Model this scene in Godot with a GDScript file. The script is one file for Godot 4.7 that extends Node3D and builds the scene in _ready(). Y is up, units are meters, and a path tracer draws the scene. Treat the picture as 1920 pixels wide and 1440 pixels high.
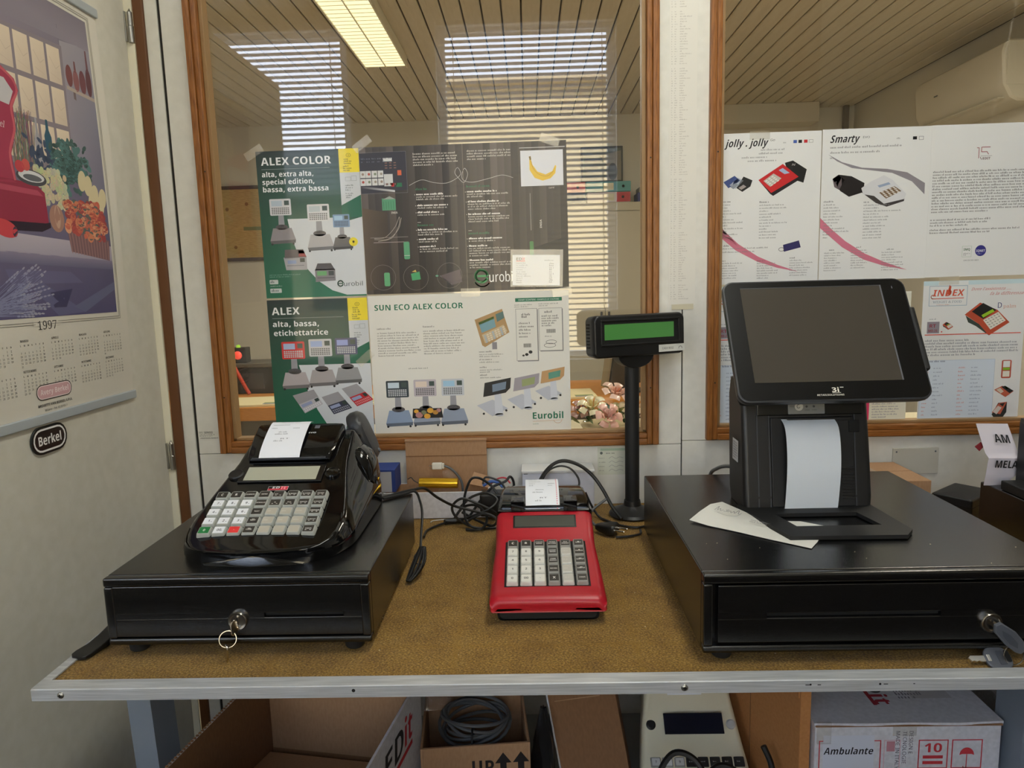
extends Node3D
# A shop counter in front of a glazed office partition. Metres, y up.
# x runs along the partition to the right, z from the partition towards the viewer.

const TABLE_Y := 0.92
const NEAR_CEILING := 2.85
const FAR_CEILING := 2.75
const BACK_Z := 2.5
const FAR_Z := -4.7

var mats := {}
var fonts := {}
var glyphs := {}
var taken := {}
var rng := RandomNumberGenerator.new()


func srgb(r: float, g: float, b: float, a := 1.0) -> Color:
	return Color(r / 255.0, g / 255.0, b / 255.0, a)


# ------------------------------------------------------------ mesh collector
class Geo:
	var v := PackedVector3Array()
	var n := PackedVector3Array()
	var c := PackedColorArray()
	var ink := Color(1, 1, 1)
	var at := Transform3D.IDENTITY
	var start := 0

	func paint(col: Color) -> void:
		ink = col.srgb_to_linear()

	func tri(a: Vector3, b: Vector3, d: Vector3) -> void:
		v.append(at * a); v.append(at * b); v.append(at * d)
		c.append(ink); c.append(ink); c.append(ink)

	func quad(a: Vector3, b: Vector3, d: Vector3, e: Vector3) -> void:
		tri(a, b, d); tri(a, d, e)

	func open() -> void:
		start = v.size()

	# closes one solid: turn it the right way out, then smooth normals below the crease angle
	func done(crease := 35.0, solid := true) -> void:
		var count := v.size()
		if solid:
			var vol := 0.0
			var o := v[start] if count > start else Vector3.ZERO
			for i in range(start, count, 3):
				vol += (v[i] - o).dot((v[i + 1] - o).cross(v[i + 2] - o))
			if vol > 0.0:
				for i in range(start, count, 3):
					var t := v[i + 1]; v[i + 1] = v[i + 2]; v[i + 2] = t
					var k := c[i + 1]; c[i + 1] = c[i + 2]; c[i + 2] = k
		n.resize(count)
		var face := PackedVector3Array()
		var groups := {}
		for i in range(start, count, 3):
			var w := (v[i + 2] - v[i]).cross(v[i + 1] - v[i])
			face.append(w)
			if crease > 0.0:
				for k in 3:
					var key := Vector3i((v[i + k] * 50000.0).round())
					if not groups.has(key):
						groups[key] = PackedInt32Array()
					groups[key].append((i - start) / 3)
		var lim := cos(deg_to_rad(crease))
		for i in range(start, count, 3):
			var own := face[(i - start) / 3]
			var un := own.normalized()
			for k in 3:
				if crease <= 0.0:
					n[i + k] = un
					continue
				var s := Vector3.ZERO
				for f in groups[Vector3i((v[i + k] * 50000.0).round())]:
					if un.dot(face[f].normalized()) > lim:
						s += face[f]
				n[i + k] = s.normalized() if s.length() > 0.0 else un
		start = count

	func mesh() -> ArrayMesh:
		var arr := []
		arr.resize(Mesh.ARRAY_MAX)
		if n.size() < v.size():
			done(0.0, false)
		arr[Mesh.ARRAY_VERTEX] = v
		arr[Mesh.ARRAY_NORMAL] = n
		arr[Mesh.ARRAY_COLOR] = c
		var m := ArrayMesh.new()
		m.add_surface_from_arrays(Mesh.PRIMITIVE_TRIANGLES, arr)
		return m

	# rings of equal length, joined one after the other
	func loft(rings: Array, closed := true, caps := true, crease := 35.0, solid := true) -> Geo:
		open()
		var m: int = rings[0].size()
		for i in rings.size() - 1:
			for j in (m if closed else m - 1):
				var k := (j + 1) % m
				quad(rings[i][j], rings[i][k], rings[i + 1][k], rings[i + 1][j])
		if caps:
			for e in [0, rings.size() - 1]:
				var mid := Vector3.ZERO
				for p in rings[e]:
					mid += p
				mid /= m
				for j in m:
					var k := (j + 1) % m
					if e == 0:
						tri(mid, rings[e][k], rings[e][j])
					else:
						tri(mid, rings[e][j], rings[e][k])
		done(crease, solid)
		return self

	# box between two corners, its edges chamfered
	func box(lo: Vector3, hi: Vector3, r := 0.0) -> Geo:
		var s := hi - lo
		r = minf(r, minf(s.x, minf(s.y, s.z)) * 0.45)
		if r <= 0.0:
			open()
			var p := []
			for i in 8:
				p.append(Vector3(hi.x if i & 1 else lo.x, hi.y if i & 2 else lo.y, hi.z if i & 4 else lo.z))
			for f in [[0, 1, 3, 2], [4, 6, 7, 5], [0, 4, 5, 1], [2, 3, 7, 6], [0, 2, 6, 4], [1, 5, 7, 3]]:
				quad(p[f[0]], p[f[1]], p[f[2]], p[f[3]])
			done(0.0)
			return self
		var out := []
		for st in [[0.0, r], [r * 0.3, r * 0.3], [r, 0.0]]:
			out.append(_rect(lo, hi, lo.y + st[0], st[1], r))
		for st in [[r, 0.0], [r * 0.3, r * 0.3], [0.0, r]]:
			out.append(_rect(lo, hi, hi.y - st[0], st[1], r))
		return loft(out, true, true, 50.0)

	func _rect(lo: Vector3, hi: Vector3, y: float, inset: float, r: float) -> Array:
		var out := []
		var a := Vector2(lo.x + inset, lo.z + inset)
		var b := Vector2(hi.x - inset, hi.z - inset)
		var k := maxf(r - inset, r * 0.25)
		for q in [[a.x, a.y, 180.0], [b.x, a.y, 270.0], [b.x, b.y, 0.0], [a.x, b.y, 90.0]]:
			var cx: float = q[0] + (k if q[0] == a.x else -k)
			var cz: float = q[1] + (k if q[1] == a.y else -k)
			for s in 3:
				var t := deg_to_rad(q[2] + s * 45.0)
				out.append(Vector3(cx + cos(t) * k, y, cz + sin(t) * k))
		return out

	# outline in the xy plane pushed out along z, front and back edges chamfered
	func slab(outline: PackedVector2Array, z0: float, z1: float, r := 0.0, crease := 35.0) -> Geo:
		open()
		var rings := []
		if r > 0.0:
			var inner := outline
			var off := Geometry2D.offset_polygon(outline, -r, Geometry2D.JOIN_MITER)
			if off.size() == 1 and off[0].size() == outline.size():
				inner = _align(off[0], outline)
			for q in [[inner, z0], [outline, z0 + r], [outline, z1 - r], [inner, z1]]:
				rings.append(q)
		else:
			rings = [[outline, z0], [outline, z1]]
		var m := outline.size()
		for i in rings.size() - 1:
			for j in m:
				var k := (j + 1) % m
				var a: PackedVector2Array = rings[i][0]
				var b: PackedVector2Array = rings[i + 1][0]
				quad(Vector3(a[j].x, a[j].y, rings[i][1]), Vector3(a[k].x, a[k].y, rings[i][1]), Vector3(b[k].x, b[k].y, rings[i + 1][1]), Vector3(b[j].x, b[j].y, rings[i + 1][1]))
		var ids := Geometry2D.triangulate_polygon(rings[0][0])
		for i in range(0, ids.size(), 3):
			for e in [0, rings.size() - 1]:
				var q: PackedVector2Array = rings[e][0]
				var a := Vector3(q[ids[i]].x, q[ids[i]].y, rings[e][1])
				var b := Vector3(q[ids[i + 1]].x, q[ids[i + 1]].y, rings[e][1])
				var d := Vector3(q[ids[i + 2]].x, q[ids[i + 2]].y, rings[e][1])
				tri(a, b, d)
		_heal()
		done(crease)
		return self

	# makes the two caps agree with the walls: each cap faces away from the middle
	func _heal() -> void:
		var mid := Vector3.ZERO
		for i in range(start, v.size()):
			mid += v[i]
		mid /= maxi(1, v.size() - start)
		var ez := at.basis.z.normalized()
		var wall := 0.0
		for i in range(start, v.size(), 3):
			var w := (v[i + 1] - v[i]).cross(v[i + 2] - v[i])
			if absf(w.normalized().dot(ez)) < 0.5:
				wall += w.dot((v[i] + v[i + 1] + v[i + 2]) / 3.0 - mid)
		for i in range(start, v.size(), 3):
			var w := (v[i + 1] - v[i]).cross(v[i + 2] - v[i])
			if absf(w.normalized().dot(ez)) > 0.98:
				var s := w.dot(ez) * (v[i] - mid).dot(ez)
				if (s > 0.0) != (wall > 0.0):
					var t := v[i + 1]; v[i + 1] = v[i + 2]; v[i + 2] = t

	func _align(p: PackedVector2Array, q: PackedVector2Array) -> PackedVector2Array:
		var best := 0
		for i in p.size():
			if p[i].distance_to(q[0]) < p[best].distance_to(q[0]):
				best = i
		var out := PackedVector2Array()
		for i in p.size():
			out.append(p[(best + i) % p.size()])
		if p.size() > 2 and out[1].distance_to(q[1]) > out[p.size() - 1].distance_to(q[1]):
			var rev := PackedVector2Array([out[0]])
			for i in range(p.size() - 1, 0, -1):
				rev.append(out[i])
			return rev
		return out

	func tube(path: Array, r: float, sides := 8, r2 := -1.0) -> Geo:
		var rings := []
		var side := Vector3.ZERO
		for i in path.size():
			var a: Vector3 = path[maxi(i - 1, 0)]
			var b: Vector3 = path[mini(i + 1, path.size() - 1)]
			var d := (b - a).normalized()
			if side == Vector3.ZERO:
				side = d.cross(Vector3.UP if absf(d.y) < 0.9 else Vector3.RIGHT).normalized()
			side = (side - d * side.dot(d)).normalized()
			var up := d.cross(side)
			var rr := r if r2 < 0.0 else lerpf(r, r2, float(i) / (path.size() - 1))
			var ring := []
			for k in sides:
				var t := TAU * k / sides
				ring.append(path[i] + (side * cos(t) + up * sin(t)) * rr)
			rings.append(ring)
		return loft(rings, true, true, 50.0)

	# profile of (radius, height) turned round the y axis
	func lathe(profile: Array, sides := 24, crease := 30.0) -> Geo:
		var rings := []
		for p in profile:
			var ring := []
			for k in sides:
				var t := TAU * k / sides
				ring.append(Vector3(cos(t) * maxf(p.x, 0.00001), p.y, sin(t) * maxf(p.x, 0.00001)))
			rings.append(ring)
		return loft(rings, true, true, crease)


func smooth_path(pts: Array, steps := 8) -> Array:
	var out := []
	for i in pts.size() - 1:
		var a: Vector3 = pts[maxi(i - 1, 0)]
		var b: Vector3 = pts[i]
		var d: Vector3 = pts[i + 1]
		var e: Vector3 = pts[mini(i + 2, pts.size() - 1)]
		for s in steps:
			out.append(b.cubic_interpolate(d, a, e, float(s) / steps))
	out.append(pts[-1])
	return out


func rounded(w: float, h: float, r: float, steps := 4, cx := 0.0, cy := 0.0) -> PackedVector2Array:
	var out := PackedVector2Array()
	for q in [[1, 1, 0.0], [-1, 1, 90.0], [-1, -1, 180.0], [1, -1, 270.0]]:
		for s in steps + 1:
			var t := deg_to_rad(q[2] + 90.0 * s / steps)
			out.append(Vector2(cx + q[0] * (w / 2 - r) + cos(t) * r, cy + q[1] * (h / 2 - r) + sin(t) * r))
	return out


# ------------------------------------------------------------ flat print: letters, rules and pictures on a sheet
class Ink:
	var host
	var w: float
	var h: float
	var layer := 0.0
	var v := PackedVector3Array()
	var c := PackedColorArray()

	func _init(owner_, width_mm: float, height_mm: float) -> void:
		host = owner_
		w = width_mm
		h = height_mm

	func up() -> Ink:
		layer += 0.00002
		return self

	func pt(x: float, y: float) -> Vector3:
		return Vector3((x - w / 2) / 1000.0, (h / 2 - y) / 1000.0, layer)

	func tri(a: Vector3, b: Vector3, d: Vector3, ca: Color, cb: Color, cd: Color) -> void:
		if (b - a).cross(d - a).z > 0.0:
			v.append(a); v.append(d); v.append(b)
			c.append(ca); c.append(cd); c.append(cb)
		else:
			v.append(a); v.append(b); v.append(d)
			c.append(ca); c.append(cb); c.append(cd)

	func poly(p: Array, col: Color) -> Ink:
		var flat := PackedVector2Array()
		for i in range(0, p.size(), 2):
			flat.append(Vector2(p[i], p[i + 1]))
		var lin := col.srgb_to_linear()
		var ids := Geometry2D.triangulate_polygon(flat)
		for i in range(0, ids.size(), 3):
			tri(pt(flat[ids[i]].x, flat[ids[i]].y), pt(flat[ids[i + 1]].x, flat[ids[i + 1]].y), pt(flat[ids[i + 2]].x, flat[ids[i + 2]].y), lin, lin, lin)
		return self

	# four corners, each with its own printed colour
	func tint(p: Array, cols: Array) -> Ink:
		var q := []
		for i in 4:
			q.append(pt(p[i * 2], p[i * 2 + 1]))
		var k := []
		for x in cols:
			k.append(x.srgb_to_linear())
		tri(q[0], q[1], q[2], k[0], k[1], k[2])
		tri(q[0], q[2], q[3], k[0], k[2], k[3])
		return self

	func rect(x: float, y: float, rw: float, rh: float, col: Color) -> Ink:
		return poly([x, y, x + rw, y, x + rw, y + rh, x, y + rh], col)

	func round_rect(x: float, y: float, rw: float, rh: float, r: float, col: Color) -> Ink:
		var p := []
		for q in host.rounded(rw, rh, r, 4, x + rw / 2, y + rh / 2):
			p.append(q.x); p.append(q.y)
		return poly(p, col)

	func frame(x: float, y: float, rw: float, rh: float, t: float, col: Color) -> Ink:
		rect(x, y, rw, t, col); rect(x, y + rh - t, rw, t, col)
		rect(x, y + t, t, rh - 2 * t, col); rect(x + rw - t, y + t, t, rh - 2 * t, col)
		return self

	func oval(x: float, y: float, rx: float, ry: float, col: Color, turn := 0.0, sides := 20) -> Ink:
		var p := []
		for i in sides:
			var q := Vector2(cos(TAU * i / sides) * rx, sin(TAU * i / sides) * ry).rotated(turn)
			p.append(x + q.x); p.append(y + q.y)
		return poly(p, col)

	func line(p: Array, t: float, col: Color) -> Ink:
		for i in range(0, p.size() - 2, 2):
			var a := Vector2(p[i], p[i + 1])
			var b := Vector2(p[i + 2], p[i + 3])
			var d := (b - a).normalized()
			var s := d.orthogonal() * t / 2
			a -= d * t * 0.2
			b += d * t * 0.2
			poly([a.x + s.x, a.y + s.y, b.x + s.x, b.y + s.y, b.x - s.x, b.y - s.y, a.x - s.x, a.y - s.y], col)
		return self

	func curve(p: Array, t: float, col: Color) -> Ink:
		var pts := []
		for i in range(0, p.size(), 2):
			pts.append(Vector3(p[i], p[i + 1], 0))
		var out := []
		for q in host.smooth_path(pts, 6):
			out.append(q.x); out.append(q.y)
		return line(out, t, col)

	func ring(x: float, y: float, rx: float, ry: float, t: float, col: Color, from := 0.0, to := TAU, sides := 24) -> Ink:
		var p := []
		for i in sides + 1:
			var a := lerpf(from, to, float(i) / sides)
			p.append(x + cos(a) * rx); p.append(y + sin(a) * ry)
		return line(p, t, col)

	# text: x of its left end, y of its base line, height of a capital, width it takes (0: as it falls)
	func text(s: String, x: float, y: float, cap: float, wide: float, col: Color, face := "sans", shear := 0.0, turn := 0.0) -> Ink:
		var g: Dictionary = host.glyph(s, face)
		var src: PackedVector3Array = g.v
		var sy: float = cap / g.cap
		var sx: float = wide / maxf(g.x1 - g.x0, 0.001) if wide > 0.0 else sy
		var lin := col.srgb_to_linear()
		for i in range(0, src.size(), 3):
			var q := []
			for k in 3:
				var yy: float = src[i + k].y - g.base
				var loc := Vector2((src[i + k].x - g.x0) * sx + yy * sy * shear, -yy * sy).rotated(turn)
				q.append(pt(x + loc.x, y + loc.y))
			tri(q[0], q[1], q[2], lin, lin, lin)
		return self

	# centred text
	func mid(s: String, x: float, y: float, cap: float, wide: float, col: Color, face := "sans", shear := 0.0) -> Ink:
		var g: Dictionary = host.glyph(s, face)
		var real: float = wide if wide > 0.0 else (g.x1 - g.x0) * cap / g.cap
		return text(s, x - real / 2, y, cap, real, col, face, shear)

	# small type that cannot be read: words of upright strokes
	func small(x: float, y: float, wide: float, rows: int, lead: float, xh: float, col: Color, ragged := 0.15, bold := 0.45) -> Ink:
		var lin := col.srgb_to_linear()
		for r in rows:
			var stop: float = wide * (1.0 - host.rng.randf() * ragged) if r < rows - 1 else wide * host.rng.randf_range(0.35, 0.8)
			var px := 0.0
			var left: int = host.rng.randi_range(2, 9)
			while px < stop:
				if left == 0:
					px += xh * 0.7
					left = host.rng.randi_range(2, 9)
					continue
				left -= 1
				var tall: float = xh * (1.5 if host.rng.randf() < 0.2 else 1.0)
				var y0: float = y + r * lead
				var a := pt(x + px, y0 - tall)
				var b := pt(x + px + xh * bold, y0 - tall)
				var d := pt(x + px + xh * bold, y0)
				var e := pt(x + px, y0)
				tri(a, b, d, lin, lin, lin)
				tri(a, d, e, lin, lin, lin)
				px += xh * host.rng.randf_range(0.75, 1.05)
		return self

	func mesh() -> ArrayMesh:
		var n := PackedVector3Array()
		n.resize(v.size())
		n.fill(Vector3(0, 0, 1))
		var arr := []
		arr.resize(Mesh.ARRAY_MAX)
		arr[Mesh.ARRAY_VERTEX] = v
		arr[Mesh.ARRAY_NORMAL] = n
		arr[Mesh.ARRAY_COLOR] = c
		var m := ArrayMesh.new()
		m.add_surface_from_arrays(Mesh.PRIMITIVE_TRIANGLES, arr)
		return m

	# the print laid into another collector (key tops, box sides)
	func into(g: Geo, t: Transform3D) -> void:
		for i in v.size():
			g.v.append(g.at * (t * v[i]))
			g.c.append(c[i])
		g.done(0.0, false)


func glyph(s: String, face: String) -> Dictionary:
	var key := face + "|" + s
	if glyphs.has(key):
		return glyphs[key]
	if not fonts.has(face):
		var f := SystemFont.new()
		f.font_names = PackedStringArray(["Droid Serif" if face.begins_with("serif") else "Droid Sans Mono" if face.begins_with("mono") else "Droid Sans"])
		f.font_weight = 700 if face.ends_with("bold") else 400
		fonts[face] = f
	var tm := TextMesh.new()
	tm.font = fonts[face]
	tm.font_size = 64
	tm.pixel_size = 0.01
	tm.depth = 0.0
	tm.curve_step = 4.0
	tm.text = s
	var arr := tm.get_mesh_arrays()
	var src: PackedVector3Array = arr[Mesh.ARRAY_VERTEX]
	var ids: PackedInt32Array = arr[Mesh.ARRAY_INDEX] if arr[Mesh.ARRAY_INDEX] != null else PackedInt32Array(range(src.size()))
	var nor: PackedVector3Array = arr[Mesh.ARRAY_NORMAL]
	var out := PackedVector3Array()
	var x0 := 1e9
	var x1 := -1e9
	for i in range(0, ids.size(), 3):
		if nor[ids[i]].z < 0.5:
			continue
		for k in 3:
			var p := src[ids[i + k]]
			out.append(p)
			x0 = minf(x0, p.x)
			x1 = maxf(x1, p.x)
	var d := {"v": out, "x0": x0, "x1": x1, "base": 0.0, "cap": 0.457}
	if s != "H":
		var ref := glyph("H", face)
		d.base = ref.base
		d.cap = ref.cap
	else:
		var lo := 1e9
		var hi := -1e9
		for p in out:
			lo = minf(lo, p.y)
			hi = maxf(hi, p.y)
		d.base = lo
		d.cap = hi - lo
	glyphs[key] = d
	return d


# ------------------------------------------------------------ materials
func plain(called: String, col: Color, rough: float, metal := 0.0, spec := 0.5) -> StandardMaterial3D:
	if mats.has(called):
		return mats[called]
	var m := StandardMaterial3D.new()
	m.resource_name = called
	m.albedo_color = col
	m.roughness = rough
	m.metallic = metal
	m.metallic_specular = spec
	mats[called] = m
	return m


# vertex colours: printed sheets, key caps
func inked(called: String, rough: float, coat := 0.0, spec := 0.5) -> StandardMaterial3D:
	if mats.has(called):
		return mats[called]
	var m := plain(called, Color.WHITE, rough, 0.0, spec)
	m.vertex_color_use_as_albedo = true
	if coat > 0.0:
		m.clearcoat_enabled = true
		m.clearcoat = coat
		m.clearcoat_roughness = 0.05
	return m


func noise_tex(freq: float, ramp: Gradient, size := 512, octaves := 4, seed_ := 1, kind := FastNoiseLite.TYPE_SIMPLEX_SMOOTH, stretch := Vector3.ONE) -> NoiseTexture2D:
	var f := FastNoiseLite.new()
	f.noise_type = kind
	f.frequency = freq
	f.fractal_octaves = octaves
	f.seed = seed_
	var t := NoiseTexture2D.new()
	t.width = int(size * stretch.x)
	t.height = int(size * stretch.y)
	t.seamless = true
	t.noise = f
	if ramp:
		t.color_ramp = ramp
	return t


func ramp(stops: Array) -> Gradient:
	var g := Gradient.new()
	g.offsets = PackedFloat32Array(stops.map(func(s): return s[0]))
	g.colors = PackedColorArray(stops.map(func(s): return s[1]))
	return g


# a material with grain: colour noise and a little relief, mapped by the thing's own axes
func grained(called: String, stops: Array, freq: float, scale_: Vector3, rough: float, relief := 0.0, relief_freq := 0.2, metal := 0.0, spec := 0.5) -> StandardMaterial3D:
	if mats.has(called):
		return mats[called]
	var m := plain(called, Color.WHITE, rough, metal, spec)
	m.albedo_texture = noise_tex(freq, ramp(stops), 512, 5, called.hash() % 1000)
	m.uv1_triplanar = true
	m.uv1_scale = scale_
	if relief > 0.0:
		m.heightmap_enabled = true
		m.heightmap_scale = relief
		m.heightmap_texture = noise_tex(relief_freq, null, 512, 3, called.hash() % 777)
	return m


# ------------------------------------------------------------ things
func numbered(called: String) -> String:
	taken[called] = taken.get(called, -1) + 1
	return called if taken[called] == 0 else "%s_%03d" % [called, taken[called]]


func tag(o: Node, label: String, category: String, group := "") -> Node:
	o.set_meta("label", label)
	o.set_meta("category", category)
	if group:
		o.set_meta("group", group)
	return o


func thing(called: String, label: String, category: String, at := Vector3.ZERO, group := "") -> Node3D:
	var o := Node3D.new()
	o.name = numbered(called)
	add_child(o)
	o.position = at
	tag(o, label, category, group)
	return o


func setting(called: String, at := Vector3.ZERO) -> Node3D:
	var o := Node3D.new()
	o.name = called
	add_child(o)
	o.position = at
	o.set_meta("kind", "structure")
	return o


func put(called: String, m: Mesh, mat: Material, parent: Node = self, at := Transform3D.IDENTITY) -> MeshInstance3D:
	var o := MeshInstance3D.new()
	o.name = called if parent != self else numbered(called)
	o.mesh = m
	o.material_override = mat
	o.transform = at
	o.cast_shadow = GeometryInstance3D.SHADOW_CASTING_SETTING_ON
	parent.add_child(o, true)
	return o


func part(called: String, g: Geo, mat: Material, parent: Node = self, at := Transform3D.IDENTITY) -> MeshInstance3D:
	return put(called, g.mesh(), mat, parent, at)


func bx(lo: Vector3, hi: Vector3, r := 0.0) -> Geo:
	return Geo.new().box(lo, hi, r)


func moved(at: Vector3, yaw := 0.0, pitch := 0.0, roll := 0.0) -> Transform3D:
	return Transform3D(Basis.from_euler(Vector3(deg_to_rad(pitch), deg_to_rad(yaw), deg_to_rad(roll))), at)


# a thin printed sheet: the paper and, a hair above it, its print
func sheet(called: String, ink: Ink, paper: Color, label: String, category: String, at: Transform3D, mat_name := "paper_print", group := "", thick := 0.0004) -> Node3D:
	var o := thing(called, label, category, Vector3.ZERO, group)
	o.transform = at
	var g := Geo.new()
	g.paint(paper)
	g.box(Vector3(-ink.w / 2000, -ink.h / 2000, 0), Vector3(ink.w / 2000, ink.h / 2000, thick))
	part("paper", g, mats[mat_name], o)
	if ink.v.size():
		put("print", ink.mesh(), mats[mat_name], o, Transform3D(Basis.IDENTITY, Vector3(0, 0, thick + 0.0001)))
	return o


func _ready() -> void:
	rng.seed = 71
	# camera
	var cam := Camera3D.new()
	cam.name = "camera"
	add_child(cam)
	cam.position = Vector3(0.0, 1.389, 1.464)
	cam.basis = Basis(Vector3.UP, deg_to_rad(1.5)) * Basis(Vector3.RIGHT, deg_to_rad(-8.1)) * Basis(Vector3.BACK, deg_to_rad(-1.56))
	cam.fov = rad_to_deg(2.0 * atan(720.0 / 1330.0))
	cam.near = 0.05
	cam.far = 200.0
	cam.current = true

	# sky and exposure
	var env := Environment.new()
	env.background_mode = Environment.BG_SKY
	var sky_mat := ProceduralSkyMaterial.new()
	sky_mat.sky_top_color = srgb(178, 200, 232)
	sky_mat.sky_horizon_color = srgb(230, 236, 244)
	sky_mat.ground_horizon_color = srgb(196, 190, 176)
	sky_mat.ground_bottom_color = srgb(150, 145, 135)
	sky_mat.sky_curve = 0.3
	var sky := Sky.new()
	sky.sky_material = sky_mat
	env.sky = sky
	env.background_energy_multiplier = 17.0
	env.tonemap_mode = Environment.TONE_MAPPER_LINEAR
	env.tonemap_exposure = 0.83
	env.sdfgi_enabled = true
	env.ssao_enabled = true
	env.ssil_enabled = true
	var world := WorldEnvironment.new()
	world.name = "world"
	world.environment = env
	add_child(world)

	# the sun stands behind this building and lights the house across the street
	var sun := DirectionalLight3D.new()
	sun.name = "sun"
	sun.light_color = srgb(255, 246, 232)
	sun.light_energy = 8.0
	sun.light_angular_distance = 0.53
	sun.shadow_enabled = true
	sun.sky_mode = DirectionalLight3D.SKY_MODE_LIGHT_ONLY
	add_child(sun)
	sun.look_at_from_position(Vector3(1.5, 10, -10), Vector3(0, 0, 4))

	make_materials()
	build_partition()
	build_near_room()
	build_far_room()
	build_table()
	build_door()
	build_left_drawer()
	build_right_drawer()
	build_black_register()
	build_red_register()
	build_terminal()
	build_pole_display()
	build_back_of_table()
	build_right_edge()
	build_under_table()
	build_wall_papers()
	build_posters()
	build_far_things()


func make_materials() -> void:
	inked("paper_print", 0.55)
	inked("gloss_print", 0.35, 0.3, 0.4)
	inked("key_plastic", 0.35)
	inked("label_print", 0.5)
	inked("carton_print", 0.8)
	grained("laminate", [[0.0, srgb(214, 212, 203)], [1.0, srgb(224, 222, 214)]], 0.02, Vector3(3, 3, 3), 0.42, 0.0, 0.25)
	grained("door_skin", [[0.0, srgb(203, 199, 185)], [1.0, srgb(212, 208, 196)]], 0.02, Vector3(3, 3, 3), 0.45, 0.0, 0.25)
	grained("window_wood", [[0.0, srgb(108, 64, 24)], [0.5, srgb(142, 88, 38)], [1.0, srgb(164, 108, 54)]], 0.03, Vector3(14, 1.2, 14), 0.4, 0.0, 0.3)
	grained("window_wood_flat", [[0.0, srgb(108, 64, 24)], [0.5, srgb(142, 88, 38)], [1.0, srgb(164, 108, 54)]], 0.03, Vector3(1.2, 14, 14), 0.4, 0.0, 0.3)
	plain("bead", srgb(150, 118, 78), 0.5)
	plain("jamb_brown", srgb(100, 61, 28), 0.5)
	plain("dark_gap", srgb(38, 36, 30), 0.8)
	grained("felt", [[0.0, srgb(90, 63, 18)], [0.35, srgb(134, 101, 40)], [0.6, srgb(160, 124, 54)], [1.0, srgb(206, 171, 98)]], 0.12, Vector3(4.3, 4.3, 4.3), 0.95, 0.3, 0.5, 0.0, 0.2)
	var felt: StandardMaterial3D = mats.felt
	felt.rim_enabled = true
	felt.rim = 0.3
	felt.rim_tint = 0.6
	# broad patches where the pile lies one way or the other, and is worn
	felt.detail_enabled = true
	felt.detail_blend_mode = BaseMaterial3D.BLEND_MODE_MUL
	felt.detail_albedo = noise_tex(0.02, ramp([[0.0, srgb(214, 206, 196)], [0.5, srgb(244, 240, 234)], [1.0, srgb(255, 255, 255)]]), 512, 4, 9)
	felt.uv2_triplanar = true
	felt.uv2_scale = Vector3(1.6, 1.6, 1.6)
	felt.detail_uv_layer = BaseMaterial3D.DETAIL_UV_2
	grained("aluminium", [[0.0, srgb(176, 178, 180)], [1.0, srgb(214, 215, 216)]], 0.02, Vector3(1, 40, 12), 0.42, 0.0, 0.2, 0.35)
	plain("steel_leg", srgb(124, 132, 142), 0.5)
	plain("chrome", srgb(215, 208, 196), 0.18, 1.0)
	plain("screw_steel", srgb(170, 168, 162), 0.3, 1.0)
	grained("drawer_black", [[0.0, srgb(9, 9, 10)], [1.0, srgb(15, 15, 16)]], 0.05, Vector3(6, 6, 6), 0.23, 0.02, 0.45, 0.0, 0.68)
	plain("drawer_edge", srgb(40, 40, 42), 0.3)
	plain("piano_black", srgb(9, 9, 10), 0.06)
	plain("soft_black", srgb(20, 20, 21), 0.42)
	plain("matt_black", srgb(14, 14, 15), 0.62)
	plain("rubber", srgb(17, 17, 17), 0.75)
	plain("slate_plastic", srgb(58, 60, 66), 0.4)
	plain("grey_plastic", srgb(94, 96, 102), 0.45)
	plain("deep_slot", srgb(4, 4, 4), 0.8)
	grained("red_shell", [[0.0, srgb(166, 14, 32)], [1.0, srgb(176, 18, 37)]], 0.1, Vector3(8, 8, 8), 0.36, 0.0, 0.5)
	plain("lcd_grey", srgb(168, 168, 150), 0.22)
	plain("lcd_dark", srgb(66, 68, 62), 0.12)
	plain("lcd_green", srgb(78, 140, 72), 0.3)
	plain("touch_glass", srgb(68, 63, 56), 0.2)
	plain("bezel_black", srgb(11, 11, 12), 0.26)
	plain("thermal_paper", srgb(228, 230, 236), 0.5)
	plain("white_card", srgb(218, 219, 224), 0.6)
	grained("carton", [[0.0, srgb(164, 126, 92)], [1.0, srgb(176, 138, 104)]], 0.03, Vector3(12, 4, 12), 0.85, 0.0, 0.3)
	grained("carton_dark", [[0.0, srgb(124, 88, 58)], [1.0, srgb(136, 98, 66)]], 0.03, Vector3(12, 4, 12), 0.85, 0.0, 0.3)
	grained("carton_orange", [[0.0, srgb(184, 124, 70)], [1.0, srgb(196, 136, 82)]], 0.03, Vector3(8, 8, 8), 0.8, 0.0, 0.3)
	grained("white_board", [[0.0, srgb(196, 194, 198)], [1.0, srgb(216, 214, 218)]], 0.03, Vector3(6, 6, 6), 0.7, 0.0, 0.3)
	plain("cable_black", srgb(18, 18, 19), 0.45)
	plain("cable_grey", srgb(88, 90, 92), 0.5)
	plain("cable_white", srgb(190, 190, 186), 0.5)
	plain("gold_foil", srgb(226, 178, 44), 0.22, 0.7)
	plain("blue_card", srgb(44, 66, 136), 0.6)
	plain("cream_plastic", srgb(214, 206, 178), 0.4)
	plain("far_wall", srgb(220, 216, 202), 0.8)
	plain("near_wall", srgb(214, 210, 198), 0.8)
	grained("plank", [[0.0, srgb(206, 197, 174)], [1.0, srgb(216, 208, 187)]], 0.02, Vector3(3, 3, 0.5), 0.5, 0.0, 0.2)
	plain("plank_gap", srgb(54, 46, 32), 0.8)
	grained("floor_tile", [[0.0, srgb(74, 64, 54)], [1.0, srgb(96, 84, 70)]], 0.03, Vector3(2, 2, 2), 0.4)
	var glass := plain("pane_glass", Color(1, 1, 1, 0.0), 0.0)
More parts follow.
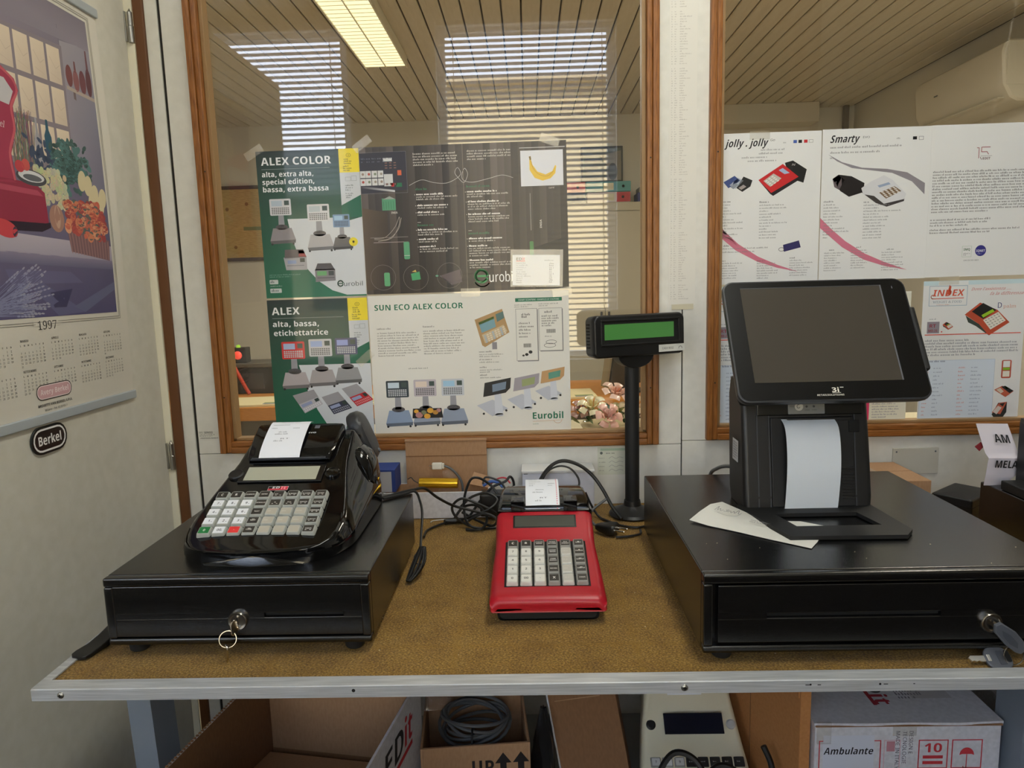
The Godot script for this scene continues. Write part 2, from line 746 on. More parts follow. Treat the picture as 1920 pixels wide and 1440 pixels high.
	glass.transparency = BaseMaterial3D.TRANSPARENCY_ALPHA
	var film := plain("clear_film", Color(1, 1, 1, 0.05), 0.12)
	film.transparency = BaseMaterial3D.TRANSPARENCY_ALPHA
	var tape := plain("clear_tape", Color(0.93, 0.9, 0.8, 0.06), 0.2)
	tape.transparency = BaseMaterial3D.TRANSPARENCY_ALPHA
	plain("blind_slat", srgb(222, 224, 226), 0.5)
	var lamp := plain("lamp_tube", srgb(255, 250, 214), 0.5)
	lamp.emission_enabled = true
	lamp.emission = srgb(255, 246, 196)
	lamp.emission_energy_multiplier = 1.3
	var led := plain("led_red", srgb(255, 96, 80), 0.4)
	led.emission_enabled = true
	led.emission = srgb(255, 80, 62)
	led.emission_energy_multiplier = 0.6


# ------------------------------------------------------------ the glazed partition
func build_partition() -> void:
	var wall := setting("wall_front")
	var lam: Material = mats.laminate
	var d := -0.04
	var top := 2.2
	# upright panels and the pieces round the two windows, thin joints left open between them
	for p in [
		[-0.7405, 0.0, -0.7158, NEAR_CEILING],
		[-0.7096, 0.0, 0.3128, 1.0445], [-0.7096, 1.0455, -0.655, NEAR_CEILING], [0.26, 1.0455, 0.3128, NEAR_CEILING], [-0.655, top, 0.26, NEAR_CEILING],
		[0.3152, 0.0, 2.6, 1.0515], [0.3152, 1.0525, 0.368, NEAR_CEILING], [0.368, top, 2.6, NEAR_CEILING], [2.5, 1.0525, 2.6, top],
		[-2.0, 0.0, -1.62, NEAR_CEILING], [-1.62, 2.05, -0.7605, NEAR_CEILING]]:
		part("panel", bx(Vector3(p[0], p[1], d), Vector3(p[2], p[3], 0.0), 0.0008), lam, wall)
	# dark battens seen in the joints
	for p in [[-0.717, 0.0, -0.708, NEAR_CEILING], [0.3125, 0.0, 0.3155, NEAR_CEILING], [-0.7105, 1.044, -0.66, 1.046], [0.262, 1.044, 0.366, 1.053]]:
		part("joint_batten", bx(Vector3(p[0], p[1], d), Vector3(p[2], p[3], -0.004)), mats.dark_gap, wall)

	make_window("window_1", -0.66, 0.265, 1.047, top + 0.02)
	make_window("window_2", 0.363, 2.52, 1.054, top + 0.02)


func make_window(called: String, x0: float, x1: float, y0: float, y1: float) -> void:
	var o := setting(called)
	var f := 0.012
	var w := 0.024
	for side in [[x0, 1.0], [x1, -1.0]]:
		var a: float = side[0]
		var s: float = side[1]
		var g := Geo.new()
		for q in [[0.0, 0.013, f], [0.013, w, f - 0.004]]:
			g.box(Vector3(minf(a + s * q[0], a + s * q[1]), y0, -0.045), Vector3(maxf(a + s * q[0], a + s * q[1]), y1, q[2]), 0.002)
		part("frame_stile", g, mats.window_wood, o)
		part("glazing_bead", bx(Vector3(minf(a + s * w, a + s * (w + 0.008)), y0 + w, -0.03), Vector3(maxf(a + s * w, a + s * (w + 0.008)), y1 - w, -0.006), 0.001), mats.bead, o)
	for side in [[y0, 1.0], [y1, -1.0]]:
		var a: float = side[0]
		var s: float = side[1]
		var g := Geo.new()
		for q in [[0.0, 0.013, f - 0.0005], [0.013, w, f - 0.0045]]:
			g.box(Vector3(x0 + w * 0.98, minf(a + s * q[0], a + s * q[1]), -0.045), Vector3(x1 - w * 0.98, maxf(a + s * q[0], a + s * q[1]), q[2]), 0.002)
		part("frame_rail", g, mats.window_wood_flat, o)
		part("glazing_bead", bx(Vector3(x0 + w, minf(a + s * w, a + s * (w + 0.006)), -0.03), Vector3(x1 - w, maxf(a + s * w, a + s * (w + 0.006)), -0.006), 0.001), mats.bead, o)
	var yy := y0 + 0.12
	while yy < y1:
		for x in [x0 + 0.017, x1 - 0.017]:
			var g := Geo.new()
			g.at = moved(Vector3(x, yy, f - 0.0042), 0, 90)
			g.lathe([Vector2(0.0016, 0.0), Vector2(0.0016, 0.0006), Vector2(0.001, 0.0008)], 8)
			part("nail", g, mats.dark_gap, o)
		yy += 0.46
	part("pane", bx(Vector3(x0 + w * 0.6, y0 + w * 0.6, -0.026), Vector3(x1 - w * 0.6, y1 - w * 0.6, -0.022)), mats.pane_glass, o)


# ------------------------------------------------------------ the room the viewer stands in
func build_near_room() -> void:
	var x0 := -2.0
	var x1 := 2.6
	part("floor", bx(Vector3(x0 - 0.1, -0.1, -0.02), Vector3(3.2, 0.0, BACK_Z + 0.15)), mats.floor_tile).set_meta("kind", "structure")
	part("floor_far", bx(Vector3(-3.3, -0.1, FAR_Z - 0.1), Vector3(3.2, 0.0, -0.02)), grained("pale_tile", [[0.0, srgb(190, 178, 156)], [1.0, srgb(206, 194, 172)]], 0.03, Vector3(2, 2, 2), 0.4)).set_meta("kind", "structure")
	var ceil := setting("ceiling_near")
	part("ceiling_board", bx(Vector3(x0, NEAR_CEILING + 0.012, -0.02), Vector3(x1, NEAR_CEILING + 0.1, BACK_Z + 0.12)), mats.plank_gap, ceil)
	planks(ceil, x0, x1, NEAR_CEILING, 0.0, BACK_Z)
	part("wall_left", bx(Vector3(x0 - 0.1, 0, 0.0), Vector3(x0, NEAR_CEILING, BACK_Z)), mats.near_wall).set_meta("kind", "structure")
	part("wall_right", bx(Vector3(x1, 0, -0.04), Vector3(x1 + 0.25, NEAR_CEILING, BACK_Z)), mats.near_wall).set_meta("kind", "structure")
	ceiling_fitting(Vector3(0.35, NEAR_CEILING, 0.85), "fluorescent ceiling fitting above the counter, lighting the felt", srgb(250, 251, 242), 1.9)
	# the street wall behind the viewer, with two window openings
	var back := setting("wall_back")
	var lo := 0.95
	var hi := 2.78
	for p in [[x0 - 0.1, 0.0, x1 + 0.1, lo], [x0 - 0.1, hi, x1 + 0.1, NEAR_CEILING + 0.1], [x0 - 0.1, lo, -1.85, hi], [-0.95, lo, -0.47, hi], [0.5, lo, x1 + 0.1, hi]]:
		part("wall_block", bx(Vector3(p[0], p[1], BACK_Z), Vector3(p[2], p[3], BACK_Z + 0.12)), mats.near_wall, back)
	var slat := slat_mesh(0.9)
	var n := 3
	for q in [[-1.85, -0.95], [-0.47, 0.5]]:
		var win := setting("window_%d" % n)
		n += 1
		for p in [[q[0], lo, q[0] + 0.045, hi], [q[1] - 0.045, lo, q[1], hi], [q[0], lo, q[1], lo + 0.045], [q[0], hi - 0.045, q[1], hi]]:
			part("sash", bx(Vector3(p[0], p[1], BACK_Z + 0.05), Vector3(p[2], p[3], BACK_Z + 0.1), 0.003), plain("sash_white", srgb(226, 226, 222), 0.4), win)
		var wide: float = q[1] - q[0] - 0.03
		var b := thing("venetian_blind", "white venetian blind mirrored in the glass, %s" % ["left of the pier", "right of the pier"][n - 4], "blind", Vector3((q[0] + q[1]) / 2, 0, BACK_Z - 0.03), "blinds on the street windows")
		part("head_rail", bx(Vector3(-wide / 2, hi - 0.035, -0.02), Vector3(wide / 2, hi - 0.002, 0.02), 0.003), mats.blind_slat, b)
		var y := hi - 0.055
		while y > lo + 0.04:
			put("slat", slat, mats.blind_slat, b, Transform3D(Basis(Vector3.RIGHT, deg_to_rad(24.0)).scaled_local(Vector3(wide / 0.9, 1, 1)), Vector3(0, y, 0)))
			y -= 0.0298
		part("bottom_rail", bx(Vector3(-wide / 2, lo + 0.012, -0.012), Vector3(wide / 2, lo + 0.026, 0.012), 0.003), mats.blind_slat, b)
		for x in [-wide * 0.41, wide * 0.43]:
			part("ladder_cord", Geo.new().tube([Vector3(x, hi - 0.03, -0.016), Vector3(x, lo + 0.02, -0.016)], 0.0022, 6), mats.blind_slat, b)
	var board := thing("notice_board", "wood-framed dark green board faintly mirrored in the second window", "board", Vector3(1.27, 2.42, BACK_Z))
	part("frame", bx(Vector3(-0.3, -0.42, -0.03), Vector3(0.3, 0.4, 0.0), 0.004), mats.window_wood, board)
	part("panel", bx(Vector3(-0.13, -0.22, -0.034), Vector3(0.13, 0.24, -0.03)), plain("board_green", srgb(58, 64, 48), 0.5), board)
	var low := thing("low_cupboard", "dark low cupboard under the street windows, behind the viewer", "cupboard", Vector3(0.3, 0, 2.27))
	part("body", bx(Vector3(-2.25, 0.06, -0.2), Vector3(2.25, 0.88, 0.22), 0.004), plain("cupboard_dark", srgb(46, 38, 32), 0.5), low)
	part("plinth", bx(Vector3(-2.2, 0.0, -0.17), Vector3(2.2, 0.06, 0.2)), mats.dark_gap, low)
	for i in 6:
		var dr := part("door", bx(Vector3(-2.24 + i * 0.748, 0.08, -0.218), Vector3(-1.502 + i * 0.748, 0.86, -0.2), 0.003), mats.cupboard_dark, low)
		part("knob", bx(Vector3(-1.54 + i * 0.748, 0.5, -0.234), Vector3(-1.52 + i * 0.748, 0.54, -0.218), 0.003), mats.screw_steel, dr)
	# street side: pavement and the house opposite, whose wall the lower slats show
	part("ground_outside", bx(Vector3(-30, -0.4, BACK_Z + 0.2), Vector3(30, -0.3, 40)), plain("asphalt", srgb(120, 116, 108), 0.9)).set_meta("kind", "structure")
	var house := thing("house", "beige house across the street, glimpsed between the mirrored blinds", "building", Vector3(-5.0, -0.3, 14.0))
	part("wall", bx(Vector3(2.2, 0, 0), Vector3(12.0, 5.75, 6)), plain("house_wall", srgb(222, 204, 164), 0.85), house)
	part("annex_wall", bx(Vector3(-9.0, 0, 0.3), Vector3(2.2, 3.6, 6)), mats.house_wall, house)
	part("roof", bx(Vector3(2.0, 5.75, -0.3), Vector3(12.2, 5.85, 6.2)), plain("roof_edge", srgb(196, 180, 150), 0.8), house)
	part("annex_roof", bx(Vector3(-9.2, 3.6, 0.0), Vector3(2.2, 3.7, 6.2)), mats.roof_edge, house)
	for x in [-7.0, -4.6, -2.2, 0.2, 8.6]:
		part("window", bx(Vector3(x, 1.2, -0.03 if x > 2 else 0.27), Vector3(x + 1.0, 2.6, 0.35)), plain("house_glass", srgb(60, 70, 80), 0.1), house)


func slat_mesh(wide: float) -> ArrayMesh:
	var g := Geo.new()
	var rings := []
	for x in [-wide / 2, wide / 2]:
		var ring := []
		for k in 5:
			var t := (k - 2) / 2.0
			ring.append(Vector3(x, 0.0022 * (1.0 - t * t), t * 0.0125))
		for k in 5:
			var t := (2 - k) / 2.0
			ring.append(Vector3(x, 0.0022 * (1.0 - t * t) - 0.0005, t * 0.0125))
		rings.append(ring)
	g.loft(rings, true, true, 60.0)
	return g.mesh()


func planks(ceil: Node3D, x0: float, x1: float, y: float, z0: float, z1: float) -> void:
	var pitch := 0.1
	var g := Geo.new()
	g.slab(PackedVector2Array([Vector2(0.001, 0.012), Vector2(0.001, 0.004), Vector2(0.006, 0.0), Vector2(0.087, 0.0), Vector2(0.092, 0.004), Vector2(0.092, 0.012)]), z0, z1)
	var m := g.mesh()
	var x := x0
	while x < x1 - 0.05:
		put("plank", m, mats.plank, ceil, Transform3D(Basis.IDENTITY, Vector3(x, y, 0)))
		x += pitch


# ------------------------------------------------------------ the office behind the glass
func build_far_room() -> void:
	var x0 := -3.2
	var x1 := 2.72
	var ceil := setting("ceiling_far")
	part("ceiling_board", bx(Vector3(x0, FAR_CEILING + 0.012, FAR_Z), Vector3(x1, FAR_CEILING + 0.2, -0.04)), mats.plank_gap, ceil)
	planks(ceil, x0, x1, FAR_CEILING, FAR_Z, -0.045)
	part("wall_far", bx(Vector3(x0 - 0.1, 0, FAR_Z - 0.1), Vector3(x1 + 0.1, FAR_CEILING + 0.1, FAR_Z)), mats.far_wall).set_meta("kind", "structure")
	part("wall_far_left", bx(Vector3(x0 - 0.1, 0, FAR_Z), Vector3(x0, FAR_CEILING + 0.1, -0.04)), mats.far_wall).set_meta("kind", "structure")
	part("wall_far_right", bx(Vector3(x1, 0, FAR_Z), Vector3(x1 + 0.1, FAR_CEILING + 0.1, -0.04)), mats.far_wall).set_meta("kind", "structure")
	part("wall_closing", bx(Vector3(x0, 0, -0.04), Vector3(-2.0, FAR_CEILING + 0.1, 0.0)), mats.far_wall).set_meta("kind", "structure")
	part("trim_1", bx(Vector3(1.2, 2.6, FAR_Z), Vector3(2.35, FAR_CEILING, FAR_Z + 0.22), 0.004), mats.far_wall).set_meta("kind", "structure")
	ceiling_fitting(Vector3(-0.82, FAR_CEILING, -2.35), "long lit fluorescent ceiling fitting seen through the first window", srgb(255, 247, 228), 3.6)
	ceiling_fitting(Vector3(1.5, FAR_CEILING, -0.9), "second office fitting close behind the second window, above the picture", srgb(255, 247, 228), 3.8)


func ceiling_fitting(at: Vector3, label: String, glow: Color, energy: float) -> void:
	var lamp := thing("ceiling_light", label, "ceiling light", at, "fluorescent ceiling fittings")
	part("housing", bx(Vector3(-0.128, -0.05, -0.66), Vector3(0.128, 0.0, 0.66), 0.004), plain("lamp_white", srgb(230, 226, 205), 0.4), lamp)
	part("diffuser", bx(Vector3(-0.12, -0.056, -0.65), Vector3(0.12, -0.05, 0.65)), mats.lamp_tube, lamp)
	part("centre_rail", bx(Vector3(-0.003, -0.062, -0.65), Vector3(0.003, -0.056, 0.65)), mats.lamp_white, lamp)
	for i in 26:
		part("louvre", bx(Vector3(-0.12, -0.0585, -0.645 + i * 0.05), Vector3(0.12, -0.056, -0.6425 + i * 0.05)), mats.lamp_white, lamp)
	for s in [-1, 1]:
		part("side_lip", bx(Vector3(s * 0.124 - 0.004, -0.064, -0.66), Vector3(s * 0.124 + 0.004, -0.05, 0.66)), mats.lamp_white, lamp)
	var light := AreaLight3D.new()
	light.name = "fitting_glow"
	light.area_size = Vector2(0.24, 1.3)
	light.light_color = glow
	light.light_energy = energy
	light.shadow_enabled = true
	light.set("area_range", 12.0)
	lamp.add_child(light)
	light.transform = moved(Vector3(0, -0.07, 0), 0, -90)


# ------------------------------------------------------------ the counter
func build_table() -> void:
	var t := thing("counter_table", "long counter table topped with brown felt and edged in aluminium", "table", Vector3(0, 0, 0))
	var x0 := -0.607
	var x1 := 1.6
	var zf := 0.686
	part("top_board", bx(Vector3(x0 + 0.004, 0.9065, 0.004), Vector3(x1, 0.917, zf - 0.003)), plain("chipboard", srgb(120, 96, 66), 0.8), t)
	# the felt lies in gentle waves of pile
	var g := Geo.new()
	var nx := 220
	var nz := 70
	var f := FastNoiseLite.new()
	f.seed = 5
	f.frequency = 40.0
	g.open()
	var grid := []
	for i in nx + 1:
		var row := []
		for j in nz + 1:
			var x := lerpf(x0 + 0.006, x1, float(i) / nx)
			var z := lerpf(0.004, zf - 0.006, float(j) / nz)
			row.append(Vector3(x, 0.9196 + 0.0007 * f.get_noise_2d(x, z), z))
		grid.append(row)
	for i in nx:
		for j in nz:
			g.quad(grid[i][j], grid[i + 1][j], grid[i + 1][j + 1], grid[i][j + 1])
	for i in nx:
		for j in [0, nz]:
			var lo := Vector3(0, -0.0016, 0)
			g.quad(grid[i][j] + lo, grid[i + 1][j] + lo, grid[i + 1][j], grid[i][j])
	g.quad(Vector3(x0 + 0.006, 0.918, 0.004), Vector3(x1, 0.918, 0.004), Vector3(x1, 0.918, zf - 0.006), Vector3(x0 + 0.006, 0.918, zf - 0.006))
	g.done(60.0, false)
	part("felt_cover", g, mats.felt, t)
	# L-shaped aluminium edging, front and left
	var alu: Material = mats.aluminium
	g = Geo.new()
	g.at = Transform3D(Basis(Vector3(0, 0, 1), Vector3(0, 1, 0), Vector3(-1, 0, 0)), Vector3(x0, 0, 0))
	g.slab(PackedVector2Array([Vector2(zf - 0.019, 0.9205), Vector2(zf, 0.9205), Vector2(zf, 0.9075), Vector2(zf + 0.002, 0.9075), Vector2(zf + 0.002, 0.9215), Vector2(zf + 0.001, 0.9225), Vector2(zf - 0.019, 0.9225)]), -x1 + x0, 0.0)
	g.at = Transform3D.IDENTITY
	part("front_edging", g, alu, t)
	g = Geo.new()
	g.slab(PackedVector2Array([Vector2(x0 - 0.0015, 0.9075), Vector2(x0, 0.9075), Vector2(x0, 0.9205), Vector2(x0 + 0.012, 0.9205), Vector2(x0 + 0.012, 0.9225), Vector2(x0 - 0.0005, 0.9225), Vector2(x0 - 0.0015, 0.9215)]), 0.004, zf - 0.001)
	part("side_edging", g, alu, t)
	# pan-head screws and bare screw holes
	for x in [-0.571, 0.172]:
		g = Geo.new()
		g.at = moved(Vector3(x, 0.9148, zf + 0.002), 0, 90)
		g.lathe([Vector2(0.0042, 0.0), Vector2(0.004, 0.0009), Vector2(0.0028, 0.0018), Vector2(0.0, 0.0022)], 16, 60.0)
		var s := part("screw", g, mats.screw_steel, t)
		g = Geo.new()
		g.box(Vector3(x - 0.0022, 0.9143, zf + 0.0036), Vector3(x + 0.0022, 0.9153, zf + 0.0043))
		g.box(Vector3(x - 0.0005, 0.9126, zf + 0.0036), Vector3(x + 0.0005, 0.917, zf + 0.0043))
		part("cross_slot", g, mats.deep_slot, s)
	for p in [[-0.218, 0.9163, 0.0022], [0.318, 0.9166, 0.0012], [0.398, 0.9164, 0.0014]]:
		g = Geo.new()
		g.at = moved(Vector3(p[0], p[1], zf + 0.0018), 0, 90)
		g.lathe([Vector2(p[2], 0.0), Vector2(p[2], 0.0003)], 10)
		part("screw_hole", g, mats.deep_slot, t)
	# crumbs of paint scraped off the edging
	for p in [[0.312, 0.006], [0.326, 0.004], [0.402, 0.005], [0.436, 0.002]]:
		part("scuff", bx(Vector3(p[0], 0.9158, zf + 0.0019), Vector3(p[0] + p[1], 0.9168, zf + 0.0021)), mats.matt_black, t)
	# angled steel legs, apron and the low shelf the boxes stand on
	for x in [-0.578, 0.7, 1.5]:
		for z in [0.5, 0.08]:
			var lean := 0.03 if x < 0 else -0.012
			g = Geo.new()
			g.loft([quad_ring(x + lean, z, 0.0, 0.017, 0.03), quad_ring(x, z, 0.906, 0.017, 0.03)], true, true, 20.0)
			part("leg", g, mats.steel_leg, t)
	g = Geo.new()
	g.slab(PackedVector2Array([Vector2(0.71, 0.906), Vector2(0.79, 0.906), Vector2(0.79, 0.85), Vector2(0.717, 0.79)]), 0.478, 0.484)
	part("gusset", g, mats.steel_leg, t)
	part("apron", bx(Vector3(x0 + 0.02, 0.85, 0.05), Vector3(x1, 0.906, 0.075)), mats.steel_leg, t)
	part("shelf", bx(Vector3(x0 + 0.04, 0.455, 0.06), Vector3(x1 - 0.06, 0.475, 0.66), 0.002), plain("shelf_grey", srgb(150, 150, 146), 0.6), t)
	# paint flecks lying on the felt
	for k in 26:
		var x := rng.randf_range(-0.5, 0.6)
		var z := rng.randf_range(0.4, 0.66)
		part("fleck", bx(Vector3(x, 0.9202, z), Vector3(x + rng.randf_range(0.0008, 0.002), 0.9208, z + rng.randf_range(0.0008, 0.0016))), plain("fleck_white", srgb(210, 196, 160), 0.8), t)

	# flat black plastic foot lying at the left end
	var clip := thing("display_foot", "small black plastic support foot lying beside the left cash drawer", "plastic foot", Vector3(-0.586, 0.9215, 0.585))
	clip.rotation.y = deg_to_rad(-16)
	g = Geo.new()
	var rings := []
	for s in [[-0.034, 0.014, 0.016], [-0.026, 0.014, 0.016], [-0.012, 0.013, 0.011], [0.006, 0.0125, 0.0065], [0.024, 0.0135, 0.0055], [0.031, 0.012, 0.005], [0.034, 0.008, 0.0045]]:
		var ring := []
		for q in rounded(s[1] * 2, s[2], s[2] * 0.3, 3, 0.0, s[2] / 2):
			ring.append(Vector3(q.x, q.y, s[0]))
		rings.append(ring)
	g.loft(rings, true, true, 40.0)
	part("body", g, mats.soft_black, clip)
	part("ridge", bx(Vector3(-0.008, 0.0155, -0.026), Vector3(0.008, 0.0166, -0.0245)), mats.slate_plastic, clip)


func quad_ring(x: float, z: float, y: float, w: float, d: float) -> Array:
	return [Vector3(x - w, y, z - d), Vector3(x + w, y, z - d), Vector3(x + w, y, z + d), Vector3(x - w, y, z + d)]


# ------------------------------------------------------------ the door on the left
func build_door() -> void:
	var trim := setting("trim_2")
	part("jamb", bx(Vector3(-0.7605, 0, -0.07), Vector3(-0.7405, 2.06, 0.006), 0.002), mats.jamb_brown, trim)
	part("jamb", bx(Vector3(-1.64, 0, -0.07), Vector3(-1.62, 2.06, 0.006), 0.002), mats.jamb_brown, trim)
	part("head", bx(Vector3(-1.62, 2.04, -0.07), Vector3(-0.7605, 2.06, 0.006), 0.002), mats.jamb_brown, trim)
	var d := setting("door_1", Vector3(-0.775, 0, 0.008))
	part("leaf", bx(Vector3(-0.042, 0.008, 0.0), Vector3(0.0, 2.03, 0.83), 0.003), mats.door_skin, d)
	part("edge_strip", bx(Vector3(-0.04, 0.008, -0.004), Vector3(0.0138, 2.03, 0.0005), 0.001), plain("edge_cream", srgb(226, 220, 198), 0.5), d)
	for y in [0.3, 1.045, 1.905]:
		var g := Geo.new()
		g.at = Transform3D(Basis.IDENTITY, Vector3(0.0105, y, 0.002))
		g.lathe([Vector2(0.002, -0.031), Vector2(0.0055, -0.03), Vector2(0.0055, 0.0), Vector2(0.0048, 0.001), Vector2(0.0048, 0.026), Vector2(0.003, 0.028), Vector2(0.0, 0.034)], 14, 30.0)
		g.at = Transform3D.IDENTITY
		g.box(Vector3(0.0, y - 0.028, -0.003), Vector3(0.003, y + 0.028, 0.006), 0.0005)
		part("hinge", g, mats.screw_steel, d)
	# round sticker on the leaf: an oblong black lozenge with white lettering
	var k := Ink.new(self, 84, 44)
	stadium(k, 0, 0, 84, 44, srgb(16, 10, 12))
	k.up(); stadium(k, 3.6, 3.6, 76.8, 36.8, srgb(236, 232, 232))
	k.up(); stadium(k, 6.6, 6.6, 70.8, 30.8, srgb(34, 14, 20))
	k.up(); k.mid("Berkel", 42, 29.5, 14.5, 54, srgb(238, 236, 234), "sans_bold")
	var o := thing("door_sticker", "black lozenge sticker with white lettering on the cream door", "sticker")
	o.transform = Transform3D(Basis(Vector3(0, 0, -1), Vector3.UP, Vector3(1, 0, 0)), Vector3(-0.7748, 1.1625, 0.368))
	var g2 := Geo.new()
	var lo := PackedVector2Array()
	for q in rounded(0.084, 0.044, 0.0219, 8):
		lo.append(q)
	g2.paint(srgb(40, 46, 44))
	g2.slab(lo, 0.0, 0.0035, 0.0006)
	part("plate", g2, mats.gloss_print, o)
	put("print", k.mesh(), mats.gloss_print, o, Transform3D(Basis.IDENTITY, Vector3(0, 0, 0.0037)))
	build_calendar()


func stadium(k: Ink, x: float, y: float, w: float, h: float, col: Color) -> void:
	k.round_rect(x, y, w, h, h * 0.499, col)


func build_calendar() -> void:
	# 456 x 705 mm, hung by a grey rail at head and foot
	var k := Ink.new(self, 456, 690)
	var line_col := srgb(96, 92, 86)
	# picture 34..422 across, 24..534 down: a kitchen with a red scale and vegetables
	k.tint([34, 24, 422, 24, 422, 534, 34, 534], [srgb(150, 138, 150), srgb(126, 118, 130), srgb(78, 74, 112), srgb(86, 80, 116)])
	k.up()
	k.tint([34, 24, 422, 24, 422, 74, 34, 90], [srgb(136, 124, 138), srgb(124, 116, 128), srgb(140, 132, 144), srgb(132, 122, 136)])
	k.tint([340, 80, 422, 70, 422, 330, 340, 300], [srgb(160, 152, 160), srgb(146, 142, 154), srgb(110, 108, 130), srgb(138, 132, 148)])
	k.line([338, 24, 342, 330], 1.0, srgb(110, 102, 116))
	k.up()
	# mullioned window, three lights wide
	k.poly([150, 96, 344, 88, 338, 300, 150, 300], srgb(138, 126, 134))
	k.up()
	for r in 3:
		for q in 5:
			var wx := 152.0 + q * 38.0
			var wy := 102.0 + r * 66.0 - q * 1.4
			k.tint([wx, wy, wx + 32, wy - 1, wx + 31, wy + 57, wx - 1, wy + 58], [srgb(228, 210, 186), srgb(222, 204, 180), srgb(204, 186, 168), srgb(214, 196, 176)])
			k.up(); k.line([wx + 5, wy + 18, wx + 18, wy + 34, wx + 29, wy + 26], 0.8, srgb(196, 176, 156)); k.line([wx + 4, wy + 44, wx + 26, wy + 50], 0.7, srgb(200, 180, 160)); k.layer -= 0.00002
	k.up()
	# wall shelf with jugs
	k.poly([346, 150, 422, 154, 422, 160, 346, 156], srgb(176, 160, 150))
	k.oval(356, 132, 9, 18, srgb(120, 68, 70)); k.oval(374, 136, 8, 18, srgb(140, 88, 90)); k.oval(392, 134, 9, 20, srgb(112, 66, 72)); k.oval(410, 130, 8, 24, srgb(98, 56, 64))
	k.poly([371, 122, 372, 104, 376, 104, 377, 122], srgb(116, 72, 74)); k.poly([407, 112, 408, 76, 412, 76, 413, 112], srgb(108, 70, 78))
	k.poly([362, 156, 368, 156, 368, 170, 362, 168], srgb(116, 98, 98))
	# marble slab and the dark shelf beneath
	k.tint([34, 400, 422, 414, 422, 440, 34, 432], [srgb(186, 176, 186), srgb(178, 168, 180), srgb(158, 150, 168), srgb(168, 160, 174)])
	k.tint([34, 430, 422, 440, 422, 456, 34, 448], [srgb(138, 130, 152), srgb(134, 126, 150), srgb(100, 96, 124), srgb(104, 98, 126)])
	k.up()
	k.poly([224, 478, 330, 530, 258, 533, 205, 490], srgb(96, 94, 130)); k.poly([300, 520, 422, 478, 422, 492, 330, 530], srgb(98, 100, 132)); k.poly([150, 460, 300, 462, 330, 480, 160, 482], srgb(100, 96, 130)); k.poly([240, 496, 300, 490, 280, 520, 250, 520], srgb(60, 58, 92))
	# wheat lying on the shelf
	for i in 54:
		var a := rng.randf_range(-0.6, 0.12)
		var q := Vector2(100 + rng.randf_range(-10, 20), 522 + rng.randf_range(-12, 8))
		var e := q + Vector2(cos(a), sin(a)) * rng.randf_range(80, 140)
		e.y = clampf(e.y, 452, 533)
		k.line([q.x, q.y, e.x, e.y], 0.8, srgb(126, 128, 162))
		for s in 5:
			var p := q.lerp(e, 0.7 + s * 0.07)
			if p.y < 532:
				k.oval(p.x, p.y, 4.2, 1.4, srgb(146 + s * 6, 148 + s * 5, 180), a, 6)
	k.up()
	# sheaf behind the scale, bottles
	for i in 80:
		var bx0 := rng.randf_range(198, 240)
		k.line([bx0, 306, bx0 + rng.randf_range(-8, 14), rng.randf_range(214, 240)], 1.2, srgb(rng.randi_range(84, 156), rng.randi_range(76, 134), rng.randi_range(76, 120)))
	k.poly([248, 290, 248, 256, 252, 244, 253, 222, 257, 222, 258, 244, 262, 256, 262, 290], srgb(164, 160, 166)); k.poly([272, 286, 272, 246, 277, 236, 278, 220, 283, 220, 284, 236, 289, 246, 289, 286], srgb(46, 88, 108))
	k.up()
	# leafy greens
	for i in 190:
		var q := Vector2(rng.randfn(328, 24), rng.randfn(282, 20))
		if q.x < 276 or q.x > 384 or q.y < 244 or q.y > 330:
			continue
		var s := rng.randf_range(0.6, 1.3)
		k.oval(q.x, q.y, 9 * s, 5 * s, srgb(58 * s + 14, 88 * s + 18, 90 * s + 14), rng.randf_range(0, 3), 7)
	for i in 50:
		var q := Vector2(rng.randfn(258, 14), rng.randfn(284, 12))
		k.oval(q.x, q.y, 7, 3.4, srgb(62, 76, 102), rng.randf_range(0, 3), 7)
	k.up()
	# grapes, pale peppers, onion
	for i in 120:
		var q := Vector2(rng.randf_range(238, 312), 300 + rng.randf_range(0, 58))
		k.oval(q.x, q.y, 5, 5.6, srgb(rng.randi_range(182, 214), rng.randi_range(178, 204), rng.randi_range(146, 170)), 0, 10)
	for q in [[356, 306], [372, 312], [388, 326], [402, 344], [380, 338], [410, 330]]:
		k.oval(q[0], q[1], 11, 18, srgb(210, 196, 158), 0.2)
	k.up()
	k.oval(279, 376, 18, 22, srgb(166, 124, 108)); k.oval(281, 373, 7, 19, srgb(192, 156, 136))
	# basket of tomatoes and peppers
	k.poly([302, 392, 418, 404, 414, 440, 308, 428], srgb(124, 90, 96))
	k.up()
	for i in 14:
		k.line([306 + i * 8.2, 396 + i * 0.8, 310 + i * 7.8, 430 + i * 0.6], 1.8, srgb(160, 122, 118))
	for i in 110:
		var q := Vector2(rng.randf_range(304, 412), rng.randf_range(344, 402))
		var cols := [srgb(200, 100, 80), srgb(210, 128, 94), srgb(178, 74, 68), srgb(88, 100, 96), srgb(156, 64, 68), srgb(218, 156, 122)]
		k.oval(q.x, q.y, rng.randf_range(6, 10), rng.randf_range(5, 9), cols[rng.randi() % cols.size()], rng.randf_range(0, 3), 12)
	k.up()
	# the red scale: column with its dial, bed, glass pan
	var red := srgb(164, 52, 80)
	k.poly([60, 120, 190, 160, 218, 174, 224, 190, 208, 216, 208, 250, 192, 288, 196, 330, 60, 340], red)
	k.poly([34, 326, 236, 326, 256, 338, 258, 384, 250, 392, 34, 398], srgb(148, 40, 68))
	k.up()
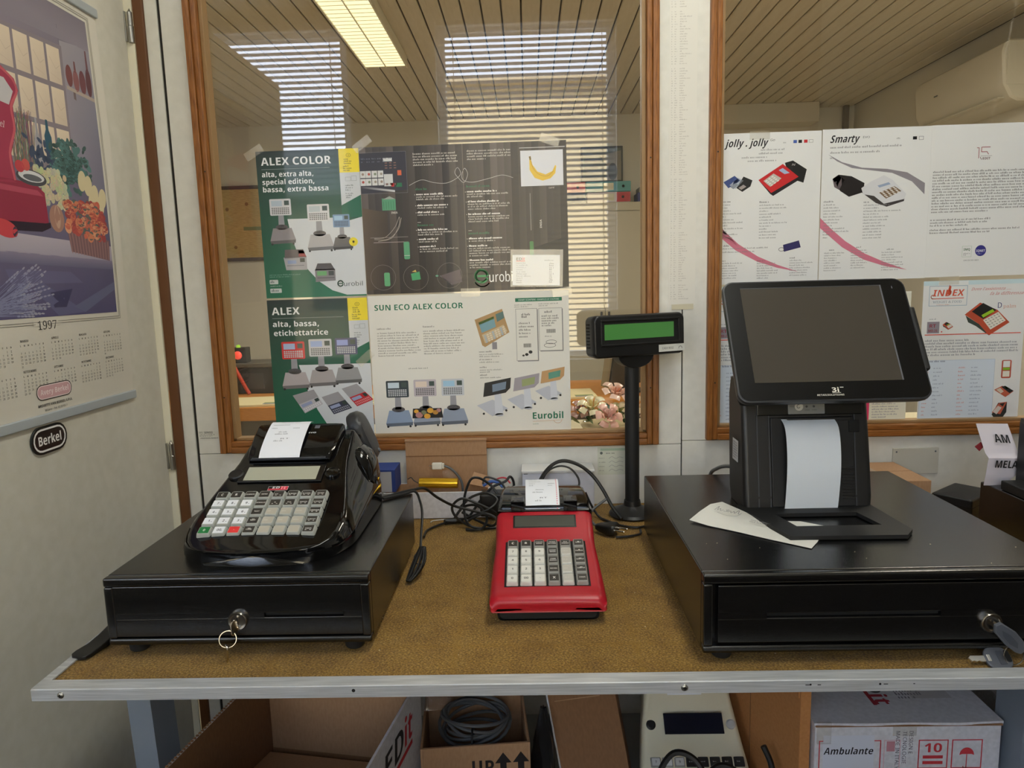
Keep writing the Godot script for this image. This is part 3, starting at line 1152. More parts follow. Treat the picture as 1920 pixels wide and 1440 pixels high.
	k.poly([60, 176, 196, 178, 212, 194, 200, 216, 60, 206], srgb(196, 192, 194)); k.curve([180, 160, 212, 174, 220, 192, 204, 218, 205, 250, 189, 288, 193, 326], 4.4, srgb(202, 92, 104))
	k.poly([34, 334, 240, 336, 252, 344, 34, 344], srgb(178, 70, 92)); k.poly([34, 392, 250, 386, 262, 384, 262, 392, 240, 400, 34, 406], srgb(38, 20, 40))
	k.oval(230, 318, 34, 12, srgb(70, 70, 76), 0.02); k.up(); k.oval(230, 316, 29, 8.5, srgb(212, 212, 214), 0.02); k.up(); k.oval(232, 318, 21, 5, srgb(96, 98, 104), 0.02)
	k.text("kel", 168, 252, 9, 16, srgb(228, 208, 208), "serif", 0.3)
	k.oval(160, 400, 26, 13, srgb(204, 66, 74), 0.2); k.oval(180, 404, 5, 8, srgb(70, 50, 70), 0.2)
	k.oval(206, 304, 10, 9, srgb(192, 66, 74)); k.oval(220, 300, 9, 9, srgb(202, 86, 82))
	k.up()
	# double rule round the picture, year, months
	for e in [0.0, 3.5]:
		k.frame(28 - e, 18 - e, 400 + 2 * e, 524 + 2 * e, 0.7, line_col)
	var black := srgb(38, 34, 34)
	k.rect(196, 538, 66, 10, srgb(214, 208, 196)); k.up()
	k.mid("1997", 228, 553.5, 13.5, 44, black, "serif")
	var names := ["GENNAIO", "FEBBRAIO", "MARZO", "APRILE", "MAGGIO", "GIUGNO", "LUGLIO", "AGOSTO", "SETTEMBRE", "OTTOBRE", "NOVEMBRE", "DICEMBRE"]
	var days := [31, 28, 31, 30, 31, 30, 31, 31, 30, 31, 30, 31]
	var first := 2
	for m in 12:
		var mx := 20.0 + (m % 6) * 70.5
		var my := 570.0 + (m / 6) * 47.0
		k.text(names[m], mx + 2, my, 3.4, 0, black, "serif_bold")
		for q in 7:
			k.mid("LMMGVSD"[q], mx + 2 + q * 8.4, my + 6.6, 2.6, 0, black, "serif_bold")
		var row := 0
		for day in days[m]:
			var col: int = (first + day) % 7
			k.mid(str(day + 1), mx + 2 + col * 8.4, my + 13.0 + row * 5.2, 2.9, 0, black, "serif_bold" if col == 6 else "serif")
			if col == 6:
				row += 1
		first = (first + days[m]) % 7
	# maker's mark
	stadium(k, 186, 667 - 27, 86, 25, srgb(24, 16, 20)); k.up(); stadium(k, 187.4, 667 - 25.6, 83.2, 22.2, srgb(222, 206, 204)); k.up(); stadium(k, 189, 667 - 24, 80, 19, srgb(208, 164, 168)); k.up()
	k.mid("Avery Berkel", 229, 667 - 10.5, 8.5, 68, srgb(232, 214, 214), "sans_bold")
	k.mid("BREVETTI VAN BERKEL S.P.A.", 229, 675.0, 4.0, 84, black, "sans_bold")
	k.mid("Milano - Tel. 02.8195.1", 229, 683.0, 3.6, 54, black)
	var o := thing("wall_calendar", "large 1997 wall calendar picturing a red scale and vegetables, on the door", "calendar")
	o.transform = Transform3D(Basis(Vector3(0, 0, -1), Vector3.UP, Vector3(1, 0, 0)), Vector3(-0.7735, 1.5445, 0.343))
	# the sheet bows out a little between its rails
	var bow := func(p: Vector3) -> Vector3:
		var y := (p.y + 0.345) / 0.69
		return Vector3(p.x, p.y, p.z + 0.006 * sin(y * PI) * (0.6 + 0.4 * p.x / 0.228))
	var pg := Geo.new()
	pg.paint(srgb(212, 206, 194))
	pg.open()
	var rows := 24
	for i in rows:
		var y0 := -0.345 + 0.69 * i / rows
		var y1 := -0.345 + 0.69 * (i + 1) / rows
		for s in 6:
			var xa := -0.228 + 0.456 * s / 6.0
			var xb := -0.228 + 0.456 * (s + 1) / 6.0
			pg.quad(bow.call(Vector3(xa, y0, 0.0)), bow.call(Vector3(xa, y1, 0.0)), bow.call(Vector3(xb, y1, 0.0)), bow.call(Vector3(xb, y0, 0.0)))
	pg.done(60.0, false)
	part("paper", pg, mats.paper_print, o)
	# large printed areas follow the bow too
	var fine := Ink.new(self, 456, 690)
	split_into(k, fine, 0.04)
	for i in fine.v.size():
		fine.v[i] = bow.call(fine.v[i]) + Vector3(0, 0, 0.0004)
	put("print", fine.mesh(), mats.paper_print, o)
	for y in [0.347, -0.349]:
		part("hanging_rail", bx(Vector3(-0.23, y - 0.008, -0.001), Vector3(0.231, y + 0.008, 0.005), 0.002), plain("rail_grey", srgb(168, 174, 178), 0.4), o)


# cuts long triangles down so that a print can follow a curved sheet
func split_into(src: Ink, dst: Ink, most: float) -> void:
	var todo := []
	for i in range(0, src.v.size(), 3):
		todo.append([src.v[i], src.v[i + 1], src.v[i + 2], src.c[i], src.c[i + 1], src.c[i + 2]])
	while todo.size():
		var t: Array = todo.pop_back()
		var e := [t[0].distance_to(t[1]), t[1].distance_to(t[2]), t[2].distance_to(t[0])]
		var k := 0 if e[0] >= e[1] and e[0] >= e[2] else 1 if e[1] >= e[2] else 2
		if e[k] <= most:
			for q in 3:
				dst.v.append(t[q])
				dst.c.append(t[q + 3])
			continue
		var a := k
		var b := (k + 1) % 3
		var d := (k + 2) % 3
		var m: Vector3 = (t[a] + t[b]) / 2
		var mc: Color = t[a + 3].lerp(t[b + 3], 0.5)
		todo.append([t[a], m, t[d], t[a + 3], mc, t[d + 3]])
		todo.append([m, t[b], t[d], mc, t[b + 3], t[d + 3]])


# ------------------------------------------------------------ cash drawers
func drawer_body(o: Node3D, w: float, h: float, d: float, foot: float) -> void:
	# origin: middle of the front edge, on the table
	var blk: Material = mats.drawer_black
	part("case", bx(Vector3(-w / 2, foot, -d), Vector3(w / 2, foot + h, -0.012), 0.0022), blk, o)
	part("front_rim", frame_geo(w, h, foot, 0.012, -0.012, 0.0), blk, o)
	for x in [-w / 2 + 0.028, w / 2 - 0.028]:
		for z in [-0.022, -d + 0.03]:
			var g := Geo.new()
			g.at = Transform3D(Basis.IDENTITY, Vector3(x, 0.0008, z))
			g.lathe([Vector2(0.0105, 0.0), Vector2(0.0125, 0.002), Vector2(0.014, foot - 0.0008)], 16, 40.0)
			part("foot", g, mats.rubber, o)


func frame_geo(w: float, h: float, y0: float, t: float, z0: float, z1: float) -> Geo:
	var g := Geo.new()
	g.box(Vector3(-w / 2, y0 + h - t, z0), Vector3(w / 2, y0 + h, z1), 0.0025)
	g.box(Vector3(-w / 2, y0, z0), Vector3(w / 2, y0 + t * 0.75, z1), 0.0025)
	g.box(Vector3(-w / 2, y0 + t * 0.75, z0), Vector3(-w / 2 + t, y0 + h - t, z1), 0.0025)
	g.box(Vector3(w / 2 - t, y0 + t * 0.75, z0), Vector3(w / 2, y0 + h - t, z1), 0.0025)
	return g


func front_with_slot(o: Node3D, x0: float, x1: float, y0: float, y1: float, sx0: float, sx1: float, sy: float, z: float) -> void:
	# the drawer front with its long banknote slot cut out
	var g := Geo.new()
	var t := 0.0028
	g.box(Vector3(x0, y0, z - 0.01), Vector3(x1, sy - t, z), 0.0016)
	g.box(Vector3(x0, sy + t, z - 0.01), Vector3(x1, y1, z), 0.0016)
	g.box(Vector3(x0, sy - t - 0.001, z - 0.01), Vector3(sx0, sy + t + 0.001, z - 0.00001), 0.0)
	g.box(Vector3(sx1, sy - t - 0.001, z - 0.01), Vector3(x1, sy + t + 0.001, z - 0.00001), 0.0)
	var p := part("drawer_front", g, mats.drawer_black, o)
	part("slot_shadow_plate", bx(Vector3(sx0 - 0.002, sy - t - 0.001, z - 0.0095), Vector3(sx1 + 0.002, sy + t + 0.001, z - 0.006)), mats.deep_slot, p)


func lock_barrel(o: Node3D, at: Vector3) -> void:
	var g := Geo.new()
	g.at = moved(at, 0, 90)
	g.lathe([Vector2(0.0125, 0.0), Vector2(0.0125, 0.004), Vector2(0.0115, 0.0058), Vector2(0.009, 0.006), Vector2(0.0085, 0.0048), Vector2(0.0, 0.0048)], 28, 30.0)
	var l := part("lock", g, mats.chrome, o)
	part("keyway", bx(at + Vector3(-0.001, -0.0045, 0.0047), at + Vector3(0.001, 0.0045, 0.0052)), mats.deep_slot, l)


func build_left_drawer() -> void:
	var o := thing("cash_box", "smaller black steel cash drawer under the black cash register", "cash drawer", Vector3(-0.3835, TABLE_Y, 0.611))
	var w := 0.344
	var h := 0.0915
	var f := 0.016
	drawer_body(o, w, h, 0.352, f)
	front_with_slot(o, -0.162, 0.164, f + 0.0105, f + 0.0795, 0.034, 0.137, f + 0.0385, -0.0015)
	lock_barrel(o, Vector3(0.0005, f + 0.033, -0.0015))
	# key in the lock with a split ring and a second key hanging from it
	var k := thing("drawer_keys", "small metal keys on a ring in the lock of the smaller cash drawer", "keys", Vector3(-0.383, TABLE_Y + f + 0.033, 0.6165))
	var g := Geo.new()
	g.at = moved(Vector3(-0.002, -0.004, 0.004), 70)
	g.slab(rounded(0.011, 0.02, 0.005, 4, 0.0, -0.002), -0.0009, 0.0009, 0.0003)
	g.box(Vector3(-0.004, -0.0015, -0.0008), Vector3(-0.0005, 0.0045, 0.0008))
	part("key", g, mats.chrome, k)
	part("ring", wire_ring(Vector3(-0.0095, -0.019, 0.008), 0.0105, 0.0008, 12.0, 76.0), mats.chrome, k)
	g = Geo.new()
	g.at = moved(Vector3(-0.012, -0.036, 0.01), -50, 0, -8)
	g.slab(rounded(0.012, 0.022, 0.005, 4), -0.0009, 0.0009, 0.0003)
	g.slab(PackedVector2Array([Vector2(-0.0026, -0.011), Vector2(0.0026, -0.011), Vector2(0.0026, -0.03), Vector2(0.0008, -0.031), Vector2(-0.0014, -0.028), Vector2(-0.0012, -0.024), Vector2(-0.0026, -0.021)]), -0.0007, 0.0007)
	part("key", g, mats.chrome, k)


func wire_ring(at: Vector3, r: float, wire: float, yaw: float, pitch: float) -> Geo:
	var g := Geo.new()
	var t := moved(at, yaw, pitch)
	var rings := []
	for i in 29:
		var a := TAU * i / 28.0
		var mid := Vector3(cos(a), 0, sin(a))
		var ring := []
		for s in 6:
			var b := TAU * s / 6.0
			ring.append(t * (mid * (r + cos(b) * wire) + Vector3(0, sin(b) * wire, 0)))
		rings.append(ring)
	g.loft(rings, true, false, 60.0)
	return g


func build_right_drawer() -> void:
	var o := thing("cash_box", "larger black steel cash drawer under the touch terminal", "cash drawer", Vector3(0.423, TABLE_Y, 0.647))
	var w := 0.44
	var h := 0.101
	var f := 0.014
	drawer_body(o, w, h, 0.445, f)
	front_with_slot(o, -0.202, 0.204, f + 0.0125, f + 0.0865, -0.143, 0.065, f + 0.047, -0.0015)
	lock_barrel(o, Vector3(0.1235, f + 0.036, -0.0015))
	# dust and scratches on the lid, a sunk line near its edge
	for k in 10:
		var x := rng.randf_range(-0.2, 0.2)
		var z := rng.randf_range(-0.12, -0.02)
		part("dust_speck", bx(Vector3(x, f + h, z), Vector3(x + rng.randf_range(0.0006, 0.0016), f + h + 0.0003, z + 0.0008)), mats.fleck_white, o)
	var k := thing("terminal_keys", "two grey-headed keys on a ring in the lock of the larger drawer", "keys", Vector3(0.5465, TABLE_Y + f + 0.036, 0.6515))
	var grey: Material = plain("key_grey", srgb(80, 83, 90), 0.42)
	var g := Geo.new()
	var bow := PackedVector2Array([Vector2(-0.004, 0.003), Vector2(0.003, 0.006), Vector2(0.021, -0.006), Vector2(0.031, -0.018), Vector2(0.033, -0.03), Vector2(0.029, -0.034), Vector2(0.022, -0.032), Vector2(0.01, -0.022), Vector2(-0.004, -0.006)])
	g.slab(bow, 0.006, 0.011, 0.0012, 40.0)
	var key := part("key", g, grey, k)
	g = Geo.new()
	g.slab(PackedVector2Array([Vector2(0.004, -0.003), Vector2(0.014, -0.009), Vector2(0.023, -0.019), Vector2(0.0235, -0.026), Vector2(0.013, -0.02), Vector2(0.005, -0.01)]), 0.0109, 0.0116)
	part("key_inlay", g, plain("key_inlay", srgb(62, 65, 72), 0.5), key)
	part("blade", bx(Vector3(-0.002, -0.0026, -0.001), Vector3(0.002, 0.0026, 0.0075)), mats.chrome, key)
	part("ring", wire_ring(Vector3(0.0215, -0.036, 0.0085), 0.0115, 0.0008, 0.0, 80.0), mats.chrome, k)
	# the spare key rests against the felt
	var lie := moved(Vector3(0.0, -0.0425, 0.004), 0, -52)
	g = Geo.new()
	g.slab(rounded(0.031, 0.027, 0.011, 5, 0.006, 0.0), -0.0025, 0.0025, 0.0012, 40.0)
	key = part("key", g, grey, k, lie)
	part("key_inlay", Geo.new().slab(rounded(0.008, 0.017, 0.001, 2, 0.009, 0.0), 0.0024, 0.0031), mats.key_inlay, key)
	part("key_hole", Geo.new().slab(rounded(0.006, 0.015, 0.0028, 4, 0.0172, 0.002), 0.0024, 0.0028), mats.deep_slot, key)
	g = Geo.new()
	g.slab(PackedVector2Array([Vector2(-0.009, 0.0035), Vector2(-0.0255, 0.0035), Vector2(-0.0285, 0.001), Vector2(-0.0255, -0.0035), Vector2(-0.023, -0.002), Vector2(-0.02, -0.0035), Vector2(-0.017, -0.0022), Vector2(-0.014, -0.0035), Vector2(-0.009, -0.0035)]), -0.0012, 0.001)
	part("blade", g, plain("blade_bright", srgb(226, 224, 218), 0.3, 0.8), key)
	part("collar", bx(Vector3(-0.0075, -0.004, -0.0015), Vector3(-0.0035, 0.004, 0.0032), 0.0005), mats.blade_bright, key)


# ------------------------------------------------------------ keys shared by the registers
# a key cap w x d (metres) standing on the xz plane, its printed label on top; label: text lines or ""
func key_cap(w: float, d: float, h: float, face: Color, legend: Color, lines: Array, cap_mm: float, skirt: Color, icon := "") -> ArrayMesh:
	var g := Geo.new()
	g.paint(skirt)
	var rings := []
	for s in [[0.0, 1.0], [0.35, 0.99], [0.85, 0.88], [1.0, 0.8]]:
		var ring := []
		for q in rounded(w * s[1], d * s[1], minf(w, d) * 0.1, 2):
			ring.append(Vector3(q.x, h * s[0], q.y))
		rings.append(ring)
	g.loft(rings, true, true, 40.0)
	var k := Ink.new(self, w * 1000, d * 1000)
	var lw := w * 1000 * 0.74
	var ld := d * 1000 * 0.7
	k.round_rect(w * 500 - lw / 2, d * 500 - ld / 2, lw, ld, 0.6, face)
	k.up()
	for i in lines.size():
		var y: float = d * 500 + cap_mm / 2 + (i - (lines.size() - 1) / 2.0) * cap_mm * 1.7
		var text: String = lines[i]
		if text == "~":
			k.small(w * 500 - lw * 0.36, y, lw * 0.7, 1, 1, cap_mm * 0.7, legend, 0.0)
		else:
			var g2 := glyph(text, "sans_bold")
			var wide: float = (g2.x1 - g2.x0) * cap_mm / g2.cap
			k.mid(text, w * 500, y, cap_mm, minf(wide, lw * 0.9), legend, "sans_bold")
	if icon == "up":
		k.poly([w * 500, d * 500 - 3.4, w * 500 + 1.6, d * 500 - 0.4, w * 500 - 1.6, d * 500 - 0.4], legend)
	elif icon == "dash":
		k.rect(w * 500 - 2, d * 500 - 2.4, 4, 0.9, legend)
	elif icon == "corner":
		k.rect(w * 500 + lw * 0.2, d * 500 + 1.2, 1.6, 0.8, legend)
	elif icon == "dots":
		k.rect(w * 500 - lw * 0.3, d * 500 + ld * 0.2, 2.2, 0.9, legend)
		k.rect(w * 500 + lw * 0.14, d * 500 + ld * 0.2, 2.2, 0.9, legend)
	k.into(g, Transform3D(Basis(Vector3(1, 0, 0), Vector3(0, 0, -1), Vector3(0, 1, 0)), Vector3(0, h + 0.00015, 0)))
	return g.mesh()


# paper coming out of a printer: a strip through the given (z, y) points
func paper_strip(w: float, pts: Array, col: Color) -> Geo:
	var g := Geo.new()
	g.paint(col)
	var top := smooth_path(pts.map(func(p): return Vector3(0, p.y, p.x)), 5)
	var rings := []
	for i in top.size():
		var a: Vector3 = top[maxi(i - 1, 0)]
		var b: Vector3 = top[mini(i + 1, top.size() - 1)]
		var d := (b - a).normalized()
		var nor := Vector3(0, d.z, -d.y) * 0.00012
		rings.append([top[i] + nor + Vector3(-w / 2, 0, 0), top[i] + nor + Vector3(w / 2, 0, 0), top[i] - nor + Vector3(w / 2, 0, 0), top[i] - nor + Vector3(-w / 2, 0, 0)])
	g.loft(rings, true, true, 50.0)
	return g


# lays a flat print onto a strip like the one above: v runs along the strip
func strip_print(k: Ink, pts: Array) -> ArrayMesh:
	var top := smooth_path(pts.map(func(p): return Vector3(0, p.y, p.x)), 5)
	var len_ := [0.0]
	for i in top.size() - 1:
		len_.append(len_[-1] + top[i].distance_to(top[i + 1]))
	for i in k.v.size():
		var s: float = clampf(k.v[i].y + k.h / 2000.0, 0.0, len_[-1] - 0.0001)
		var j := 0
		while len_[j + 1] < s:
			j += 1
		var d: Vector3 = (top[j + 1] - top[j]).normalized()
		var nor := Vector3(0, -d.z, d.y)
		if nor.y + nor.z < 0.0:
			nor = -nor
		var p: Vector3 = top[j] + d * (s - len_[j]) + nor * 0.0003
		k.v[i] = Vector3(k.v[i].x, p.y, p.z)
	var g := Geo.new()
	g.v = k.v
	g.c = k.c
	g.done(0.0, false)
	return g.mesh()


# ------------------------------------------------------------ black register on the left drawer
func build_black_register() -> void:
	var o := thing("cash_register", "glossy black cash register with grey keys on the smaller drawer", "cash register", Vector3(-0.374, TABLE_Y + 0.1075, 0.0))
	# stations along z: z, half width at the foot, half width of the deck, deck height, height of the skirt
	var st := [
		[0.5525, 0.07, 0.064, 0.0192, 0.018], [0.5515, 0.083, 0.077, 0.0205, 0.0186], [0.548, 0.096, 0.0885, 0.0225, 0.019], [0.54, 0.1075, 0.098, 0.0258, 0.0195], [0.526, 0.115, 0.1035, 0.0318, 0.0205], [0.51, 0.1195, 0.1052, 0.039, 0.022], [0.495, 0.121, 0.1045, 0.0458, 0.0245], [0.46, 0.121, 0.0985, 0.0620, 0.03],
		[0.425, 0.121, 0.091, 0.0785, 0.036], [0.39, 0.121, 0.084, 0.0945, 0.042], [0.35, 0.121, 0.081, 0.113, 0.046], [0.318, 0.12, 0.079, 0.127, 0.046], [0.305, 0.118, 0.0775, 0.1275, 0.044],
		[0.288, 0.114, 0.073, 0.115, 0.04], [0.276, 0.108, 0.069, 0.08, 0.034]]
	var bend := func(p: Vector3) -> Vector3:
		var f := clampf((p.z - 0.49) / 0.06, 0.0, 1.0)
		var u := clampf(absf(p.x) / 0.121, 0.0, 1.0)
		return p + Vector3(0, 0, f * (0.029 * (1.0 - u * u) - 0.006 * u * u * u))
	var rings := []
	for s in st:
		var b: float = s[1]
		var a: float = s[2]
		var h: float = s[3]
		var k: float = s[4]
		var half := [[b - 0.004, 0.0], [b, 0.004], [b, k * 0.75], [b - 0.002, k], [lerpf(b, a, 0.5), lerpf(k, h, 0.55)], [a + 0.004, h - 0.006], [a + 0.001, h - 0.0015], [a - 0.004, h], [a * 0.5, h], [0.0, h]]
		var ring := []
		for q in half:
			ring.append(bend.call(Vector3(q[0], q[1], s[0])))
		for i in range(half.size() - 2, -1, -1):
			ring.append(bend.call(Vector3(-half[i][0], half[i][1], s[0])))
		for x in [-0.06, 0.0, 0.06]:
			ring.append(bend.call(Vector3(x, 0.0, s[0])))
		rings.append(ring)
	var g := Geo.new()
	g.loft(rings, true, true, 50.0)
	part("shell", g, mats.piano_black, o)
	# darker housing of the paper roll bulging out of the right flank
	g = Geo.new()
	rings = []
	for i in 9:
		var t := i / 8.0
		var ring := []
		for j in 14:
			var a := TAU * j / 14.0
			var rr := 0.041 * sqrt(maxf(0.02, 1.0 - pow(2.0 * t - 1.0, 4)))
			ring.append(Vector3(0.088 + 0.034 * sqrt(maxf(0.0, 1.0 - pow(absf(t - 0.4) * 1.5, 2))) * maxf(0.0, cos(a)) - 0.02 * maxf(0.0, -cos(a)), 0.055 + rr * 1.2 * sin(a), lerpf(0.372, 0.282, t)))
		rings.append(ring)
	g.loft(rings, true, true, 50.0)
	part("roll_housing", g, mats.piano_black, o)
	# deck frame: origin at the front of the keypad, tilted
	var deck := moved(Vector3(-0.006, 0.0262, 0.5435), 0, 24.5)
	# keys: 8 columns, 5 rows counted from the front
	var kw := 0.0206
	var kd := 0.018
	var white := srgb(224, 226, 230)
	var dark := srgb(52, 48, 44)
	var skirt := srgb(176, 178, 172)
	var clear := srgb(176, 170, 156)
	var ink_w := srgb(226, 224, 218)
	var ink_d := srgb(70, 72, 80)
	var table := [
		[["0", "g"], ["00", "w"], ["·", "r"], ["CORR", "k", "dash"], ["", "c"], ["", "c"], ["", "c"], ["CASSA", "k", "dots"]],
		[["1", "w"], ["2", "w"], ["3", "w"], ["%EST", "k", "dash"], ["~", "c"], ["~", "c"], ["~", "c"], ["SUBTOT", "k", "dots"]],
		[["4", "w"], ["5", "w"], ["6", "w"], ["%EST", "k"], ["~", "c"], ["~", "c"], ["~", "c"], ["CONTANTI", "k", "dots"]],
		[["7", "w"], ["8", "w"], ["9", "w"], ["SCROLLO", "k"], ["N", "k", "dots"], ["PLU", "k", "dots"], ["PREZZO", "k", "dots"], ["SCONTO", "k", "dots"]],
		[["C", "K"], ["R", "K"], ["CLIENTE", "k"], ["MENU", "k"], ["~", "k", "dots"], ["N.MODI", "k", "dots"], ["N.CORR", "k", "dots"], ["TICKET", "k", "dots"]]]
	for r in 5:
		for cidx in 8:
			var e: Array = table[r][cidx]
			var cols: Dictionary = {"w": [white, ink_d, 4.2], "g": [srgb(30, 118, 62), ink_w, 4.2], "r": [srgb(222, 56, 58), srgb(240, 170, 160), 4.2], "k": [dark, ink_w, 2.2], "K": [dark, ink_w, 4.4], "c": [clear, srgb(206, 200, 188), 1.8]}
			var q: Array = cols[e[1]]
			var m := key_cap(kw * 0.94, kd * 0.94, 0.0082, q[0], q[1], [e[0]] if e[0] else [], q[2], skirt, e[2] if e.size() > 2 else ("corner" if e[1] == "w" else ""))
			put("key", m, mats.key_plastic, o, deck * Transform3D(Basis.IDENTITY, Vector3((cidx - 3.5) * kw, 0.0, -(r + 0.5) * kd)))
	# logo plate above the keypad
	var k := Ink.new(self, 30, 9)
	k.rect(0, 0, 30, 9, srgb(196, 192, 192)); k.up()
	k.rect(0.5, 0.5, 18, 4.6, srgb(26, 22, 24)); k.rect(18.5, 0.5, 11, 8, srgb(206, 34, 56)); k.rect(0.5, 5.1, 18, 3.4, srgb(196, 40, 60)); k.up()
	k.text("ED", 6.4, 5.2, 4.4, 10.5, srgb(226, 220, 222), "sans_bold", 0.1); k.text("it", 19.6, 6.6, 5.6, 7.5, srgb(236, 160, 170), "sans_bold")
	put("logo_plate", k.mesh(), mats.gloss_print, o, deck * Transform3D(Basis(Vector3(1, 0, 0), Vector3(0, 0, -1), Vector3(0, 1, 0)), Vector3(0.002, 0.0012, -0.1015)))
	# display window and the two round buttons beside it
	var dtop := func(x: float, t: float, lift: float) -> Vector3:
		return deck * Vector3(x, lift, -t)
	var win := part("display_window", bx(Vector3(-0.066, -0.001, -0.1545), Vector3(0.062, 0.0012, -0.1175), 0.0008), mats.bezel_black, o, deck)
	part("display_glass", bx(Vector3(-0.057, 0.0012, -0.1515), Vector3(0.0535, 0.0017, -0.1205)), mats.lcd_grey, win)
	for x in [-0.0725, 0.0755]:
		g = Geo.new()
		g.at = deck * Transform3D(Basis.IDENTITY, Vector3(x, -0.002, -0.136))
		g.lathe([Vector2(0.0115, 0.0), Vector2(0.0115, 0.0035), Vector2(0.0095, 0.0052), Vector2(0.0085, 0.0046), Vector2(0.0, 0.0042)], 24, 40.0)
		part("round_button", g, mats.piano_black if x > 0 else mats.soft_black, o)
	# printer lid: a smooth black flap with a transparent tear window at its right
	g = Geo.new()
	rings = []
	for s in [[0.168, 0.064, 0.001, 0.003], [0.174, 0.0655, 0.0, 0.0085], [0.19, 0.068, 0.0, 0.0105], [0.215, 0.0705, 0.0, 0.0125], [0.243, 0.072, 0.0, 0.0125], [0.252, 0.071, -0.001, 0.010]]:
		var ring := []
		for q in [[-1.0, s[2]], [-1.0, s[3] * 0.6], [-0.95, s[3] * 0.94], [-0.8, s[3]], [0.8, s[3]], [0.95, s[3] * 0.94], [1.0, s[3] * 0.6], [1.0, s[2]]]:
			ring.append(Vector3(q[0] * s[1], q[1], -s[0]))
		rings.append(ring)
	g.loft(rings, true, true, 40.0)
	var lid := part("printer_lid", g, mats.piano_black, o, deck)
	part("tear_bar", bx(Vector3(-0.058, 0.003, -0.1705), Vector3(0.058, 0.0055, -0.1668), 0.0006), mats.slate_plastic, lid)
	part("lid_badge", bx(Vector3(0.026, 0.0127, -0.243), Vector3(0.034, 0.0131, -0.235)), mats.grey_plastic, lid)
	k = Ink.new(self, 14, 5)
	k.text("IVO", 0, 4.4, 3.2, 12, srgb(226, 226, 230), "sans_bold")
	put("lid_lettering", k.mesh(), mats.gloss_print, lid, Transform3D(Basis(Vector3(1, 0, 0), Vector3(0, 0, -1), Vector3(0, 1, 0)), Vector3(0.0265, 0.0131, -0.2235)))
	# receipt curling back over the lid
	var strip := [Vector2(-0.1665, 0.0075), Vector2(-0.178, 0.0125), Vector2(-0.20, 0.0165), Vector2(-0.228, 0.0185), Vector2(-0.248, 0.0165), Vector2(-0.258, 0.009)]
	var rcpt := part("receipt", paper_strip(0.064, strip, Color.WHITE), mats.thermal_paper, o, deck * Transform3D(Basis.IDENTITY, Vector3(-0.014, 0, 0)))
	k = Ink.new(self, 64, 94)
	receipt_lines(k, [["~", 6, 20, 50], ["~", 12, 16, 40], ["~", 22, 6, 54], ["~", 31, 5, 22], ["~", 31, 40, 15], ["~", 41, 19, 26], ["~", 46, 14, 36], ["RT", 57, 26, 14], ["~", 62, 16, 28]])
	put("receipt_print", strip_print(k, strip), mats.paper_print, rcpt)
	# customer display: a leaning paddle behind the lid
	g = Geo.new()
	rings = []
	for s in [[-0.013, 0.82], [-0.011, 0.95], [-0.005, 1.0], [0.006, 0.98], [0.012, 0.86], [0.014, 0.6]]:
		var ring := []
		for q in rounded(0.066 * s[1], 0.092 * s[1], 0.03 * s[1], 6):
			ring.append(Vector3(q.x, q.y, s[0]))
		rings.append(ring)
	g.loft(rings, true, true, 40.0)
	var pad := part("customer_display", g, plain("paddle_grey", srgb(46, 47, 50), 0.4), o, Transform3D(Basis(Vector3.BACK, deg_to_rad(22)) * Basis(Vector3.UP, deg_to_rad(92)), Vector3(0.079, 0.103, 0.25)))
	g = Geo.new()
	g.at = moved(Vector3(0.004, -0.034, 0.008), 0, 90)
	g.lathe([Vector2(0.0045, 0.0), Vector2(0.0045, 0.006), Vector2(0.002, 0.008)], 12)
	part("pivot", g, mats.grey_plastic, pad)
	part("display_neck", Geo.new().tube([Vector3(0.066, 0.07, 0.292), Vector3(0.07, 0.11, 0.275)], 0.014, 12), mats.piano_black, o)


# printed rows on a receipt: [text or "~", y from its outer end, x, width]
func receipt_lines(k: Ink, rows: Array) -> void:
	for r in rows:
		if r[0] == "~":
			k.small(r[2], r[1], r[3], 1, 1, 2.0, srgb(110, 112, 122), 0.0, 0.4)
		else:
			k.text(r[0], r[2], r[1], 2.6, r[3], srgb(96, 98, 110), "mono")


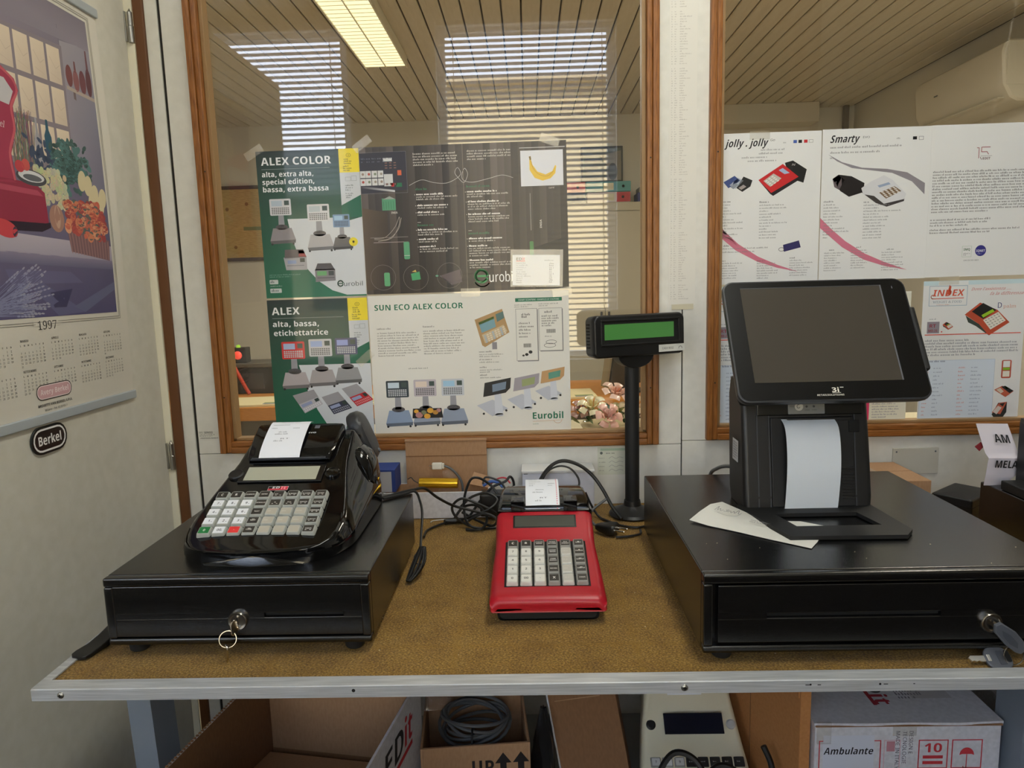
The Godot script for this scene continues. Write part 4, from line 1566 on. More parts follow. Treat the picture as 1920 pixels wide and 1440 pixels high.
# ------------------------------------------------------------ small red register
func build_red_register() -> void:
	var o := thing("portable_register", "small bright red cash register with paper receipt between the drawers", "cash register", Vector3(0.0175, TABLE_Y + 0.0005, 0.0))
	# black underbody
	var g := Geo.new()
	var rings := []
	for s in [[0.524, 0.068, 0.022], [0.528, 0.071, 0.026], [0.50, 0.074, 0.028], [0.40, 0.074, 0.04], [0.30, 0.074, 0.05], [0.20, 0.07, 0.05], [0.185, 0.066, 0.045]]:
		var ring := []
		for q in rounded(s[1] * 2, s[2], 0.007, 3, 0.0, 0.001 + s[2] / 2):
			ring.append(Vector3(q.x, q.y, s[0]))
		rings.append(ring)
	g.loft(rings, true, true, 40.0)
	part("underbody", g, mats.matt_black, o)
	# red shell: z, half width, lower edge, deck height
	g = Geo.new()
	rings = []
	for s in [[0.5412, 0.0765, 0.0205, 0.0272], [0.5418, 0.0787, 0.019, 0.031], [0.5405, 0.08, 0.0182, 0.0348], [0.5372, 0.081, 0.0178, 0.038], [0.5315, 0.0816, 0.0175, 0.0402], [0.522, 0.0819, 0.017, 0.0411], [0.51, 0.082, 0.0148, 0.0416], [0.49, 0.082, 0.0148, 0.0458], [0.45, 0.081, 0.0155, 0.0565], [0.41, 0.0795, 0.017, 0.0672], [0.392, 0.0785, 0.018, 0.0735], [0.37, 0.079, 0.02, 0.0855], [0.345, 0.0795, 0.024, 0.0965], [0.335, 0.0795, 0.028, 0.0975]]:
		var w: float = s[1]
		var ring := []
		var half := [[w - 0.002, s[2]], [w, s[2] + 0.002], [w, lerpf(s[2], s[3], 0.6)], [w - 0.0025, s[3] - 0.007], [w - 0.007, s[3] - 0.0022], [w - 0.013, s[3]], [w * 0.5, s[3] + 0.0004], [0.0, s[3] + 0.0006]]
		for q in half:
			ring.append(Vector3(q[0], q[1], s[0]))
		for i in range(half.size() - 2, -1, -1):
			ring.append(Vector3(-half[i][0], half[i][1], s[0]))
		rings.append(ring)
	g.loft(rings, true, true, 52.0)
	part("red_shell", g, mats.red_shell, o)
	# keypad: a dark well with 6 columns of 5 keys
	var deck := moved(Vector3(0.0, 0.0412, 0.5095), 0, 14.8)
	var well := part("keypad_well", bx(Vector3(-0.0615, -0.001, -0.107), Vector3(0.0615, 0.0012, 0.0), 0.0005), mats.deep_slot, o, deck)
	var kw := 0.02
	var kd := 0.0208
	var cream := srgb(214, 212, 204)
	var dark := srgb(48, 44, 42)
	var ink_w := srgb(228, 224, 218)
	var ink_d := srgb(76, 74, 72)
	var table := [
		[["0", "w"], ["00", "w"], ["·", "w"], ["X", "K"], ["~", "c"], ["CASSA", "k"]],
		[["1", "w"], ["2", "w"], ["3", "w"], ["RICHIA", "k"], ["~", "c"], ["SUBTOT", "k", "dash"]],
		[["4", "w"], ["5", "w"], ["6", "w"], ["CORR|ANNUL", "k"], ["~", "c"], ["SUBTOT", "k", "dash"]],
		[["7", "w"], ["8", "w"], ["9", "w"], ["SCONT|MAGG", "k"], ["~", "c"], ["TASTIERA", "k", "up"]],
		[["C", "K"], ["R", "K"], ["CHIAVE|MENU", "k"], ["TICKET|NC.CORR", "k"], ["PLU|PREZZO", "k"], ["SHIFT", "k", "up"]]]
	for r in 5:
		for cidx in 6:
			var e: Array = table[r][cidx]
			var cols: Dictionary = {"w": [cream, ink_d, 4.4], "k": [dark, ink_w, 2.2], "K": [dark, ink_w, 5.0], "c": [srgb(180, 176, 166), srgb(206, 200, 190), 1.8]}
			var q: Array = cols[e[1]]
			var lines: Array = Array(e[0].split("|"))
			var m := key_cap(kw * 0.88, kd * 0.97, 0.0075, q[0], q[1], lines, q[2], srgb(200, 198, 190) if e[1] != "k" and e[1] != "K" else srgb(150, 148, 142), e[2] if e.size() > 2 else "")
			put("key", m, mats.key_plastic, o, deck * Transform3D(Basis.IDENTITY, Vector3((cidx - 2.5) * kw, 0.0, -(r + 0.5) * kd - 0.001)))
	# display window on the steeper upper face
	var face := moved(Vector3(0.0, 0.0735, 0.392), 0, 27.5)
	var win := part("display_window", bx(Vector3(-0.0505, -0.001, -0.0435), Vector3(0.0505, 0.0014, -0.0165), 0.0008), mats.bezel_black, o, face)
	part("display_glass", bx(Vector3(-0.0475, 0.0014, -0.0415), Vector3(0.0475, 0.0018, -0.0185)), mats.lcd_dark, win)
	# glossy black printer lid
	g = Geo.new()
	rings = []
	for s in [[0.341, 0.078, 0.092, 0.099], [0.338, 0.0785, 0.03, 0.104], [0.325, 0.0785, 0.028, 0.108], [0.29, 0.077, 0.025, 0.112], [0.25, 0.0745, 0.02, 0.112], [0.222, 0.072, 0.016, 0.106], [0.203, 0.069, 0.014, 0.09], [0.192, 0.066, 0.016, 0.06]]:
		var w: float = s[1]
		var ring := []
		var half := [[w, s[2]], [w, lerpf(s[2], s[3], 0.75)], [w - 0.004, s[3] - 0.004], [w - 0.01, s[3]], [0.0, s[3] + 0.0006]]
		for q in half:
			ring.append(Vector3(q[0], q[1], s[0]))
		for i in range(half.size() - 2, -1, -1):
			ring.append(Vector3(-half[i][0], half[i][1], s[0]))
		rings.append(ring)
	g.loft(rings, true, true, 36.0)
	var lid := part("printer_lid", g, mats.piano_black, o)
	part("lid_lip", bx(Vector3(-0.074, 0.0965, 0.337), Vector3(0.074, 0.1005, 0.3445), 0.0012), mats.piano_black, lid)
	for x in [-0.043, 0.043]:
		part("paper_guide", bx(Vector3(x - 0.011, 0.098, 0.318), Vector3(x + 0.011, 0.116, 0.3465), 0.001), mats.piano_black, lid)
	var strip := [Vector2(0.343, 0.098), Vector2(0.331, 0.109), Vector2(0.312, 0.1205), Vector2(0.285, 0.1275), Vector2(0.262, 0.128), Vector2(0.25, 0.122)]
	var rcpt := part("receipt", paper_strip(0.056, strip, Color.WHITE), mats.thermal_paper, o, Transform3D(Basis.IDENTITY, Vector3(-0.002, 0, 0)))
	var k := Ink.new(self, 56, 106)
	receipt_lines(k, [["~", 16, 6, 18], ["~", 16, 42, 8], ["~", 22, 6, 16], ["~", 34, 6, 36], ["~", 42, 6, 12], ["~", 42, 38, 14], ["~", 49, 6, 16], ["~", 49, 38, 14], ["~", 62, 17, 22], ["~", 69, 12, 32], ["RT", 82, 24, 12], ["~", 88, 16, 26]])
	for i in 22:
		k.rect(51.4, 2 + i * 4.7, 1.3, 2.6, srgb(226, 96, 116))
	put("receipt_print", strip_print(k, strip), mats.paper_print, rcpt)
	k = Ink.new(self, 15, 7)
	k.ring(7, 3.4, 3, 2.2, 0.8, srgb(52, 54, 58))
	put("lid_emblem", k.mesh(), mats.gloss_print, lid, moved(Vector3(-0.054, 0.1132, 0.275), 0, -88))


# ------------------------------------------------------------ touch terminal with built-in printer
func build_terminal() -> void:
	var y0 := TABLE_Y + 0.1155
	var o := thing("touch_terminal", "black touch-screen terminal with built-in receipt printer on the larger drawer", "terminal", Vector3(0.4165, y0, 0.0))
	var blk: Material = mats.soft_black
	# printer tower: z front, z back, half width, height
	var g := Geo.new()
	var rings := []
	for s in [[0.0, 0.418, 0.335, 0.095], [0.02, 0.416, 0.33, 0.0965], [0.09, 0.404, 0.322, 0.096], [0.168, 0.388, 0.315, 0.0955], [0.195, 0.375, 0.315, 0.093]]:
		var ring := []
		for q in rounded(s[3] * 2, s[1] - s[2], 0.008, 3, 0.0, (s[1] + s[2]) / 2):
			ring.append(Vector3(q.x, s[0], q.y))
		rings.append(ring)
	g.loft(rings, true, true, 40.0)
	part("printer_tower", g, blk, o)
	var lean := moved(Vector3(0, 0.0, 0.418), 0, -9.2)
	# seams: two upright pillars on the left, a flap round the paper, a ribbed grip at its lower right
	for x in [-0.074, -0.056, 0.072]:
		part("pillar_seam", bx(Vector3(x - 0.0008, 0.006, 0.0), Vector3(x + 0.0008, 0.168, 0.0012)), mats.slate_plastic, o, lean)
	var flap := part("paper_flap", bx(Vector3(-0.0545, 0.006, -0.002), Vector3(0.07, 0.142, 0.0035), 0.002), mats.matt_black, o, lean)
	part("flap_lip", bx(Vector3(-0.03, 0.136, 0.003), Vector3(0.064, 0.141, 0.006), 0.001), mats.soft_black, flap)
	for i in 11:
		part("rib", bx(Vector3(0.05, 0.018 + i * 0.0045, 0.0034), Vector3(0.069, 0.0205 + i * 0.0045, 0.0048), 0.0006), mats.soft_black, flap)
	part("latch", bx(Vector3(0.062, 0.118, 0.003), Vector3(0.078, 0.136, 0.005), 0.001), mats.deep_slot, o, lean)
	part("head_bar", bx(Vector3(-0.074, 0.145, -0.002), Vector3(0.084, 0.171, 0.003), 0.0015), mats.bezel_black, o, lean)
	var panel := part("button_panel", bx(Vector3(-0.0275, 0.1465, 0.002), Vector3(0.0275, 0.1705, 0.0045), 0.001), plain("panel_grey", srgb(132, 134, 134), 0.4, 0.3), o, lean)
	g = Geo.new()
	g.at = moved(Vector3(-0.0115, 0.158, 0.0045), 0, 90)
	g.lathe([Vector2(0.0062, 0.0), Vector2(0.0062, 0.0014), Vector2(0.005, 0.0022), Vector2(0.0, 0.0018)], 20)
	part("feed_button", g, plain("button_white", srgb(206, 206, 200), 0.35), panel)
	for x in [0.0, 0.0108]:
		g = Geo.new()
		g.at = moved(Vector3(x, 0.158, 0.0045), 0, 90)
		g.lathe([Vector2(0.0017, 0.0), Vector2(0.0017, 0.0006), Vector2(0.0, 0.0009)], 10)
		part("indicator", g, mats.slate_plastic, panel)
	var k := Ink.new(self, 55, 24)
	k.text("FEED", 2, 13, 1.7, 6, srgb(60, 60, 60)); k.mid("ERROR", 27.6, 18.6, 1.7, 7, srgb(50, 50, 50)); k.mid("POWER", 38.4, 18.6, 1.7, 7, srgb(50, 50, 50))
	k.ring(14.8, 12, 2.4, 2.6, 0.7, srgb(60, 60, 62), 0.4, 5.2); k.ring(27.6, 6.4, 1.1, 1.1, 0.4, srgb(70, 70, 70)); k.ring(38.4, 6.4, 1.1, 1.1, 0.4, srgb(70, 70, 70))
	put("panel_print", k.mesh(), mats.label_print, panel, Transform3D(Basis.IDENTITY, Vector3(0, 0.1585, 0.0068)))
	# rating label on the left flank
	k = Ink.new(self, 30, 34)
	k.rect(0, 0, 30, 34, srgb(196, 198, 200)); k.up(); k.small(3, 6, 24, 7, 4, 1.8, srgb(90, 90, 96))
	put("rating_label", k.mesh(), mats.label_print, o, Transform3D(Basis(Vector3(0, 0, 1), Vector3.UP, Vector3(-1, 0, 0)), Vector3(-0.0972, 0.085, 0.368)))
	# the broad paper hanging out in front
	var strip := [Vector2(0.425, 0.005), Vector2(0.4285, 0.03), Vector2(0.431, 0.065), Vector2(0.4275, 0.1), Vector2(0.417, 0.128), Vector2(0.398, 0.1385)]
	part("receipt_paper", paper_strip(0.079, strip, Color.WHITE), plain("thermal_paper_wide", srgb(214, 220, 226), 0.5), o, Transform3D(Basis.IDENTITY, Vector3(0.001, 0, 0)))
	# foot plate with chamfered corners and a rectangular opening
	g = Geo.new()
	g.at = Transform3D(Basis(Vector3(1, 0, 0), Vector3(0, 0, -1), Vector3(0, 1, 0)), Vector3.ZERO)
	var outer := [Vector2(-0.103, -0.40), Vector2(-0.103, -0.425), Vector2(-0.072, -0.541), Vector2(0.083, -0.543), Vector2(0.1, -0.522), Vector2(0.094, -0.40)]
	g.slab(PackedVector2Array([outer[0], outer[1], Vector2(-0.095, -0.447), Vector2(0.096, -0.447), outer[5]]), 0.001, 0.0065)
	g.slab(PackedVector2Array([Vector2(-0.095, -0.447), Vector2(-0.082, -0.502), Vector2(-0.049, -0.502), Vector2(-0.062, -0.447)]), 0.001, 0.0065)
	g.slab(PackedVector2Array([Vector2(0.058, -0.447), Vector2(0.068, -0.502), Vector2(0.0985, -0.502), Vector2(0.096, -0.447)]), 0.001, 0.0065)
	g.slab(PackedVector2Array([Vector2(-0.082, -0.502), outer[2], outer[3], outer[4], Vector2(0.0985, -0.502)]), 0.001, 0.0065)
	g.at = Transform3D.IDENTITY
	part("foot_plate", g, mats.matt_black, o)
	# the screen, leaning back
	var head := moved(Vector3(0.0172, 0.1755, 0.4615), 0, -31.5)
	g = Geo.new()
	rings = []
	for s in [[-0.038, 0.80], [-0.03, 0.93], [-0.014, 0.985], [-0.006, 1.0], [-0.001, 0.997], [0.0, 0.985]]:
		var ring := []
		for q in rounded(0.275 - (1.0 - s[1]) * 0.22, 0.2 - (1.0 - s[1]) * 0.22, 0.0165, 5, 0.0, 0.1):
			ring.append(Vector3(q.x, q.y, s[0]))
		rings.append(ring)
	g.loft(rings, true, true, 40.0)
	var mon := part("monitor", g, plain("monitor_shell", srgb(44, 45, 48), 0.38), o, head)
	g = Geo.new()
	g.slab(rounded(0.269, 0.194, 0.0145, 5, 0.0, 0.1), -0.001, 0.0006, 0.0)
	part("bezel_glass", g, mats.bezel_black, mon)
	part("screen", bx(Vector3(-0.111, 0.03, 0.0005), Vector3(0.1, 0.187, 0.001)), mats.touch_glass, mon)
	# bright inner edge of the screen recess: a thin moulded strip, right and top
	part("screen_edging", bx(Vector3(0.0985, 0.03, 0.0008), Vector3(0.1005, 0.187, 0.0014)), mats.grey_plastic, mon)
	part("screen_edging", bx(Vector3(-0.111, 0.1862, 0.0008), Vector3(0.1, 0.1872, 0.0013)), mats.slate_plastic, mon)
	k = Ink.new(self, 50, 20)
	k.text("3i", 24, 11, 7, 10, srgb(226, 220, 206), "sans_bold"); k.rect(24, 11.6, 12, 0.7, srgb(200, 196, 186)); k.rect(36, 3.2, 5, 1.2, srgb(200, 196, 186))
	k.text("RETAILSOLUTIONS", 2, 16.5, 2.6, 38, srgb(196, 192, 182), "sans_bold", 0.1)
	put("screen_logo", k.mesh(), mats.gloss_print, mon, Transform3D(Basis.IDENTITY, Vector3(-0.003, 0.0145, 0.0008)))
	k = Ink.new(self, 10, 10)
	k.text("i", 3, 8, 4, 0, srgb(120, 120, 124), "serif_bold")
	put("power_mark", k.mesh(), mats.gloss_print, mon, Transform3D(Basis.IDENTITY, Vector3(0.118, 0.184, 0.0008)))
	# card reader on the right edge, rear hinge hump on the left
	part("card_reader", bx(Vector3(0.138, 0.048, -0.034), Vector3(0.1465, 0.152, -0.004), 0.003), mats.matt_black, mon)
	part("rear_hump", bx(Vector3(-0.12, 0.02, -0.07), Vector3(0.12, 0.12, -0.03), 0.008), mats.matt_black, mon)
	# power cable coming out of the left flank
	var c := thing("terminal_cable", "grey power cable curving out of the touch terminal's left flank", "cable", Vector3.ZERO)
	part("cord", Geo.new().tube(smooth_path([Vector3(0.325, 0.935, 0.165), Vector3(0.331, 1.017, 0.165), Vector3(0.336, 1.045, 0.2), Vector3(0.345, 1.062, 0.25), Vector3(0.355, 1.068, 0.31)]), 0.0034, 8), mats.cable_grey, c)
	g = Geo.new()
	for i in 4:
		g.box(Vector3(0.345 + i * 0.0015, 1.057 + i * 0.0016, 0.27 + i * 0.011), Vector3(0.357 + i * 0.0015, 1.0695 + i * 0.0016, 0.277 + i * 0.011), 0.002)
	part("strain_relief", g, mats.cable_black, c)

	# a creased receipt slip tucked under the foot plate
	var slip := thing("receipt_slip", "creased white receipt slip tucked under the terminal's foot plate", "receipt", Vector3(0.0, y0, 0.0))
	g = Geo.new()
	var rows := [[Vector3(0.228, 0.003, 0.458), Vector3(0.272, 0.009, 0.405)], [Vector3(0.25, 0.001, 0.478), Vector3(0.29, 0.012, 0.404)], [Vector3(0.285, 0.0008, 0.506), Vector3(0.318, 0.005, 0.436)], [Vector3(0.318, 0.0006, 0.535), Vector3(0.345, 0.0007, 0.462)], [Vector3(0.361, 0.0006, 0.571), Vector3(0.386, 0.0007, 0.467)], [Vector3(0.378, 0.0006, 0.548), Vector3(0.413, 0.0007, 0.488)]]
	rings = []
	for i in rows.size():
		var a: Vector3 = rows[i][0]
		var b: Vector3 = rows[i][1]
		var m := (a + b) / 2 + Vector3(0, 0.0012 if i < 3 else 0.0, 0)
		var lift := Vector3(0, 0.0003, 0)
		rings.append([a, m, b, b + lift, m + lift, a + lift])
	g.loft(rings, true, true, 30.0)
	part("paper", g, plain("slip_paper", srgb(216, 214, 206), 0.6), slip)
	k = Ink.new(self, 60, 40)
	k.curve([8, 24, 11, 10, 12, 22, 15, 16, 17, 23, 20, 18], 0.8, srgb(110, 110, 112)); k.text("3", 21, 23, 8, 5, srgb(104, 104, 108), "serif", 0.4)
	k.curve([28, 23, 31, 17, 33, 23, 36, 16, 38, 22, 42, 10, 44, 22, 48, 18], 0.8, srgb(110, 110, 112)); k.curve([14, 30, 28, 34, 42, 30, 47, 22], 0.6, srgb(120, 120, 124))
	put("handwriting", k.mesh(), mats.paper_print, slip, Transform3D(Basis(Vector3(0.75, -0.02, 0.62).normalized(), Vector3(0.5, 0.12, -0.8).normalized(), Vector3(0.0, 0.99, 0.14)), Vector3(0.288, 0.0125, 0.452)))
	k = Ink.new(self, 40, 16)
	k.small(2, 6, 34, 2, 6, 2.4, srgb(140, 140, 142))
	put("slip_print", k.mesh(), mats.paper_print, slip, Transform3D(Basis(Vector3(0.78, -0.02, 0.62).normalized(), Vector3(0.62, 0.05, -0.78).normalized(), Vector3(0.0, 0.99, 0.1)), Vector3(0.325, 0.0065, 0.488)))


# ------------------------------------------------------------ customer pole display
func build_pole_display() -> void:
	var o := thing("pole_display", "black customer display with a green panel on a tall pole", "pole display", Vector3(0.1995, TABLE_Y + 0.0005, 0.078))
	var g := Geo.new()
	g.lathe([Vector2(0.046, 0.0), Vector2(0.047, 0.003), Vector2(0.043, 0.008), Vector2(0.028, 0.013), Vector2(0.0175, 0.02), Vector2(0.016, 0.03)], 36, 30.0)
	part("base", g, mats.soft_black, o)
	g = Geo.new()
	g.lathe([Vector2(0.0142, 0.02), Vector2(0.0142, 0.307), Vector2(0.012, 0.309)], 24, 40.0)
	part("pole", g, mats.matt_black, o)
	var head := moved(Vector3(0.0085, 0.322, 0.006), 23.7, -2.0)
	# half-round neck under the head
	g = Geo.new()
	var pts := PackedVector2Array()
	for i in 13:
		var a := PI + PI * i / 12.0
		pts.append(Vector2(cos(a) * 0.04, sin(a) * 0.026))
	g.slab(pts, -0.012, 0.013, 0.001, 40.0)
	part("neck", g, mats.soft_black, o, moved(Vector3(0.002, 0.325, 0.002), 23.7))
	g = Geo.new()
	var rings := []
	for s in [[-0.024, 0.9], [-0.02, 0.97], [0.004, 1.0], [0.01, 1.0], [0.015, 0.975], [0.017, 0.93]]:
		var ring := []
		for q in rounded(0.203 - (1.0 - s[1]) * 0.12, 0.081 - (1.0 - s[1]) * 0.12, 0.011, 4, 0.0, 0.0405):
			ring.append(Vector3(q.x, q.y, s[0]))
		rings.append(ring)
	g.loft(rings, true, true, 40.0)
	var h := part("display_head", g, mats.soft_black, o, head)
	# moulded surround, recessed green window
	g = Geo.new()
	for p in [[-0.088, 0.0685, 0.089, 0.0722], [-0.088, 0.0225, 0.089, 0.0262], [-0.088, 0.0262, -0.0845, 0.0685], [0.0855, 0.0262, 0.089, 0.0685]]:
		g.box(Vector3(p[0], p[1], 0.014), Vector3(p[2], p[3], 0.0192), 0.001)
	part("surround", g, mats.soft_black, h)
	part("window_panel", bx(Vector3(-0.0845, 0.0262, 0.0165), Vector3(0.0855, 0.0685, 0.0174)), mats.deep_slot, h)
	part("green_panel", bx(Vector3(-0.08, 0.0345, 0.0172), Vector3(0.0745, 0.0635, 0.018)), mats.lcd_green, h)
	for i in 8:
		part("vent", bx(Vector3(-0.1022, 0.0195 + i * 0.0062, -0.013), Vector3(-0.099, 0.0222 + i * 0.0062, -0.002)), mats.deep_slot, h)
	var k := Ink.new(self, 60, 14)
	k.rect(0, 0, 60, 14, srgb(206, 206, 200)); k.up(); k.text("CASH REGI", 8, 9.4, 4.2, 26, srgb(120, 120, 120), "sans_bold"); k.line([46, 9.6, 47, 6, 50, 5, 53, 6, 54, 9.6], 1.2, srgb(110, 110, 112))
	put("label", k.mesh(), mats.label_print, h, Transform3D(Basis.IDENTITY, Vector3(0.0695, 0.0125, 0.0176)))


func cord(called: String, label: String, pts: Array, r: float, mat: Material, category := "cable", group := "") -> Node3D:
	var o := thing(called, label, category, Vector3.ZERO, group)
	part("cord", Geo.new().tube(smooth_path(pts, 7), r, 7), mat, o)
	return o


# thin walled carton standing on y=0 of its node: open on top
func open_carton(o: Node3D, w: float, h: float, d: float, inside: Material, outside: Material) -> void:
	var t := 0.004
	for p in [["side", -w / 2, -w / 2 + t, -d / 2, d / 2], ["side", w / 2 - t, w / 2, -d / 2, d / 2], ["end", -w / 2 + t, w / 2 - t, -d / 2, -d / 2 + t], ["end", -w / 2 + t, w / 2 - t, d / 2 - t, d / 2]]:
		var m := part(p[0] + "_wall", bx(Vector3(p[1], 0, p[3]), Vector3(p[2], h, p[4]), 0.0006), outside, o)
		if inside != outside:
			var cx: float = (p[1] + p[2]) / 2
			var cz: float = (p[3] + p[4]) / 2
			if p[0] == "side":
				var x: float = p[2] if cx < 0 else p[1]
				part("lining", bx(Vector3(minf(x, x - signf(cx) * 0.0004), 0.001, p[3] + t), Vector3(maxf(x, x - signf(cx) * 0.0004), h - 0.0005, p[4] - t)), inside, m)
			else:
				var z: float = p[4] if cz < 0 else p[3]
				part("lining", bx(Vector3(p[1], 0.001, minf(z, z - signf(cz) * 0.0004)), Vector3(p[2], h - 0.0005, maxf(z, z - signf(cz) * 0.0004))), inside, m)
	part("bottom", bx(Vector3(-w / 2 + t, 0, -d / 2 + t), Vector3(w / 2 - t, t, d / 2 - t)), inside, o)


# ------------------------------------------------------------ boxes and cables at the back of the table
func build_back_of_table() -> void:
	var y := TABLE_Y + 0.001
	# long low white tray with its brown lid flap standing up behind
	var tray := thing("cardboard_tray", "low open white cardboard tray with brown lid flap standing against wall", "box", Vector3(-0.195, y, 0.047))
	open_carton(tray, 0.215, 0.054, 0.072, mats.carton, mats.white_board)
	var g := Geo.new()
	g.slab(PackedVector2Array([Vector2(-0.07, 0.05), Vector2(0.1, 0.05), Vector2(0.1, 0.145), Vector2(-0.07, 0.146)]), -0.034, -0.0305)
	var lid := part("lid_flap", g, mats.carton, tray)
	part("fold_line", bx(Vector3(-0.07, 0.113, -0.0306), Vector3(0.1, 0.1142, -0.0298)), mats.carton_dark, lid)
	part("lid_edge", bx(Vector3(-0.071, 0.1445, -0.036), Vector3(0.101, 0.149, -0.0285), 0.001), mats.carton, lid)
	part("corner_flap", Geo.new().slab(PackedVector2Array([Vector2(-0.02, -0.012), Vector2(0.022, -0.018), Vector2(0.02, 0.008), Vector2(-0.012, 0.016)]), -0.001, 0.001), mats.carton, tray, moved(Vector3(0.085, 0.068, -0.005), 10, -38, -8))
	# a gold-wrapped cell, a white connector with its grey lead, a crumpled clear bag
	var cell := thing("gold_cell", "shiny gold wrapped battery cylinder lying in the white tray", "battery", Vector3(-0.192, y + 0.068, 0.063))
	g = Geo.new()
	g.at = moved(Vector3.ZERO, 0, 0, 88)
	g.lathe([Vector2(0.008, -0.04), Vector2(0.0102, -0.039), Vector2(0.0105, -0.0), Vector2(0.0102, 0.039), Vector2(0.008, 0.04)], 20, 40.0)
	part("sleeve", g, mats.gold_foil, cell)
	part("lead", Geo.new().tube(smooth_path([Vector3(-0.04, 0.0, 0.0), Vector3(-0.05, 0.006, 0.0), Vector3(-0.056, 0.012, -0.002), Vector3(-0.063, 0.009, 0.0)]), 0.001, 6), mats.cable_black, cell)
	for p in [[-0.2, -0.2]]:
		var con := thing("white_connector", "small white plug connector on grey lead in the tray", "connector", Vector3(-0.197, y + 0.097, 0.037))
		part("housing", bx(Vector3(-0.0105, -0.0065, -0.006), Vector3(0.0105, 0.0065, 0.006), 0.0015), plain("nylon_white", srgb(222, 220, 210), 0.5), con)
		part("collar", bx(Vector3(0.0105, -0.005, -0.005), Vector3(0.0145, 0.005, 0.005), 0.0008), mats.nylon_white, con)
		for q in [-0.003, 0.003]:
			part("pin", bx(Vector3(-0.0165, -0.0035 + q, -0.0008), Vector3(-0.0105, -0.002 + q, 0.0008)), mats.screw_steel, con)
		part("lead", Geo.new().tube(smooth_path([Vector3(0.0145, 0.0, 0.0), Vector3(0.028, -0.006, 0.001), Vector3(0.042, -0.02, 0.003), Vector3(0.05, -0.035, 0.004), Vector3(0.052, -0.056, 0.004)]), 0.0026, 8), mats.cable_grey, con)
	var bag := thing("plastic_bag", "small crumpled clear plastic bag behind the gold cylinder", "bag", Vector3(-0.175, y + 0.004, 0.035))
	g = Geo.new()
	var rings := []
	for i in 6:
		var ring := []
		for j in 12:
			var a := TAU * j / 12.0
			var rr := (0.024 + rng.randf_range(-0.006, 0.006)) * (1.0 - i * 0.1)
			ring.append(Vector3(cos(a) * rr, 0.008 + i * 0.0145 + rng.randf_range(-0.003, 0.003), sin(a) * rr * 0.6))
		rings.append(ring)
	g.loft(rings, true, true, 20.0)
	part("film", g, mats.clear_film, bag)
	# small blue and white box standing on the tray's left end
	var bb := thing("blue_box", "small blue and white carton standing on the tray's left end", "box", Vector3(-0.303, y + 0.0555, 0.05))
	part("carton", bx(Vector3(-0.026, 0, -0.03), Vector3(0.026, 0.047, 0.03), 0.0008), mats.blue_card, bb)
	part("front_label", bx(Vector3(-0.0262, 0.0005, 0.0298), Vector3(0.0185, 0.0425, 0.0304)), plain("pale_grey", srgb(186, 186, 192), 0.6), bb)
	# white box behind the red register
	var wb := thing("white_box", "plain white carton behind the red register's lid", "box", Vector3(0.052, y, 0.032))
	part("carton", bx(Vector3(-0.073, 0, -0.028), Vector3(0.073, 0.083, 0.028), 0.001), plain("box_white", srgb(206, 206, 214), 0.6), wb)
	part("lid", bx(Vector3(-0.0745, 0.083, -0.0295), Vector3(0.0745, 0.0885, 0.0295), 0.001), plain("box_lid", srgb(214, 213, 210), 0.6), wb)
	for x in [-0.07, 0.062]:
		part("lid_notch", bx(Vector3(x, 0.0815, 0.0278), Vector3(x + 0.008, 0.083, 0.0286)), mats.grey_plastic, wb)

	var blk: Material = mats.cable_black
	cord("register_cable", "black cable running from black register over the drawer's back edge", [Vector3(-0.262, 1.0315, 0.30), Vector3(-0.235, 1.0315, 0.272), Vector3(-0.212, 1.0315, 0.252), Vector3(-0.196, 1.024, 0.22), Vector3(-0.177, 1.001, 0.2), Vector3(-0.151, 0.975, 0.17), Vector3(-0.112, 0.96, 0.16), Vector3(-0.075, 0.945, 0.15)], 0.0026, blk)
	cord("register_cable", "second black cable lying across the left drawer's rear corner", [Vector3(-0.255, 1.031, 0.30), Vector3(-0.225, 1.031, 0.275), Vector3(-0.207, 1.031, 0.262), Vector3(-0.199, 1.016, 0.264), Vector3(-0.193, 0.998, 0.28), Vector3(-0.19, 0.974, 0.32), Vector3(-0.187, 0.959, 0.35)], 0.0022, blk)
	var tied := thing("cable_bundle", "black cable folded into a tied bundle beside the left drawer", "cable", Vector3(-0.188, 0.0, 0.36))
	for i in 9:
		var a := TAU * i / 9.0
		var q := Vector3(cos(a) * 0.0065, 0, sin(a) * 0.0065)
		part("fold", Geo.new().tube(smooth_path([Vector3(0.004, 0.962, -0.012) + q * 0.6, Vector3(0.0, 0.945, 0.004) + q * 1.4, Vector3(-0.006, 0.931, 0.022) + q * 1.2 + Vector3(0, 0.002, 0), Vector3(-0.012, 0.926, 0.038) + q * 0.5]), 0.0022, 6), blk, tied)
	part("tie", wire_ring(Vector3(0.001, 0.948, 0.001), 0.0095, 0.0012, 0, 60), blk, tied)
